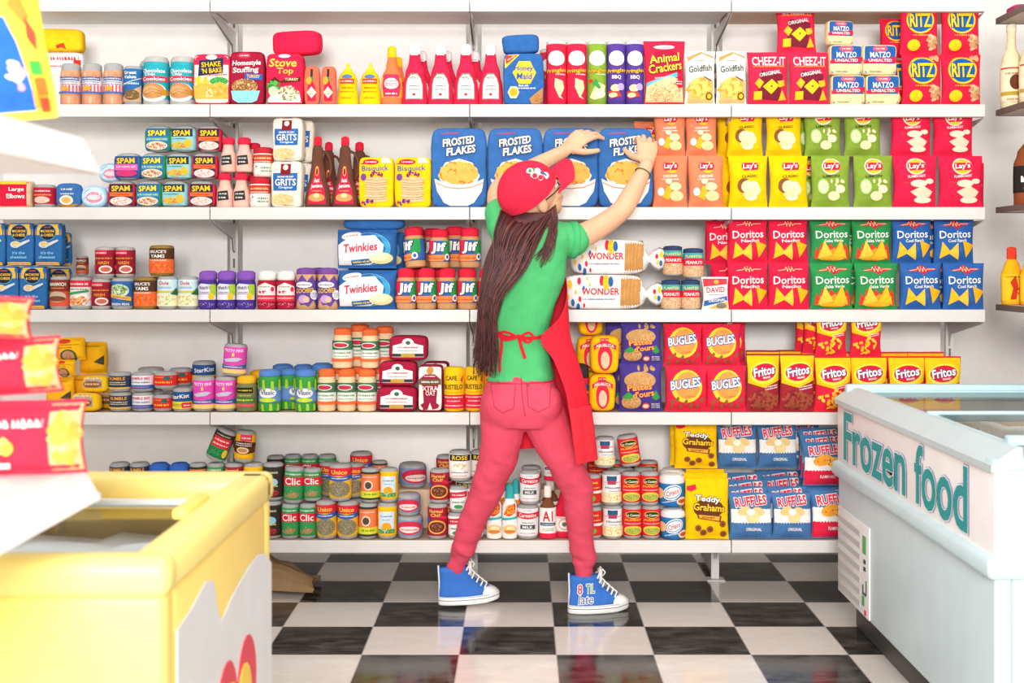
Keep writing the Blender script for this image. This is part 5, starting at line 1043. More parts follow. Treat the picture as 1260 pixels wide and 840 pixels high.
KJ('salad_jar', 'salad_dressing_jar', 'jar', 25*PX, lambda: jar_thing('salad_dressing_jar', P((0, 9.5), (1, 12), (5, 12.6), (34, 12.6), (40, 11.5), (44, 10.2)), '#F0CFA4', P((43, 10.6), (44, 11.6), (50, 11.3), (52, 8), (52.6, 0)), '#F2703C', 9*PX, 36*PX, '#EFF0E8', [('R', -1.2, .55, 1.2, 1, '#4E7A58'), ('E', -.1, .78, .7, .14, WH), ('E', -.1, .78, .6, .1, '#C83A4A'), ('S', 0, .42, 1.5, .14, '#3E8A50', 1), ('S', 0, .26, 1.3, .08, '#3E8A50', 1), ('R', -1.2, 0, 1.2, .15, '#F2703C')]))
KB('meat_pack', 'meat_pack', 'pack', 52, 31, .08, '#A81E3E', [('P', [(-.8, .15), (.8, .15), (.8, .6), (.3, .7), (-.3, .7), (-.8, .6)], '#F2EEEA'), ('E', 0, .72, .3, .17, '#F2EEEA'), ('E', 0, .72, .12, .08, '#4A6A4A'), ('S', 0, .54, 1.1, .12, '#B0283E', 1), ('S', 0, .4, 1.0, .08, '#B0283E', 1), ('R', -.8, .17, .8, .29, '#3A3E42'), ('R', -.35, .14, .35, .3, '#C8A04A')], p=5, amp=.005)
KB('oat_box', 'tea_box', 'box', 31, 58, .05, '#EDE4DC', [('P', [(-.95, .03), (-.95, .12), (-.5, .2), (-.6, .5), (-.85, .7), (-.4, .8), (.4, .8), (.85, .7), (.6, .5), (.5, .2), (.95, .1), (.2, .05), (0, .2), (-.2, .05)], '#9A2440'), ('E', 0, .88, .28, .08, '#C8924A'), ('S', 0, .76, .9, .05, WH, 1), ('R', -.9, .58, .9, .7, '#6A5A3A'), ('S', 0, .64, 1.4, .07, WH, 1), ('T', 'XTRA', 0, .5, 1.3, .1, '#F0DCD0'), ('T', 'OAT', .05, .4, .8, .1, '#F0DCD0')], side='#8A1E38')
KC('coffee_can', 'coffee_can', 'can', 28, 55, '#FBC41C', [('R', -1.2, 0, 1.2, .36, '#E22C44'), ('T', 'CAFE', -.2, .8, .9, .12, '#3A3020'), ('T', 'BUSTELO', -.05, .57, 1.6, .13, '#3A3020'), ('S', 0, .43, 1.4, .04, '#C88A1C', 1), ('S', 0, .3, 1.5, .06, WH, 1), ('S', 0, .2, 1.0, .05, WH, 1), ('S', 0, .08, 1.4, .05, WH, 1), ('P', [(.5, .75), (.75, .9), (.7, .68)], '#D8402E')], metal='#FBC41C')
KJ('black_lid_can', 'coffee_can', 'can', 34*PX, lambda: jar_thing('coffee_can', P((0, 14), (1, 16.8), (40, 17), (42, 16.4)), '#E22C44', P((41, 17), (42, 17.8), (55, 17.2), (58, 12), (58.6, 0)), '#3A3534', 2*PX, 40*PX, '#E22C44', [('P', [(-1.1, .8), (0, .9), (1.1, .8), (1.1, .6), (0, .7), (-1.1, .6)], '#3A62A8'), ('P', [(-1.1, .58), (0, .68), (1.1, .58), (1.1, .5), (0, .6), (-1.1, .5)], '#F6B04A'), ('S', 0, .35, 1.6, .2, WH, 1), ('S', 0, .1, 1.4, .1, WH, 1)]))
KB('cocoa_box', 'hot_chocolate_box', 'box', 36, 46, .08, '#FBBC14', [('R', -.3, .83, .25, .93, '#E8503A'), ('S', 0, .88, .4, .05, WH, 1), ('E', .0, .42, .5, .34, '#E0304A'), ('P', [(-.75, .62), (0, .78), (.75, .62), (.75, .74), (0, .89), (-.75, .74)], '#E0304A'), ('T', 'ABUELITA', 0, .715, 1.2, .075, WH, {'arc': .035}), ('E', 0, .36, .3, .22, '#E6C4A0')], p=4, amp=.004)
KG('paw_bag', 'cookie_bag', 'bag', 54, 59, .06, '#4A3C8C', [('F', 0, .88, .7, .08, 8, .010, ['#C99A62']), ('E', -.45, .2, .45, .15, '#C99A62'), ('F', -.45, .2, .4, .13, 24, .0028, ['#B07C44', '#E0B880']), ('P', [(-.9, .3), (-.6, .42), (-.3, .32), (-.6, .26)], '#3F9A48'), ('P', [(.5, .3), (.7, .46), (.9, .3), (.7, .24)], '#3F9A48'), ('E', -.05, .66, .75, .18, '#C99A62'), ('F', -.05, .66, .65, .15, 20, .0028, ['#B07C44', '#E0B880']), ('T', 'Pattes', -.08, .52, 1.15, .13, '#F6B04A', {'r': 5, 'o': '#c8324a'}), ('T', "d'ours", .1, .38, 1.0, .13, '#F6B04A', {'r': 8, 'o': '#c8324a'}), ('E', .22, .12, .18, .075, '#E0503E'), ('E', .22, .12, .13, .045, '#F6D8C8'), ('S', .68, .13, .4, .12, WH, 3)], seed=5)
KG('corn_bag', 'corn_snack_bag', 'bag', 52, 56, .055, '#E42A48', [('E', 0, .56, .74, .36, '#F9D03A'), ('E', .05, .58, .6, .3, '#F59A4E'), ('T', 'BUGLES', -.05, .62, 1.45, .2, WH, {'r': 8, 'o': '#2a5aa0', 'b': .03, 'ow': .07, 's': .05}), ('S', .15, .34, .5, .04, '#8A6A1A', 1, 5)]+[('P', [(x-.1, y), (x+.05, y+.09), (x+.12, y+.03), (x, y-.05)], '#8E6236') for x, y in ((-.7, .2), (-.45, .26), (-.3, .1), (-.05, .2), (.2, .12), (.5, .1), (.7, .25), (-.75, .07))], seed=6)
def fritos(nm, col, top, bits, w=44, h=68): KG(nm, 'corn_chip_bag', 'chip bag', w, h, .045, col, [('P', [(-.95, .97), (.95, .97), (.95, .55), (0, .42), (-.95, .5)], '#FBC41C'), ('E', .0, .68, .84, .19, '#F6E04A', 8), ('E', 0, .69, .74, .15, '#D8243E', 8), ('T', 'Fritos', 0, .71, 1.3, .16, WH, {'r': 10, 'o': '#2a3a7a', 's': .1, 'b': .03}), ('T', 'BRAND', .15, .6, .45, .035, WH, {'r': 8})]+bits, seed=len(nm)*3.1)
fritos('corn_red', '#E2283E', 0, [('S', .4, .46, .8, .07, WH, 2, 10), ('F', -.1, .24, .75, .17, 14, .008, ['#FBC846', '#F8B42C'])])
fritos('corn_dark', '#A02A36', 0, [('S', .45, .43, .8, .08, WH, 2, 10), ('F', 0, .2, .85, .16, 40, .009, ['#B4483A', '#8E2A30', '#9C5038'])], w=47, h=71)
# ---------------- bottom row
KC('dark_bean_can', 'food_can', 'can', 26, 46, '#3A332E', [('S', -.1, .82, 1.4, .13, '#D8C8A8', 1), ('E', 0, .5, .5, .14, '#9AD0E0'), ('S', 0, .38, 1.0, .1, '#F2D24A', 1), ('E', .1, .15, .5, .12, '#8A2A2A'), ('F', .1, .15, .4, .09, 10, .002, ['#C86A5A'])])
KC('red_green_can', 'food_can', 'can', 25, 43, '#3E9A58', [('R', -1.2, .5, 1.2, .8, '#E02C40'), ('T', 'Clic', 0, .65, 1.35, .24, WH), ('S', 0, .9, 1.4, .1, WH, 1), ('P', [(-.6, .1), (0, .3), (.7, .24), (.3, .08)], '#A88A5A'), ('F', 0, .2, .6, .12, 16, .002, ['#8A7048', '#C8A878'])])
KC('lentil_can', 'food_can', 'can', 28, 46, '#F6BE2C', [('R', -1.2, .74, 1.2, 1, '#E02C40'), ('T', 'Unico', 0, .86, 1.2, .14, '#F6D24A'), ('P', [(-1.2, .62), (0, .54), (1.2, .64), (1.2, .78), (0, .7), (-1.2, .76)], '#3A62B0'), ('S', 0, .66, 1.2, .08, WH, 1), ('E', 0, .3, .85, .26, '#8E8468'), ('F', 0, .3, .78, .24, 60, .0016, ['#C4B892', '#5E5640'])])
KC('orange_can', 'food_can', 'can', 24, 44, '#F2814E', [('R', -1.2, .92, 1.2, 1, '#3A4038'), ('S', 0, .82, 1.4, .09, '#F8DCC8', 1), ('E', -.1, .52, .42, .18, '#F6D8C4'), ('E', -.1, .52, .3, .13, '#5A4A40'), ('R', -1.2, .06, 1.2, .3, '#D8D83A'), ('S', .1, .2, 1.1, .12, '#5A7A2A', 1), ('R', -1.2, 0, 1.2, .07, '#3A4038')])
KC('sun_can', 'food_can', 'can', 25, 44, '#FBBE1E', [('R', -.72, .1, .72, .84, '#D2E6F0'), ('S', 0, .68, 1.0, .07, '#3A4A6A', 1), ('S', 0, .56, .6, .05, '#3A6A4A', 1), ('E', 0, .3, .42, .17, '#F8A82C'), ('R', -.72, .1, .72, .24, '#4E9A50'), ('F', 0, .18, .6, .06, 10, .002, ['#F4F0EA'])])
KC('ham_can', 'ham_can', 'can', 31, 28, '#7E96B8', [('E', 0, .52, .95, .42, '#D2344E'), ('E', 0, .42, .7, .2, '#F2D8D0'), ('S', 0, .42, 1.1, .16, '#B8485A', 1)], ky=1.2)
KC('chili_can', 'food_can', 'can', 25, 43, '#A8283A', [('T', 'Hormel', -.1, .88, 1.2, .12, '#F6C05A'), ('T', 'Chili', -.1, .74, .9, .12, '#F6C05A'), ('R', .2, .6, 1, .7, '#E0304A', -15), ('E', 0, .32, .8, .24, '#F6B04A'), ('E', 0, .32, .66, .19, '#6A3A28'), ('F', 0, .32, .5, .14, 14, .002, ['#A86A4A', '#C88A6A']), ('E', -.8, .55, .2, .1, '#3A62B0')])
KC('rose_can', 'food_can', 'can', 27, 37, '#F2EFE8', [('R', -.9, .72, .9, .98, '#2E2C2A'), ('T', 'ROSE', 0, .85, 1.2, .18, '#F2D24A'), ('F', 0, .5, .6, .13, 12, .003, ['#F0CC7A', '#B8C86A']), ('S', 0, .24, 1.3, .1, '#5A5A58', 1), ('S', 0, .1, 1.0, .07, '#C86A6A', 1)], ky=.95)
KC('white_red_can', 'food_can', 'can', 22, 32, '#EFECEA', [('P', [(-1.1, .55), (.9, .65), (.9, .95), (-1.1, .85)], '#D8304A'), ('S', 0, .75, 1.2, .16, WH, 1), ('S', 0, .38, 1.2, .14, '#3A6A5A', 1), ('E', 0, .15, .4, .1, '#3E9A50')])
KJ('spray_bottle', 'bread_spray_bottle', 'bottle', 19*PX, lambda: jar_thing('bread_spray_bottle', P((0, 7), (1, 9.3), (5, 9.8), (40, 9.2), (47, 6.5), (51, 4.5)), '#F4F2EE', P((48, 5), (50, 5.4), (64, 4.6), (67, 2), (67.4, 0)), '#3FB2B4', 4*PX, 46*PX, WH, [('P', [(-.7, .62), (-.2, .9), (.7, .95), (.6, .68), (0, .58)], '#E8402E'), ('T', 'EGG', 0, .84, .9, .12, '#F6C43A', {'r': 15}), ('T', 'CRISP', 0, .7, 1.1, .11, '#F6C43A', {'r': 12}), ('R', -.9, .48, .9, .55, '#3FB2B4', 6), ('E', 0, .2, .7, .14, '#F0C27A'), ('E', .1, .22, .4, .08, '#F6DCA4'), ('E', 0, .14, .5, .05, '#D8843A')], full=False, names=('bottle', 'cap', 'label'), ang=1.3))
KC('milk_can', 'milk_can', 'can', 26, 42, '#F2EEEE', [('P', [(-1.2, .68), (0, .62), (1.2, .68), (1.2, .88), (0, .84), (-1.2, .88)], '#E02C44'), ('T', 'Carnation', 0, .76, 1.5, .14, WH, {'s': .1}), ('S', 0, .94, .6, .06, '#3A62B0', 1), ('S', 0, .5, 1.0, .08, '#5A8A6A', 1), ('R', -.6, .26, .6, .42, '#4E565E'), ('T', 'MILK', 0, .34, .8, .1, WH), ('S', 0, .12, 1.2, .06, '#8A8A8A', 1)])
KJ('steak_sauce', 'steak_sauce_bottle', 'bottle', 24*PX, lambda: jar_thing('steak_sauce_bottle', P((0, 10), (1, 12), (40, 11.8), (47, 8), (52, 4.8), (66, 4.4)), '#7A4A30', P((54, 5.2), (66, 5.2), (69, 4.8), (70, 0)), '#F0EAE4', 0.8*PX, 41*PX, '#F2EEE6', [('R', -1.2, 0, 1.2, .17, '#E22C4C'), ('T', 'A1', 0, .73, 1.0, .34, '#C8283E'), ('R', -.8, .42, .8, .52, '#2F4A80'), ('S', 0, .47, 1.2, .06, WH, 1), ('S', 0, .3, 1.0, .1, '#6A8A6A', 2)], ky=.8, names=('bottle', 'cap', 'label')))
KJ('red_sauce', 'red_sauce_bottle', 'bottle', 22*PX, lambda: jar_thing('red_sauce_bottle', P((0, 10), (1, 12), (34, 12), (48, 7), (58, 4.6)), '#E02442', P((57, 5), (58, 5.4), (66, 5), (67, 0)), '#F0EAE4', 8*PX, 26*PX, '#F2E4DC', [('O', 0, .5, .5, .36, .0018, '#8A3A3A'), ('E', 0, .5, .2, .15, '#5A7A4A'), ('S', 0, .93, 1.4, .1, '#C8344A', 1)], ky=.8, names=('bottle', 'cap', 'label')))
KC('green_red_can', 'food_can', 'can', 24, 39, '#D8302E', [('S', -.1, .82, 1.3, .14, '#F6D24A', 1), ('S', 0, .62, 1.4, .1, '#F6D24A', 1), ('R', -1.2, .4, 1.2, .5, '#EDE8E0'), ('E', -.2, .2, .5, .15, '#7AA83A'), ('F', -.2, .2, .4, .1, 10, .0022, ['#A8C84A'])])
KC('hominy_can', 'food_can', 'can', 25, 41, '#F1EFEC', [('R', -.5, .78, .4, .97, '#2F5A80'), ('R', -.42, .66, .32, .8, '#B0405A'), ('S', 0, .74, 1.6, .08, '#D8405A', 1), ('T', 'Hominy', .1, .53, 1.4, .1, '#3A4A5A', {'s': .2}), ('S', .2, .42, 1.0, .05, '#3A4A5A', 1), ('R', -1.2, 0, 1.2, .36, '#EEDCAA'), ('F', 0, .18, .95, .15, 30, .0028, ['#FBF2D8', '#D8B870'])])
KC('jalapeno_can', 'food_can', 'can', 26, 41, '#E02C36', [('E', 0, .8, .7, .13, '#F2D24A'), ('E', 0, .8, .64, .11, '#3A3A20'), ('T', 'La Costena', 0, .79, 1.1, .09, '#F4EFD0', {'s': .1}), ('T', 'JALAPENOS', 0, .6, 1.5, .1, '#F6C23A'), ('S', 0, .47, 1.5, .06, '#F8DCC8', 1), ('E', 0, .22, .8, .17, '#F2CE4A'), ('E', 0, .2, .66, .12, '#A8B04A'), ('F', 0, .2, .55, .09, 10, .0028, ['#7A8A2E', '#C8CC6A'])])
KJ('shortening_tub', 'shortening_tub', 'tub', 35*PX, lambda: jar_thing('shortening_tub', P((0, 14), (1, 16.6), (4, 17.2), (28, 17.6), (29, 17)), '#2A74B4', P((28, 17.2), (29, 17.9), (34, 17.4), (38, 13), (39, 5), (39.2, 0)), '#F1EFEC', 2*PX, 28*PX, '#2A74B4', [('E', .0, .62, .62, .34, '#F1EFEC', 18), ('E', 0, .62, .55, .28, '#2A74B4', 18), ('E', 0, .62, .5, .24, '#F1EFEC', 18), ('T', 'Crisco', 0, .62, .82, .24, '#D8304A', {'r': 18, 's': .1}), ('E', .65, .2, .4, .2, '#F0C8A0'), ('E', .65, .2, .3, .1, '#B85A40'), ('E', -.85, .55, .35, .25, '#E8B884'), ('S', -.2, .2, .9, .1, WH, 1, 12)]))
KG('honey_cookie_bag', 'cookie_bag', 'bag', 55, 74, .05, '#FBC60E', [('P', [(-.95, .88), (-.55, .92), (-.5, .84), (-.75, .8), (-.95, .82)], '#D8304A'), ('E', .05, .52, .7, .16, '#6A3E24'), ('T', 'Teddy', .0, .67, 1.15, .12, WH, {'r': -6, 'o': '#4a2a18', 'b': .03, 'ow': .06}), ('T', 'Grahams', .08, .54, 1.45, .12, '#FBC62C', {'r': -4, 'o': '#4a2a18', 'b': .03, 'ow': .06}), ('P', [(-.5, .44), (.65, .4), (.6, .3), (-.45, .36)], '#6A3E24'), ('P', [(-.42, .425), (.57, .39), (.53, .32), (-.38, .37)], '#F6A83C'), ('T', 'HONEY', .05, .375, .6, .035, '#4a2a18', {'r': -4})]+[('E', x, y, .15, .055, '#8E5530') for x, y in ((-.2, .12), (.1, .18), (-.45, .2), (.7, .27), (.72, .1))]+[('E', x, y, .05, .02, '#6A3E24') for x, y in ((-.2, .12), (.1, .18), (-.45, .2), (.7, .27), (.72, .1))], seed=1, flare=.02)
def ruff(nm, low, sub, bits, col='#4A76A8', w=57, h=56): KG(nm, 'ridged_chip_bag', 'chip bag', w, h, .05, col, [('Z', .36, .66, '#F2EEE8', .02, 40, .96), ('Z', .03, .36, low, .02, 40, .98), ('T', 'RUFFLES', 0, .83, 1.5, .2, '#E0304A', {'r': 5, 'o': '#F4E8E4', 'b': .03, 'ow': .06}), ('T', sub, .1, .22, .75, .07, WH)]+bits, seed=len(nm)*.7)
ruff('ridged_blue', '#4A76A8', 'ORIGINAL', [('E', -.35, .62, .32, .09, '#EBCB88', 15), ('E', .35, .62, .3, .08, '#EBCB88', -15), ('E', .05, .48, .32, .12, '#F0D698'), ('E', -.05, .6, .2, .07, '#F8F2E0')])
ruff('ridged_red', '#E22848', 'FLAMIN HOT', [('E', -.15, .6, .45, .12, '#F2A33A', 15), ('E', .35, .55, .35, .12, '#F6B84A', -15), ('F', 0, .57, .5, .08, 10, .004, ['#C8402E'])], col='#4A76A8')
# ---------------- side shelves
KJ('cream_bottle', 'liqueur_bottle', 'bottle', 26*PX, lambda: jar_thing('liqueur_bottle', P((0, 11), (1, 13), (50, 13.5), (62, 11), (74, 6), (96, 5.2)), '#EEDDB4', P((94, 5.8), (96, 6), (103, 5.8), (104, 0)), '#F0E4C8', 6*PX, 52*PX, '#F2E2BE', [('R', -1.2, .9, 1.2, .94, '#C8402E'), ('R', -1.2, .2, 1.2, .3, '#B89A3A'), ('E', 0, .55, .4, .2, '#6A3A28'), ('S', 0, .78, 1.4, .1, '#C8402E', 1), ('S', 0, .1, 1.2, .08, '#C8603E', 1)], names=('bottle', 'cap', 'label')))
KJ('brown_bottle', 'whiskey_bottle', 'bottle', 40*PX, lambda: jar_thing('whiskey_bottle', P((0, 16), (1, 19), (50, 19.5), (64, 15), (78, 7), (90, 6)), '#8E4E2C', P((88, 6.6), (90, 7), (99, 6.6), (100, 0)), '#2E2A28', 16*PX, 48*PX, '#2E2A28', [('S', 0, .5, 1.5, .5, WH, 1), ('S', 0, .15, 1.2, .15, '#C8B88A', 1)], names=('bottle', 'cap', 'label')))
KJ('yellow_bottle', 'cinnamon_whisky_bottle', 'bottle', 24*PX, lambda: jar_thing('cinnamon_whisky_bottle', P((0, 10), (1, 12.4), (38, 12.6), (48, 9.5), (58, 5)), '#F9B01C', P((56, 5.6), (58, 6), (70, 5.6), (71.5, 0)), '#E8442E', 3*PX, 38*PX, '#F6C02C', [('P', [(-.3, .1), (-.1, .5), (-.3, .7), (.1, .95), (.3, .6), (.15, .1)], '#C83A24'), ('S', 0, .9, 1.2, .08, '#5A3A1A', 1), ('S', .5, .4, .5, .3, '#C83A24', 2)], names=('bottle', 'cap', 'label'), ky=.7))
# ================================================================ STOCK ON THE SHELVES
ORD = {1: [''], 2: ['left one of the pair', 'right one of the pair'], 3: ['leftmost of the three', 'middle one of the three', 'rightmost of the three'],
       4: ['leftmost of the four', 'second from left of the four', 'third from left of the four', 'rightmost of the four'],
       5: ['leftmost of the five', 'second from left of the five', 'middle one of the five', 'fourth from left of the five', 'rightmost of the five']}
R_ = random.Random(11)
def row(k, pxs, z, label, group, yf=FY, jit=1.5, ordn=True, rz=0, lift=0, rx=0, s=1.0):
    o = ORD[len(pxs)]
    for i, p in enumerate(pxs):
        lb = label if len(pxs) == 1 or not ordn else label+', '+o[i]
        put(k, p, z, yf+.0, lb, group, rz=rz+R_.uniform(-jit, jit), lift=lift, rx=rx, s=s)
h = lambda px: px*PX

# ---- first stocked shelf (under the topmost board)
row('peanut_jar', [83, 109.5, 135.5], A, 'pink peanut jar with striped label', 'peanut jars on the first shelf')
def sugar():
    root = empty('cookie_box'); mb = MB(); box_body(mb, h(50), h(70), .06, mat('#F0ECE8'), 8, .003, 4)
    art(mb, [('S', 0, .88, 1.6, .12, '#D8342E', 1), ('S', 0, .74, 1.4, .06, '#D8342E', 1), ('O', -.3, .4, .3, .2, .002, '#B8B4B0'), ('R', .55, .75, .92, .85, '#D8342E')], h(50), h(70), box_surface(h(50), h(70), .06, 8, .003, 4), .02); mb.build('carton', root); return root
KIND['white_box'] = [sugar, 'cookie_box', 'box', .06, None]
KB('yellow_flat', 'flat_box', 'box', 52, 28, .08, '#FBC81E', [('R', -.2, .0, .2, .3, '#D8402E', 20)], p=6)
put('white_box', 74, A, FY+.06, 'white box with red lettering behind the pink peanut jars', rz=2)
put('yellow_flat', 73, A+h(70), FY+.055, 'yellow flat box lying on the white box at far left of first shelf', rz=8)
row('blue_can', [160.5], A, 'blue food can beside the three pink peanut jars', 'cans on the first shelf')
row('frosting_tub', [188, 221.5], A, 'teal cookie tub with grey lid, first shelf', 'teal cookie tubs')
row('frosting_tub', [183], A, 'teal cookie tub with grey lid hidden behind the left front tub', 'teal cookie tubs', yf=FY+.11, s=1.02)
row('coating_box', [260], A, 'cream box with red top and navy panel and a chicken picture', 'stuffing and coating boxes')
row('stuffing_box', [303.5], A, 'maroon box lettered Homestyle Stuffing with a turquoise bowl', 'stuffing and coating boxes')
row('turkey_box', [349.5], A, 'red stuffing box with a plate of stuffing', 'stuffing and coating boxes')
put('red_flat_box', 364, A+h(64), FY+.03, 'plain red box lying on top of the red box with the plate', 'stuffing and coating boxes', rz=-16)
row('pepper_sauce_box', [383.5, 404], A, 'coral box with a red pepper sauce bottle picture', 'coral pepper sauce boxes')
row('mustard_bottle', [426, 454], A, 'yellow mustard bottle with pointed nozzle, in front', 'yellow mustard bottles')
row('hot_sauce_bottle', [481], A, 'orange hot sauce bottle with yellow cap, front one', 'orange hot sauce bottles')
put('hot_sauce_bottle', 489, A, FY+.11, 'orange hot sauce bottle with yellow cap, half hidden behind the front one', 'orange hot sauce bottles', s=.9)
row('ketchup', [509.5, 541.5, 573, 604], A, 'red ketchup bottle with white cap, front row', 'red ketchup bottles')
row('ketchup', [518, 549, 584], A, 'red ketchup bottle in the back row', 'red ketchup bottles', yf=FY+.12, s=.98)
row('graham_box', [644], A, 'blue graham cracker box with a yellow corner', 'blue cracker boxes')
put('graham_box_flat', 641, A+h(64), FY+.0, 'plain blue box lying slanted on top of the blue graham cracker box', 'blue cracker boxes', ry=-3)
row('tube_red', [685, 710], A, 'red chip tube with white lid, front', 'chip tubes')
row('tube_red', [676], A, 'red chip tube standing behind the left front red tube', 'chip tubes', yf=FY+.10, s=.94)
row('tube_green', [736], A, 'green chip tube between the red and the purple tubes', 'chip tubes')
row('tube_purple', [758.5], A, 'purple chip tube lettered BBQ, nearer the green tube', 'chip tubes')
row('tube_purple', [783], A, 'purple chip tube lettered BBQ, beside the red animal cracker bag', 'chip tubes', yf=FY+.003)
row('animal_bag', [817], A, 'tall red bag lettered Animal Crackers', 'cracker bags on the first shelf', jit=.3)
row('fish_bag', [862, 901], A, 'white and orange fish cracker bag', 'white and orange fish cracker bags', jit=.5)
row('cheese_bag', [946.5, 997.5], A, 'red cheese cracker bag on the first shelf board', 'red cheese cracker bags', jit=.5)
put('cheese_bag', 982, A+h(66), FY+.02, 'red cheese cracker bag resting on top of the two others', 'red cheese cracker bags', s=.97, rx=-6)
row('matzo_box', [1044, 1087], A, 'blue and cream flatbread pack lettered MATZO, bottom layer', 'blue and cream flatbread packs')
row('matzo_box', [1041, 1083], A+h(37.4), 'blue and cream flatbread pack lettered MATZO, second layer', 'blue and cream flatbread packs', yf=FY+.004)
put('matzo_box', 1034, A+h(75), FY+.014, 'flatbread pack lying tipped back on the very top of its stack', 'blue and cream flatbread packs', s=.8, rz=10)
row('round_cracker_bag', [1136, 1185], A, 'red round cracker bag, bottom layer in front', 'red round cracker bags', jit=.5)
row('round_cracker_bag', [1133, 1184], A+h(63), 'red round cracker bag, top layer in front', 'red round cracker bags', jit=.5, yf=FY+.006, s=.97)
put('round_cracker_bag', 1110, A, FY+.075, 'red round cracker bag, peeking out behind the bottom left front bag', 'red round cracker bags', s=.96)
put('round_cracker_bag', 1103, A+h(63), FY+.078, 'red round cracker bag, peeking out left behind the top layer', 'red round cracker bags', s=.78)

# ---- second stocked shelf
put('red_pasta_box', 16, B, FY, 'red pasta box lettered Large Elbows at the left edge', 'left end goods on the second shelf')
row('crimson_can', [51], B, 'crimson can beside the red pasta box', 'left end goods on the second shelf')
row('crimson_can', [57], B, 'crimson can mostly hidden behind the front crimson can', 'left end goods on the second shelf', yf=FY+.09)
put('tuna_pouch', 84, B, FY, 'blue tuna pouch with tan base strip, second shelf', 'left end goods on the second shelf')
put('fish_tin', 113, B, FY-.005, 'light blue fish tin with a pink fish, in front of the tin stack', 'light blue fish tins')
put('fish_tin', 134, B, FY+.075, 'light blue fish tin behind the front one, lower', 'light blue fish tins', lift=.0)
put('fish_tin', 134, B+h(27.5), FY+.075, 'light blue fish tin behind the front one, topmost', 'light blue fish tins', s=.9)
GM = 'small luncheon meat cans stacked three high'
for k, p, lv, lb in (('meat_red', 147.5, 0, 'red sided meat can, bottom row far left'), ('meat_green', 182, 0, 'blue and green meat can, bottom row second from left'), ('meat_teal', 214, 0, 'teal meat can, bottom row third from left'), ('meat_red', 246, 0, 'red sided meat can, bottom row far right'),
                     ('meat_pink', 155, 1, 'pink banded meat can, middle row far left'), ('meat_green', 187.5, 1, 'blue and green meat can, middle row'), ('meat_teal', 219.5, 1, 'teal meat can, middle row'), ('meat_red', 249.5, 1, 'red sided meat can, middle row'),
                     ('meat_green', 193, 2, 'blue and green meat can, topmost row'), ('meat_teal', 225.5, 2, 'teal meat can, topmost row'), ('meat_red', 256.5, 2, 'red sided meat can, topmost row')):
    put(k, p, B+h(34.2)*lv, FY+.004*lv, lb, GM, rz=R_.uniform(-4, 1) if 'red' not in k else 6, s=.985)
row('seasoning_jar', [274, 295], B, 'pink seasoning jar with red cap, bottom layer in front', 'pink seasoning jars')
row('seasoning_jar', [277, 298], B+h(43.8), 'pink seasoning jar with red cap, top layer in front', 'pink seasoning jars')
row('seasoning_jar', [311], B+h(43.8), 'pink seasoning jar with red cap, top layer behind on the right', 'pink seasoning jars', yf=FY+.08, s=.9)
row('seasoning_jar', [311], B, 'pink seasoning jar hidden at the back right of the bottom layer', 'pink seasoning jars', yf=FY+.08)
row('pancake_jar', [319], B, 'cream jar with dark red lid, lower one left of the oat box', 'cream jars with dark red lids')
row('pancake_jar', [325], B+h(37.8), 'cream jar with dark red lid, standing on the lower one', 'cream jars with dark red lids', yf=FY+.01)
put('grits_box', 348, B, FY-.002, 'cream box lettered GRITS, lower front', 'cream grits boxes', rz=-5)
put('grits_box', 356, B+h(57.4), FY, 'cream box lettered GRITS, upper front', 'cream grits boxes', rz=-6, s=.93)
put('grits_box', 366, B, FY+.075, 'cream box lettered GRITS, lower one behind', 'cream grits boxes', rz=-3)
put('grits_box', 370, B+h(57.4), FY+.075, 'cream box lettered GRITS, upper one behind', 'cream grits boxes', rz=-3, s=.93)
row('syrup', [389, 423], B, 'brown syrup bottle with handle and red cap, in front', 'brown syrup bottles', jit=.5)
row('syrup', [399, 441], B, 'brown syrup bottle with red cap, behind the front ones', 'brown syrup bottles', yf=FY+.10, jit=.5, s=.96)
row('pancake_box', [461, 508], B, 'yellow box with a stack of pancakes', 'yellow pancake mix boxes', jit=.8)
for i, p in enumerate((564.5, 634, 702.5, 770)):
    put('flakes_box', p, B, FY+.001, 'blue cereal box, '+ORD[4][i], 'blue cereal boxes', rz=(.8, -.6, .5, -.4)[i], sx=1.0 if i else 1.01)
GL = 'crisp bags on the second shelf'
row('chips_coral', [825.5, 869.5], B, "coral crisp bag, bottom layer", GL, jit=.8)
row('chips_coral', [825, 864], B+h(64), "coral crisp bag, top layer", GL, jit=.8, yf=FY+.025, s=.9)
put('chips_coral', 800, B+h(50), FY+.085, "coral crisp bag leaning behind the top layer at its left", GL, rz=8, s=.93)
put('chips_coral', 812, B, FY+.09, "coral crisp bag behind the bottom layer", GL)
row('chips_yellow', [922, 972], B, "yellow crisp bag, bottom layer in front", GL, jit=.8)
row('chips_yellow', [918, 966], B+h(64), "yellow crisp bag, top layer in front", GL, jit=.8, yf=FY+.025, s=.93)
put('chips_yellow', 908, B, FY+.085, "yellow crisp bag, bottom layer behind", GL); put('chips_yellow', 905, B+h(64), FY+.09, "yellow crisp bag, top layer behind", GL, s=.93)
row('chips_green', [1023.5, 1076], B, "green crisp bag, bottom layer in front", GL, jit=.8)
row('chips_green', [1014, 1063], B+h(64), "green crisp bag, top layer in front", GL, jit=.8, yf=FY+.025, s=.95)
put('chips_green', 1001, B, FY+.085, "green crisp bag, bottom layer behind", GL); put('chips_green', 1000, B+h(64), FY+.09, "green crisp bag, top layer behind", GL, s=.93)
row('chips_red', [1128, 1185], B, "red crisp bag, bottom layer in front", GL, jit=.8)
row('chips_red', [1123, 1175], B+h(64), "red crisp bag, top layer in front", GL, jit=.8, yf=FY+.025, s=.92)
put('chips_red', 1190, B, FY+.085, "red crisp bag, bottom layer behind at the right", GL, s=.9)

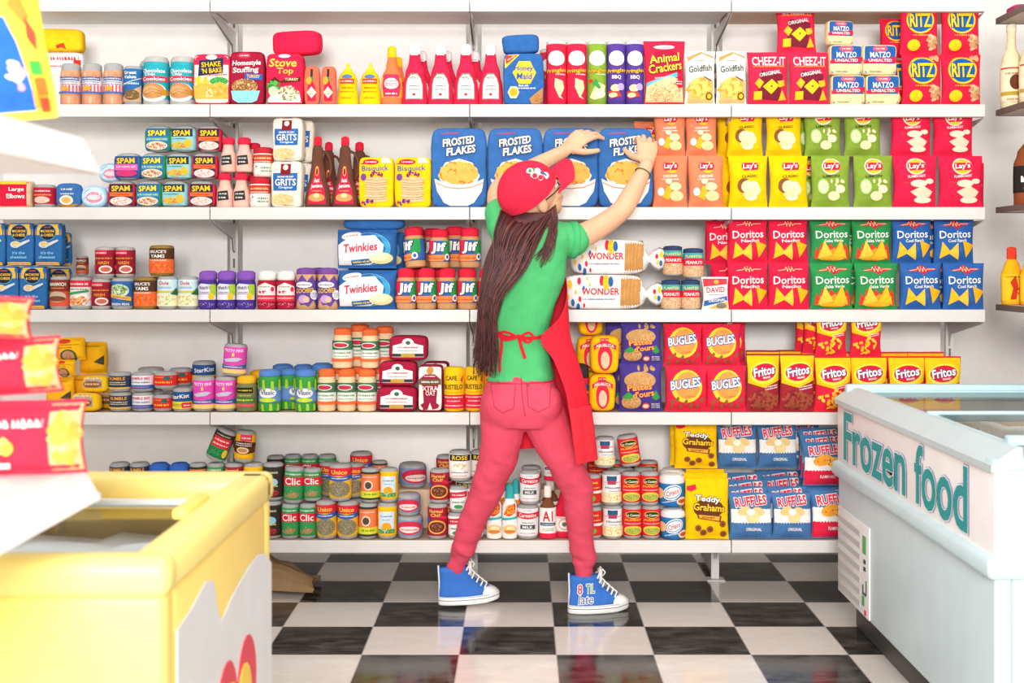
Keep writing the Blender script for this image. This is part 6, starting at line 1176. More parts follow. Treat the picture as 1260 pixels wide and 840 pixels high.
# ---- third stocked shelf
GX = 'blue macaroni boxes'
row('mac_box', [5, 40], C_, 'blue macaroni box with yellow top band, lower row in front', GX, jit=.8)
for i, p in enumerate((-11, 24, 59)):
    put('mac_box', p, C_+h(53.4), FY+.002, 'blue macaroni box with yellow top band, upper row, '+ORD[3][i], GX, rz=-2)
put('mac_box', 70, C_, FY+.085, 'blue macaroni box behind the lower row', GX, rz=20, s=.96)
put('mac_box', 72, C_+h(53), FY+.09, 'blue macaroni box jutting out behind the upper row', GX, rz=24, s=.8)
put('sloppy_can', 70, C_, FY, 'brown and orange can in the front row', 'cans on the third shelf')
put('sloppy_can', 97, C_, FY+.075, 'brown and orange can in the back row, lower', 'cans on the third shelf'); put('sloppy_can', 99, C_+h(41.5), FY+.075, 'brown and orange can on top in the back row', 'cans on the third shelf', s=.6)
put('tomato_can', 95.5, C_, FY-.003, 'white can with red top and carrots, third shelf', 'cans on the third shelf')
put('hash_can', 121.5, C_, FY, 'dark red can lettered HASH, front on the shelf board', 'dark red hash cans')
put('pea_can', 148, C_, FY-.002, 'blue can with a heap of green peas', 'cans on the third shelf', rz=1)
for i, (p, yf) in enumerate(((126, FY), (139, FY+.08), (150, FY+.012))):
    put('hash_can', p, C_+h(39.3), yf, 'dark red can lettered HASH, upper layer, '+ORD[3][i], 'dark red hash cans', rz=3)
put('hash_can', 139, C_, FY+.085, 'dark red can lettered HASH, back row under the stack', 'dark red hash cans')
put('yam_can', 175, C_, FY-.003, 'brown and orange can lettered YAMS on the shelf board', 'yam cans'); put('yam_can', 195, C_+h(40.8), FY+.012, 'brown and orange can lettered YAMS on top of the others', 'yam cans', s=.97)
put('yam_can', 187, C_, FY+.11, 'brown and orange can hidden in the back row', 'yam cans')
row('pineapple_can', [202.5, 229], C_, 'pale blue can', 'pale blue pineapple cans')
row('grape_jar', [252.5, 276.5, 300.5], C_, 'purple jelly jar', 'purple jelly jars')
row('strawberry_jar', [326.5, 350.5], C_, 'dark red jelly jar with white lid', 'dark red jelly jars')
row('strawberry_jar', [340], C_, 'dark red jelly jar standing behind the front pair', 'dark red jelly jars', yf=FY+.09)
row('swirl_jar', [375, 401.5], C_, 'purple and tan striped jar', 'purple and tan jars')
row('swirl_jar', [391], C_, 'purple and tan striped jar behind the front pair', 'purple and tan jars', yf=FY+.09)
put('cake_box', 451, C_, FY-.003, 'blue and white snack cake pack, lower front', 'blue snack cake packs')
put('cake_box', 450, C_+h(48.2), FY-.003, 'blue and white snack cake pack, upper front', 'blue snack cake packs')
put('cake_box', 462, C_, FY+.11, 'blue snack cake pack in the back, lower', 'blue snack cake packs'); put('cake_box', 462, C_+h(48.2), FY+.11, 'blue snack cake pack in the back, upper', 'blue snack cake packs')
put('cake_roll', 459, C_+h(96.6), FY+.02, 'plain blue pack lying flat on top of the two snack cake packs', 'blue snack cake packs')
GJ = 'peanut butter jars'
row('pb_jar', [498.5, 524, 549.5, 574.5], C_, 'red capped jar, lower front', GJ)
put('pb_jar', 510, C_, FY+.085, 'red capped jar, lower back at left', GJ); put('pb_jar', 541, C_, FY+.085, 'red capped jar, lower back in the middle', GJ); put('pb_jar', 574, C_, FY+.085, 'red capped jar, lower back at right', GJ)
put('pb_jar', 511, C_+h(51.3), FY+.0, 'red capped peanut butter jar turned sideways on the upper layer, leaning', GJ, rz=-48, ry=-7)
put('pb_jar', 509, C_+h(51.3), FY+.10, 'red capped jar, upper back at far left', GJ, rz=30, s=1.02)
put('pb_jar', 540, C_+h(51.3), FY+.0, 'red capped jar, upper front', GJ, rz=-3, s=.95)
put('pb_jar', 559, C_+h(51.3), FY+.085, 'red capped jar, upper layer between the others', GJ, s=1.03); put('pb_jar', 578, C_+h(51.3), FY+.0, 'red capped jar, upper layer at right', GJ, s=.98); put('pb_jar', 531, C_+h(51.3), FY+.165, 'red capped jar, upper back second from left', GJ)
put('pb_jar', 600, C_, FY, 'red capped peanut butter jar half hidden by the long hair', GJ)
put('bread', 745, C_, FY-.01, 'white wrapped bread loaf, lower one', 'wrapped bread loaves')
put('bread', 752, C_+h(43.3), FY-.006, 'white wrapped bread loaf, upper one', 'wrapped bread loaves', sx=.96)
row('peanut_tin', [827, 852], C_, 'teal peanut tin with navy lid, lower layer', 'teal peanut tins', jit=2)
row('peanut_tin', [828.5, 853], C_+h(37), 'teal peanut tin with navy lid, upper layer', 'teal peanut tins', jit=4)
put('seed_bag', 878.5, C_, FY-.012, 'white red and blue seed packet', rz=-2)
GT = 'tortilla chip bags'
for k, c, lo, hi, back in (('tortilla_red', 'red', (921, 972), (921, 971), 887), ('tortilla_green', 'green', (1025, 1080), (1024, 1075), 1053), ('tortilla_blue', 'blue', (1135, 1188), (1123, 1176), 1150)):
    row(k, lo, C_, c+' tortilla chip bag, bottom layer in front', GT, jit=.8)
    row(k, hi, C_+h(57), c+' tortilla chip bag, top layer in front', GT, jit=.8, yf=FY+.022, s=.98)
    put(k, back+12, C_, FY+.085, c+' tortilla chip bag, bottom layer behind', GT, s=.98)
    put(k, back+(5 if c == 'red' else 0), C_+h(56), FY+.088, c+' tortilla chip bag, top layer behind', GT, s=.95)

# ---- fourth stocked shelf
GY = 'yellow packets at the left end of the fourth shelf'
put('yellow_pack_tall', 70, D, FY+.01, 'yellow packet standing lowest at the far left', GY, s=1.05); put('yellow_packet', 76, D+h(44), FY+.01, 'yellow packet in the middle of the far left pile', GY, s=.7)
put('yellow_packet', 82, D+h(62), FY+.012, 'yellow packet with a brown fan picture, topmost of the pile', GY, ry=-3, s=1.0)
put('yellow_pack_tall', 103, D, FY+.08, 'yellow packet standing behind, lower', GY, s=1.05); put('yellow_pack_tall', 111, D+h(43), FY+.08, 'yellow packet standing behind, upper', GY, s=1.02)
put('chub_pack', 103, D, FY-.004, 'yellow pack with grey label lying in front', GY, rz=-3); put('chub_pack', 116, D+h(23.5), FY+.01, 'yellow pack with grey label lying on the front one', GY, s=.88); put('chub_pack', 128, D, FY+.08, 'yellow pack with grey label lying behind the cans', GY)
GF = 'flat fish and meat cans on the fourth shelf'
put('navy_can', 145, D, FY, 'navy and yellow flat can, lower', GF); put('navy_can', 144, D+h(24.4), FY, 'navy and yellow flat can, upper', GF, rz=-4)
put('clam_can', 173, D, FY, 'white red and blue flat can, lower', GF); put('clam_can', 171.5, D+h(24.4), FY, 'white red and blue flat can, upper', GF)
put('shrimp_can', 198, D, FY, 'red flat can with yellow letters, lower', GF, sx=.9); put('shrimp_can', 200, D+h(23.6), FY, 'red flat can with yellow letters, upper front', GF)
put('shrimp_can', 222, D+h(24), FY+.085, 'red flat can with yellow letters, upper back', GF, s=1.1); put('shrimp_can', 211, D, FY+.08, 'red flat can hidden in the back, lower', GF, s=1.05)
put('tuna_can', 222, D, FY-.004, 'blue and yellow flat can, front', GF, rz=-3); put('tuna_can', 244, D+h(27), FY+.09, 'blue and yellow flat can, raised in the back', GF, rz=14, s=1.1); put('tuna_can', 241, D, FY+.10, 'blue and yellow flat can at the back, lower', GF)
put('clam_can', 181, D+h(24), FY+.1, 'grey topped flat can in the back row, upper', GF, s=1.15); put('clam_can', 183, D, FY+.1, 'grey topped flat can in the back row, lower', GF)
put('pink_can', 248.5, D, FY-.002, 'bright pink can with a fish, left one on the board', 'bright pink fish cans', rz=4, sx=.92); put('pink_can', 273.5, D, FY, 'bright pink can with a fish, right one on the board', 'bright pink fish cans', sx=.85)
put('pink_can', 285, D+h(43.5), FY+.012, 'bright pink can with a fish, alone on top', 'bright pink fish cans', s=.93, ry=4); put('pink_can', 292, D, FY+.09, 'bright pink can with a fish, behind the olive jar', 'bright pink fish cans', s=.98)
put('olive_jar', 299, D, FY-.006, 'olive green pickle jar with yellow lid, front', 'olive green pickle jars'); put('olive_jar', 316, D, FY+.085, 'olive green pickle jar with yellow lid, behind', 'olive green pickle jars', s=1.1)
GP = 'green pickle jars with blue lids'
put('pickle_jar', 329.5, D, FY-.006, 'green pickle jar with blue lid, front left', GP, rz=-4); put('pickle_jar', 376, D, FY-.006, 'green pickle jar with blue lid, front right', GP)
put('pickle_jar', 352.5, D, FY+.06, 'green pickle jar with blue lid, between the front two', GP, rz=60, s=.99); put('pickle_jar', 344, D, FY+.12, 'green pickle jar with blue lid, back row left', GP, s=1.05); put('pickle_jar', 371, D, FY+.11, 'green pickle jar with blue lid, back row middle', GP, s=1.04); put('pickle_jar', 393, D, FY+.11, 'green pickle jar with blue lid, back row right', GP, s=1.09)
GS = 'salad dressing jars with orange lids'
row('salad_jar', [400, 424.5, 449.5], D, 'cream dressing jar with orange lid, lower front', GS)
for i, p in enumerate((416, 443, 466)): put('salad_jar', p, D, FY+.085, 'cream dressing jar with orange lid, lower back, '+ORD[3][i], GS, s=1.02)
for p, yf, n, s in ((420, FY+.01, 'far left', .96), (441, FY+.085, 'second from left, behind', 1.02), (456, FY+.01, 'in front of the others', .94), (472, FY+.085, 'far right', .97)): put('salad_jar', p, D+h(53), yf, 'cream dressing jar with orange lid, upper layer, '+n, GS, s=s)
GB = 'maroon meat packs'
put('meat_pack', 488, D, FY-.004, 'maroon meat pack with white label, bottom of the stack', GB, sx=.97); put('meat_pack', 487, D+h(31.3), FY, 'maroon meat pack with white label, middle of the stack', GB, sx=.97); put('meat_pack', 502, D+h(62.6), FY+.005, 'maroon meat pack with white label, top of the stack', GB, sx=.93)
put('oat_box', 530, D, FY-.002, 'white and maroon tall box', 'white and maroon tall boxes', rz=-3); put('oat_box', 536, D, FY+.07, 'white and maroon tall box behind the front one', 'white and maroon tall boxes', rz=-8, s=1.03)
put('coffee_can', 559, D, FY-.002, 'yellow and red coffee can, left', 'yellow and red coffee cans'); put('coffee_can', 583, D, FY+.01, 'yellow and red coffee can, beside the person', 'yellow and red coffee cans', sx=.85)
KG('pink_pack', 'snack_packet', 'packet', 22, 60, .05, '#E84A9A', [('R', -.9, .05, .4, .95, '#F2ECEA'), ('S', 0, .5, .8, .3, '#D8405A', 3)]); put('pink_pack', 606, D+h(50), FY+.03, 'pink and white packet peeking out left of the person at hip height'); 
put('coffee_can', 606, D, FY+.03, 'yellow and red can hidden behind the person', 'yellow and red coffee cans', s=.9)
put('black_lid_can', 712, D, FY, 'red can with black lid half hidden by the apron', 'red and black can')
GC = 'yellow hot chocolate boxes'
put('cocoa_box', 740, D, FY-.002, 'yellow box with red emblem, bottom front', GC); put('cocoa_box', 744, D+h(46.6), FY-.002, 'yellow box with red emblem, middle front', GC, s=1.03)
put('cocoa_box', 735, D, FY+.09, 'yellow box with red emblem, bottom back', GC); put('cocoa_box', 727, D+h(46.6), FY+.09, 'yellow box with red emblem, middle back', GC, s=.96); put('cocoa_box', 729, D+h(93), FY+.05, 'yellow box with red emblem, topmost, cut by the shelf above', GC, s=.9, lift=-.004)
GD = 'violet cookie bags'
put('paw_bag', 789, D, FY, "violet cookie bag, bottom front", GD); put('paw_bag', 790, D+h(59), FY+.012, "violet cookie bag, top front", GD, s=.86, sx=1.1)
put('paw_bag', 780, D, FY+.075, "violet cookie bag, bottom back", GD); put('paw_bag', 768, D+h(59), FY+.08, "violet cookie bag, top back", GD, s=.86)
GU = 'red corn snack bags'
row('corn_bag', [845, 897], D, 'red corn snack bag, bottom front', GU, jit=.8); row('corn_bag', [841, 888], D+h(55), 'red corn snack bag, top front', GU, jit=.8, yf=FY+.02, s=.94)
put('corn_bag', 850, D, FY+.085, 'red corn snack bag, bottom back', GU); put('corn_bag', 856, D+h(56), FY+.09, 'red corn snack bag, top back at left', GU, s=.93); put('corn_bag', 897, D+h(56), FY+.09, 'red corn snack bag, top back at right', GU, s=.93); put('corn_bag', 893, D, FY+.085, 'red corn snack bag, bottom back at right', GU)
GR = 'yellow topped corn chip bags'
row('corn_dark', [940, 980], D, 'dark red and yellow corn chip bag', GR, jit=.8); put('corn_dark', 936, D, FY+.07, 'dark red and yellow corn chip bag, behind the left one', GR, s=1.04); put('corn_dark', 984, D, FY+.07, 'dark red and yellow corn chip bag, behind the right one', GR, s=1.03)
for i, p in enumerate((1026, 1070, 1117, 1161)): put('corn_red', p, D, FY-.0 + (.0 if i else -.006), 'red and yellow corn chip bag, bottom front, '+ORD[4][i], GR, rz=R_.uniform(-1, 1), sx=1.03)
for i, p in enumerate((1024, 1067)): put('corn_red', p, D+h(67), FY+.01, 'red and yellow corn chip bag, top front, '+ORD[2][i], GR, rz=R_.uniform(-1, 1), s=.88)
for i, p in enumerate((998, 1008)): put('corn_red', p, D+h(67), FY+.065+.045*(1-i), 'red and yellow corn chip bag, top layer, squeezed in behind, '+ORD[2][i], GR, s=.85)
for i, p in enumerate((1012, 1052, 1097, 1140)): put('corn_red', p, D, FY+.06, 'red and yellow corn chip bag, bottom layer behind, '+ORD[4][i], GR, s=1.06)

# ---- lowest shelf
E0, E1 = E_, E_+h(46.6)
GK = 'cans at the left end of the lowest shelf'
put('dark_bean_can', 332, E0, FY, 'dark brown can, lower, beside the yellow freezer', GK); put('dark_bean_can', 335, E1, FY+.01, 'dark brown can, upper, beside the yellow freezer', GK); put('dark_bean_can', 345, E0+.146, 4.71, 'dark brown can on the tan step, behind', GK, s=.9)
row('red_green_can', [357.5, 378], E0, 'red and green bean can, lower layer', 'red and green cans'); put('red_green_can', 358, E0+h(43.8), FY, 'red and green bean can, upper left', 'red and green cans', ry=3, s=1.03); put('red_green_can', 382, E0+h(43.8), FY+.012, 'red and green bean can, upper right', 'red and green cans', s=.93)
for i, p in enumerate((355, 377, 399)): put('red_green_can', p, E0+.146, 4.705, 'red and green can on the tan step, '+ORD[3][i], 'red and green cans', s=1.0)
GN = 'red and yellow lentil cans'
put('lentil_can', 398, E0, FY-.006, 'red and yellow lentil can, lower left', GN, ry=-2, s=1.02); put('lentil_can', 426.5, E0, FY-.004, 'red and yellow lentil can, lower right', GN)
put('lentil_can', 414, E0, FY+.075, 'red and yellow lentil can, lower back', GN); put('lentil_can', 436, E0, FY+.085, 'red and yellow lentil can, lower back right', GN, s=.96)
put('lentil_can', 417, E0+h(46.6), FY+.0, 'red and yellow lentil can, upper front', GN, s=.98); put('lentil_can', 399, E0+.146, 4.725 - .0, 'red and yellow lentil can, upper left behind', GN, s=.97) if False else None
put('lentil_can', 404, E0+h(46.6), FY+.095, 'red and yellow lentil can, upper left, behind', GN, s=.92); put('lentil_can', 434, E0+h(46.6), FY+.07, 'red and yellow lentil can, upper right, behind', GN, s=.92)
put('lentil_can', 443, E0+.146, 4.71, 'red and yellow lentil can on the tan step', GN, s=1.0)
put('orange_can', 451.5, E0, FY, 'orange can with black bands, lower', 'orange cans'); put('orange_can', 455, E0+h(44.6), FY+.006, 'orange can with black bands, upper', 'orange cans', s=.95); put('orange_can', 466, E0+.146, 4.71, 'orange can with black bands on the tan step', 'orange cans', s=.8)
put('sun_can', 475, E0, FY, 'yellow can with sun picture, lower', 'yellow sun cans'); put('sun_can', 478, E0+h(44.6), FY+.01, 'yellow can with sun picture, upper', 'yellow sun cans', s=.95)
put('ham_can', 503, E0, FY-.005, 'flat red and blue can, bottom of its stack', 'flat red and blue cans'); put('ham_can', 500, E0+h(28.5), FY-.003, 'flat red and blue can, top of its stack', 'flat red and blue cans', s=.93); put('ham_can', 506, E0+.146, 4.705, 'flat red and blue can on the tan step', 'flat red and blue cans', rz=20, s=1.1)
GH = 'brown red chili cans'
put('chili_can', 537.5, E0, FY, 'brown red chili can, lower', GH, sx=.95); put('chili_can', 540.5, E0+h(43.6), FY+.01, 'brown red chili can, upper front', GH, s=.97); put('chili_can', 548, E0+.146, 4.71, 'brown red chili can on the tan step', GH, s=.98); put('chili_can', 550, E0, FY+.085, 'brown red chili can, lower back', GH)
GO = 'white cans with dark bands and white red cans'
put('rose_can', 565, E0+h(70), FY+.02, 'white can with dark name band, topmost left', GO, s=1.02); put('rose_can', 592, E0+h(68), FY+.06, 'white can with dark name band, topmost beside the trouser leg', GO)
put('white_red_can', 562, E0, FY+.004, 'small white can with red band, lower left', GO, s=1.0); put('white_red_can', 584, E0, FY+.004, 'small white can with red band, lower right behind the leg', GO)
put('white_red_can', 564, E0+h(32.4), FY+.004, 'small white can with red band, second layer left', GO); put('white_red_can', 586, E0+h(32.4), FY+.02, 'small white can with red band, second layer right', GO)
put('rose_can', 572, E0+h(32), FY+.085, 'white can with dark name band, second layer behind', GO); put('rose_can', 572, E0-.0, FY+.085, 'white can with dark name band, lower layer behind', GO, s=.86)
put('rose_can', 600, E0+h(32), FY+.1, 'white can with dark name band behind the trouser leg', GO); put('rose_can', 600, E0, FY+.1, 'white can with dark name band behind the trouser leg, lower', GO, s=.86)
GW = 'white spray bottles with teal caps'
row('spray_bottle', [608, 627.5], E0, 'white spray bottle with teal cap, in front', GW); 
for i, (p, s) in enumerate(((603, 1.04), (621, 1.1), (636, 1.03))): put('spray_bottle', p, E0, FY+.07, 'white spray bottle with teal cap, behind, '+ORD[3][i], GW, s=s)
GQ = 'white and red milk cans'
put('milk_can', 649, E0, FY-.004, 'white and red milk can, lower front', GQ, s=1.0); put('milk_can', 655, E0+h(42.4), FY, 'white and red milk can, upper front', GQ, s=.99)
put('milk_can', 650, E0, FY+.085, 'white and red milk can, lower back', GQ); put('milk_can', 652, E0+h(42.4), FY+.09, 'white and red milk can, upper back', GQ)
GA = 'brown steak sauce bottles'
put('steak_sauce', 673.5, E0, FY, 'brown sauce bottle, lower front', GA, s=.93); put('steak_sauce', 677, E0, FY+.075, 'brown sauce bottle, behind', GA, s=1.0); put('steak_sauce', 679, E0+h(67), FY+.045, 'brown sauce bottle, topmost', GA, s=.78)
put('red_sauce', 692, E0, FY+.02, 'red sauce bottle half hidden by the right trouser leg')
put('green_red_can', 731, E0, FY+.004, 'red and green corn can, lower', 'corn cans'); put('green_red_can', 731, E0+h(39.4), FY+.004, 'red and green corn can, upper', 'corn cans')
put('green_red_can', 735, E0+.146, 4.71, 'red and green corn can on the step at the left', 'corn cans')
GI = 'white and cream hominy cans'
put('hominy_can', 754, E0, FY, 'white and cream can, lower', GI); put('hominy_can', 752, E0+h(41.3), FY, 'white and cream can, middle', GI, s=1.02); put('hominy_can', 745, E0+h(87), FY+.01, 'white and cream can, alone on top', GI, s=.93, lift=.0)
GV = 'red jalapeno cans'
row('jalapeno_can', [779.5, 805], E0, 'red jalapeno can, lower layer', GV); row('jalapeno_can', [778, 803], E0+h(41.3), 'red jalapeno can, middle layer', GV); put('jalapeno_can', 778, E0+h(89), FY+.01, 'red jalapeno can standing alone on top, tilted', GV, s=.95, ry=-9)
for i, p in enumerate((761, 778, 794)): put('jalapeno_can', p, E0+.146, 4.705, 'red jalapeno can on the tan step, '+ORD[3][i], GV, s=.86)
for i, p in enumerate((771, 796)): put('jalapeno_can', p, E0, FY+.08, 'red jalapeno can, lower layer behind, '+ORD[2][i], GV)
for i, p in enumerate((768, 793)): put('jalapeno_can', p, E0+h(41.3), FY+.085, 'red jalapeno can, middle layer behind, '+ORD[2][i], GV)
GZ = 'blue shortening tubs with white lids'
put('shortening_tub', 827.5, E0, FY-.01, 'blue shortening tub with white lid, lower front', GZ, s=.95); put('shortening_tub', 825, E0+h(37.4), FY-.006, 'blue shortening tub with white lid, upper front', GZ, rz=-4)
put('shortening_tub', 829, E0+.0, FY+.10, 'blue shortening tub with white lid, lower back', GZ); put('shortening_tub', 833, E0+h(39.4), FY+.10, 'blue shortening tub with white lid, upper back', GZ, s=1.02)
GG = 'yellow cookie bags'
put('honey_cookie_bag', 870, E0, FY-.006, 'yellow honey cookie bag, bottom front', GG)
put('honey_cookie_bag', 868, E0, FY+.05, 'yellow honey cookie bag, second in the bottom row', GG, s=1.05); put('honey_cookie_bag', 866, E0, FY+.105, 'yellow honey cookie bag, third in the bottom row', GG, s=1.07)
put('honey_cookie_bag', 857, E0+h(81), FY+.10, 'yellow honey cookie bag, top front', GG, s=.85, sx=1.15); put('honey_cookie_bag', 850, E0+h(82), FY+.155, 'yellow honey cookie bag, top back', GG, s=.86, sx=1.1)
GE = 'ridged chip bags on the lowest shelf'
for i, (p, q) in enumerate(((927, 0), (978, 0))):
    put('ridged_blue', p, E0, FY-.006, 'blue and white ridged chip bag, bottom front, '+ORD[2][i], GE, rx=-3)
for kx in range(3):
    for i, p in enumerate((923-4*kx, 972-3*kx)):
        put('ridged_blue', p, E0, FY+.056+.046*kx, f'blue and white ridged chip bag, bottom layer, {("second", "third", "fourth")[kx]} row back, '+ORD[2][i], GE, s=1.09+.09*kx, sx=.88, sy=.72)
for i, p in enumerate((909, 956)):
    put('ridged_blue', p, E0+h(80), FY+.12, 'blue and white ridged chip bag, top layer, '+ORD[2][i], GE, s=1.0, sx=.93, rz=-2+4*i)
put('ridged_red', 1022, E0, FY-.004, 'blue, white and red ridged chip bag, bottom front', GE, rx=-6, s=1.04)
for i in range(3):
    put('ridged_red', 1016-3*i, E0+h(62+7*i), FY+.055+.045*i, f'blue, white and red ridged chip bag, top layer, {("first", "second", "third")[i]} from the front', GE, s=.97, sy=.75)
    put('ridged_red', 1016-3*i, E0, FY+.055+.045*i, f'blue, white and red ridged chip bag, bottom layer, {("second", "third", "fourth")[i]} from the front', GE, s=1.05, sy=.75)
put('ridged_blue', 984, E0+h(80), FY+.17, 'blue and white ridged chip bag, top layer at the back', GE, s=.98)
# can tops showing over the yellow freezer, and the two cans tipped on them
GL2 = 'grey topped cans behind the yellow freezer'
PF = [(147, 'navy_can'), (172, 'navy_can'), (193, 'shortening_tub'), (213, 'shortening_tub'), (238, 'orange_can'), (262, 'red_green_can'), (285, 'chili_can'), (309, 'sun_can')]
def lowcan(k, p, z, yf, lb, s=1.0): put(k, p, z, yf, lb, GL2, s=s)
PN = ['leftmost', 'second from left', 'third from left, blue lidded tub', 'fourth from left, blue lidded tub', 'fifth from left', 'sixth from left, under the tipped green can', 'seventh from left, under the yellow can', 'rightmost']
for i, (p, k) in enumerate(PF):
    hh = {'navy_can': 24, 'shortening_tub': 39.2, 'orange_can': 44, 'red_green_can': 43, 'chili_can': 43, 'sun_can': 44}[k]
    if k == 'shortening_tub':
        KIND.setdefault('blue_lid_tub', [lambda: jar_thing('shortening_tub', P((0, 11), (1, 13.4), (4, 14), (36, 14.2), (37, 14)), '#E8E4E0', P((36, 14), (38, 15), (43, 14.6), (47, 10), (48, 0)), '#3A66B8', 6*PX, 32*PX, '#F1EFEC', [('S', 0, .5, 1.2, .3, '#D8304A', 2)]), 'yogurt_tub', 'tub', 29*PX, None])
        k = 'blue_lid_tub'; hh = 48
    z1 = E_+h(92)-h(hh)
    put('rose_can' if hh != 48 else 'blue_lid_tub', p, E_, FY+.02, 'can hidden low behind the yellow freezer, '+PN[i], GL2, s=min(1.0, (z1-E_)/h(37)) if hh != 48 else (z1-E_)/h(48.4))
    put(k, p, z1, FY+.02, 'can top showing over the yellow freezer, '+PN[i], GL2)
KC('green_tall_can', 'food_can', 'can', 25, 41, '#2E8A50', [('R', -1.2, .66, 1.2, 1, '#3A3430'), ('P', [(-.7, .42), (.9, .42), (.9, .82), (-.7, .82)], '#E0303E'), ('S', 0, .9, 1.2, .08, '#D8C8A8', 1), ('S', .1, .7, 1.2, .12, WH, 1), ('S', .1, .54, 1.2, .1, WH, 1), ('F', 0, .2, .8, .15, 26, .0024, ['#5AB070', '#1E6A3A']), ('E', .7, .25, .22, .16, '#F2D03A')])
KC('yellow_brown_can', 'food_can', 'can', 24, 39, '#F6B41E', [('R', -.3, .74, .7, 1, '#D8405A'), ('S', .2, .86, .7, .12, WH, 1), ('P', [(-1.2, .3), (-1.2, .68), (0, .74), (1.2, .68), (1.2, .3), (0, .2)], '#5A3420'), ('S', 0, .6, 1.4, .16, WH, 2), ('E', 0, .36, .5, .13, '#E8C89A'), ('E', 0, .36, .36, .08, '#B88A5A')])
put('green_tall_can', 261, E_+h(92), FY+.02, 'green can with dark top, tipped to the right above the yellow freezer', 'tipped cans above the freezer', ry=24, lift=.012)
put('yellow_brown_can', 297, E_+h(92), FY+.02, 'yellow and brown can standing beside the tipped green can', 'tipped cans above the freezer', ry=6, lift=.004)
# ---- bottles on the right side wall shelves
def at(k, x, y, z, label, group=None, rz=0, s=1):
    o = put(k, 0, z, y, label, group, rz=rz, s=s); o.location.x = x; o.location.y = y; return o
at('cream_bottle', 1.757, 4.505, 1.778, 'cream bottle with red cap band, nearest the end of its side shelf', 'cream bottles')
at('cream_bottle', 1.79, 4.42, 1.778, 'cream bottle with red cap band, at the frame edge', 'cream bottles'); at('cream_bottle', 1.828, 4.51, 1.778, 'cream bottle with red cap band, behind the two others', 'cream bottles')
at('brown_bottle', 1.80, 4.45, 1.427, 'brown bottle with black label, cut by the right edge')
at('yellow_bottle', 1.762, 4.505, 1.076, 'yellow bottle with red cap, nearest the end of its side shelf', 'yellow bottles'); at('yellow_bottle', 1.81, 4.47, 1.076, 'yellow bottle with red cap, at the frame edge', 'yellow bottles')
mb = MB(); box_body(mb, .10, .03, .1, mat('#E0508A'), 6, .002, 3); box_body(mb, .10, .03, .1, mat('#E0508A'), 6, .002, 3)
tag(mb.build('flat_packet', loc=(1.79, 4.48, 2.111)), 'pink and green flat packet on the uppermost side shelf', 'packet')

# ---- foreground rack goods (nearest the camera, out of focus)
KG('fg_bag', 'candy_bag', 'bag', 92, 120, .06, '#FBE04A', [('P', [(-.3, .03), (.82, .03), (.80, .16), (.77, .27), (.70, .36), (-.3, .36)], '#2F66D0'), ('E', .71, .16, .05, .035, '#F0DCF2'), ('F', .71, .15, .07, .05, 7, .006, ['#E8A0E0', '#F4F0FA']), ('P', [(.74, .40), (.84, .46), (.92, .36), (.86, .33)], '#F08A3A'), ('P', [(.88, .36), (.95, .30), (.93, .23), (.87, .28)], '#E8503A'), ('R', .84, .15, .94, .20, '#4AB84A'), ('R', .85, .08, .95, .14, '#F07030'), ('R', .87, .02, .95, .07, '#E04830'), ('R', .82, .04, .86, .10, '#F6A83A')], seed=9)
o = put('fg_bag', 0, 1.39, 1.5, 'big yellow, blue and orange bag on the upper rack shelf at the left edge', rz=10, ry=-7); o.location = (-.715, 1.56, 1.391)
KG('fg_snack', 'frozen_snack_bag', 'snack bag', 78, 25, .06, '#D8324A', [('R', .62, .05, .98, .95, '#F8B888'), ('F', .8, .5, .16, .35, 18, .008, ['#FBD06A', '#F6A84A']), ('S', -.1, .72, 1.3, .2, '#F4E6E2', 1), ('F', -.3, .38, .5, .12, 10, .009, ['#FBD06A', '#F6B44A']), ('R', -.7, .12, .2, .2, '#F4E6E2'), ('E', -.5, .88, .3, .08, '#F6A83A')], seed=2)
for i, (x, y, z, s, rz) in enumerate(((-.672, 1.60, .953, 1.0, 16), (-.702, 1.60, .953+.0985, 1.0, 18), (-.738, 1.59, .953+.177, 1.0, 14))):
    o = put('fg_snack', 0, z, y, 'red and peach snack bag on the lower rack shelf, '+('bottom of the leaning pile', 'middle of the leaning pile', 'top of the leaning pile')[i], 'red and peach snack bags', rz=rz, s=s); o.location = (x, y, z); o.scale.z = (1.3, 1.0, .76)[i]; o.rotation_euler.y = math.radians((0, -3, 3)[i])

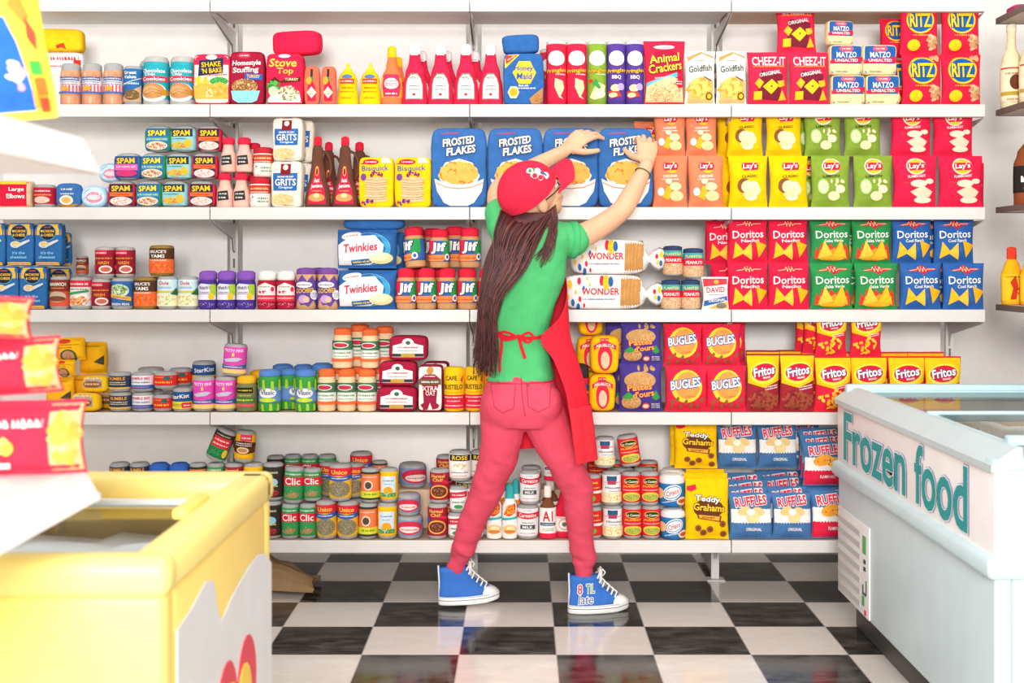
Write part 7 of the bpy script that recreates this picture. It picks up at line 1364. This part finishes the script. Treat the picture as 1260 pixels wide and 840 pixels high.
# ---- settle the plush goods so that neighbours touch instead of passing through each other
def ext(o):
    xs = []
    for k in [o]+list(o.children):
        if k.type == 'MESH': xs += [Vector(c) for c in k.bound_box]
    return [min(v[i] for v in xs) for i in range(3)]+[max(v[i] for v in xs) for i in range(3)]
class It: pass
its = []; cache = {}
for o in GOODS:
    k0 = (o if o.type == 'MESH' else o.children[0]).data.name
    if k0 not in cache: cache[k0] = ext(o)
    e = cache[k0]; q = It(); q.o = o; q.e = e; q.x, q.y, q.z = o.location; q.s = list(o.scale); q.rz = o.rotation_euler.z; q.rx = o.rotation_euler.x; q.round = o.type == 'EMPTY' and abs((e[3]-e[0])-(e[4]-e[1])) < .02
    q.fixed = q.y < 4.2; its.append(q)
def box_of(q):
    e, s = q.e, q.s; hx, hy = (e[3]-e[0])/2*s[0], (e[4]-e[1])/2*s[1]; c, n = abs(math.cos(q.rz)), abs(math.sin(q.rz))
    if q.round: ex, ey = hx, hy
    else: ex, ey = hx*c+hy*n*.8, hy*c+hx*n*.8
    cx = (e[3]+e[0])/2*s[0]
    return q.x+cx, ex*.975, q.y, ey*.96, q.z, q.z+e[5]*s[2]
for it_ in range(60):
    moved = False
    for i, a in enumerate(its):
        if a.fixed: continue
        for b in its[i+1:]:
            if b.fixed or abs(a.x-b.x) > .3 or abs(a.z-b.z) > .3: continue
            A1, B1 = box_of(a), box_of(b)
            ox = A1[1]+B1[1]-abs(A1[0]-B1[0]); oy = A1[3]+B1[3]-abs(A1[2]-B1[2]); oz = min(A1[5], B1[5])-max(A1[4], B1[4])
            if ox <= .001 or oy <= .001 or oz <= .004: continue
            if a.round and b.round and math.hypot(A1[0]-B1[0], A1[2]-B1[2]) > (A1[1]+B1[1])*.985: continue
            moved = True
            up, lo = (a, b) if a.z > b.z else (b, a)
            if oz < .02 and up.z-lo.z > .03: up.z += oz-.003; continue
            if ox < oy and ox < .055:
                for q, sg in ((a, 1 if a.x > b.x else -1), (b, 1 if b.x >= a.x else -1)):
                    w_ = (q.e[3]-q.e[0])*q.s[0]
                    if q.s[0] > .87: q.s[0] *= 1-min(.02, ox/w_*.5)
                    q.x += sg*min(ox*.25, .003)
            else:
                bk, ft = (a, b) if a.y > b.y else (b, a)
                lim = 4.862-box_of(bk)[3]
                if bk.y < lim: bk.y = min(lim, bk.y+oy+.0005)
                elif ft.y-box_of(ft)[3] > 4.497+oy*.5 and ft.y > 4.55: ft.y -= oy*.5
                else:
                    for q in (bk,): q.s[1] *= .94
                    bk.y = 4.862-box_of(bk)[3]
    if not moved: break
for q in its: q.o.location = (q.x, q.y, q.z); q.o.scale = q.s
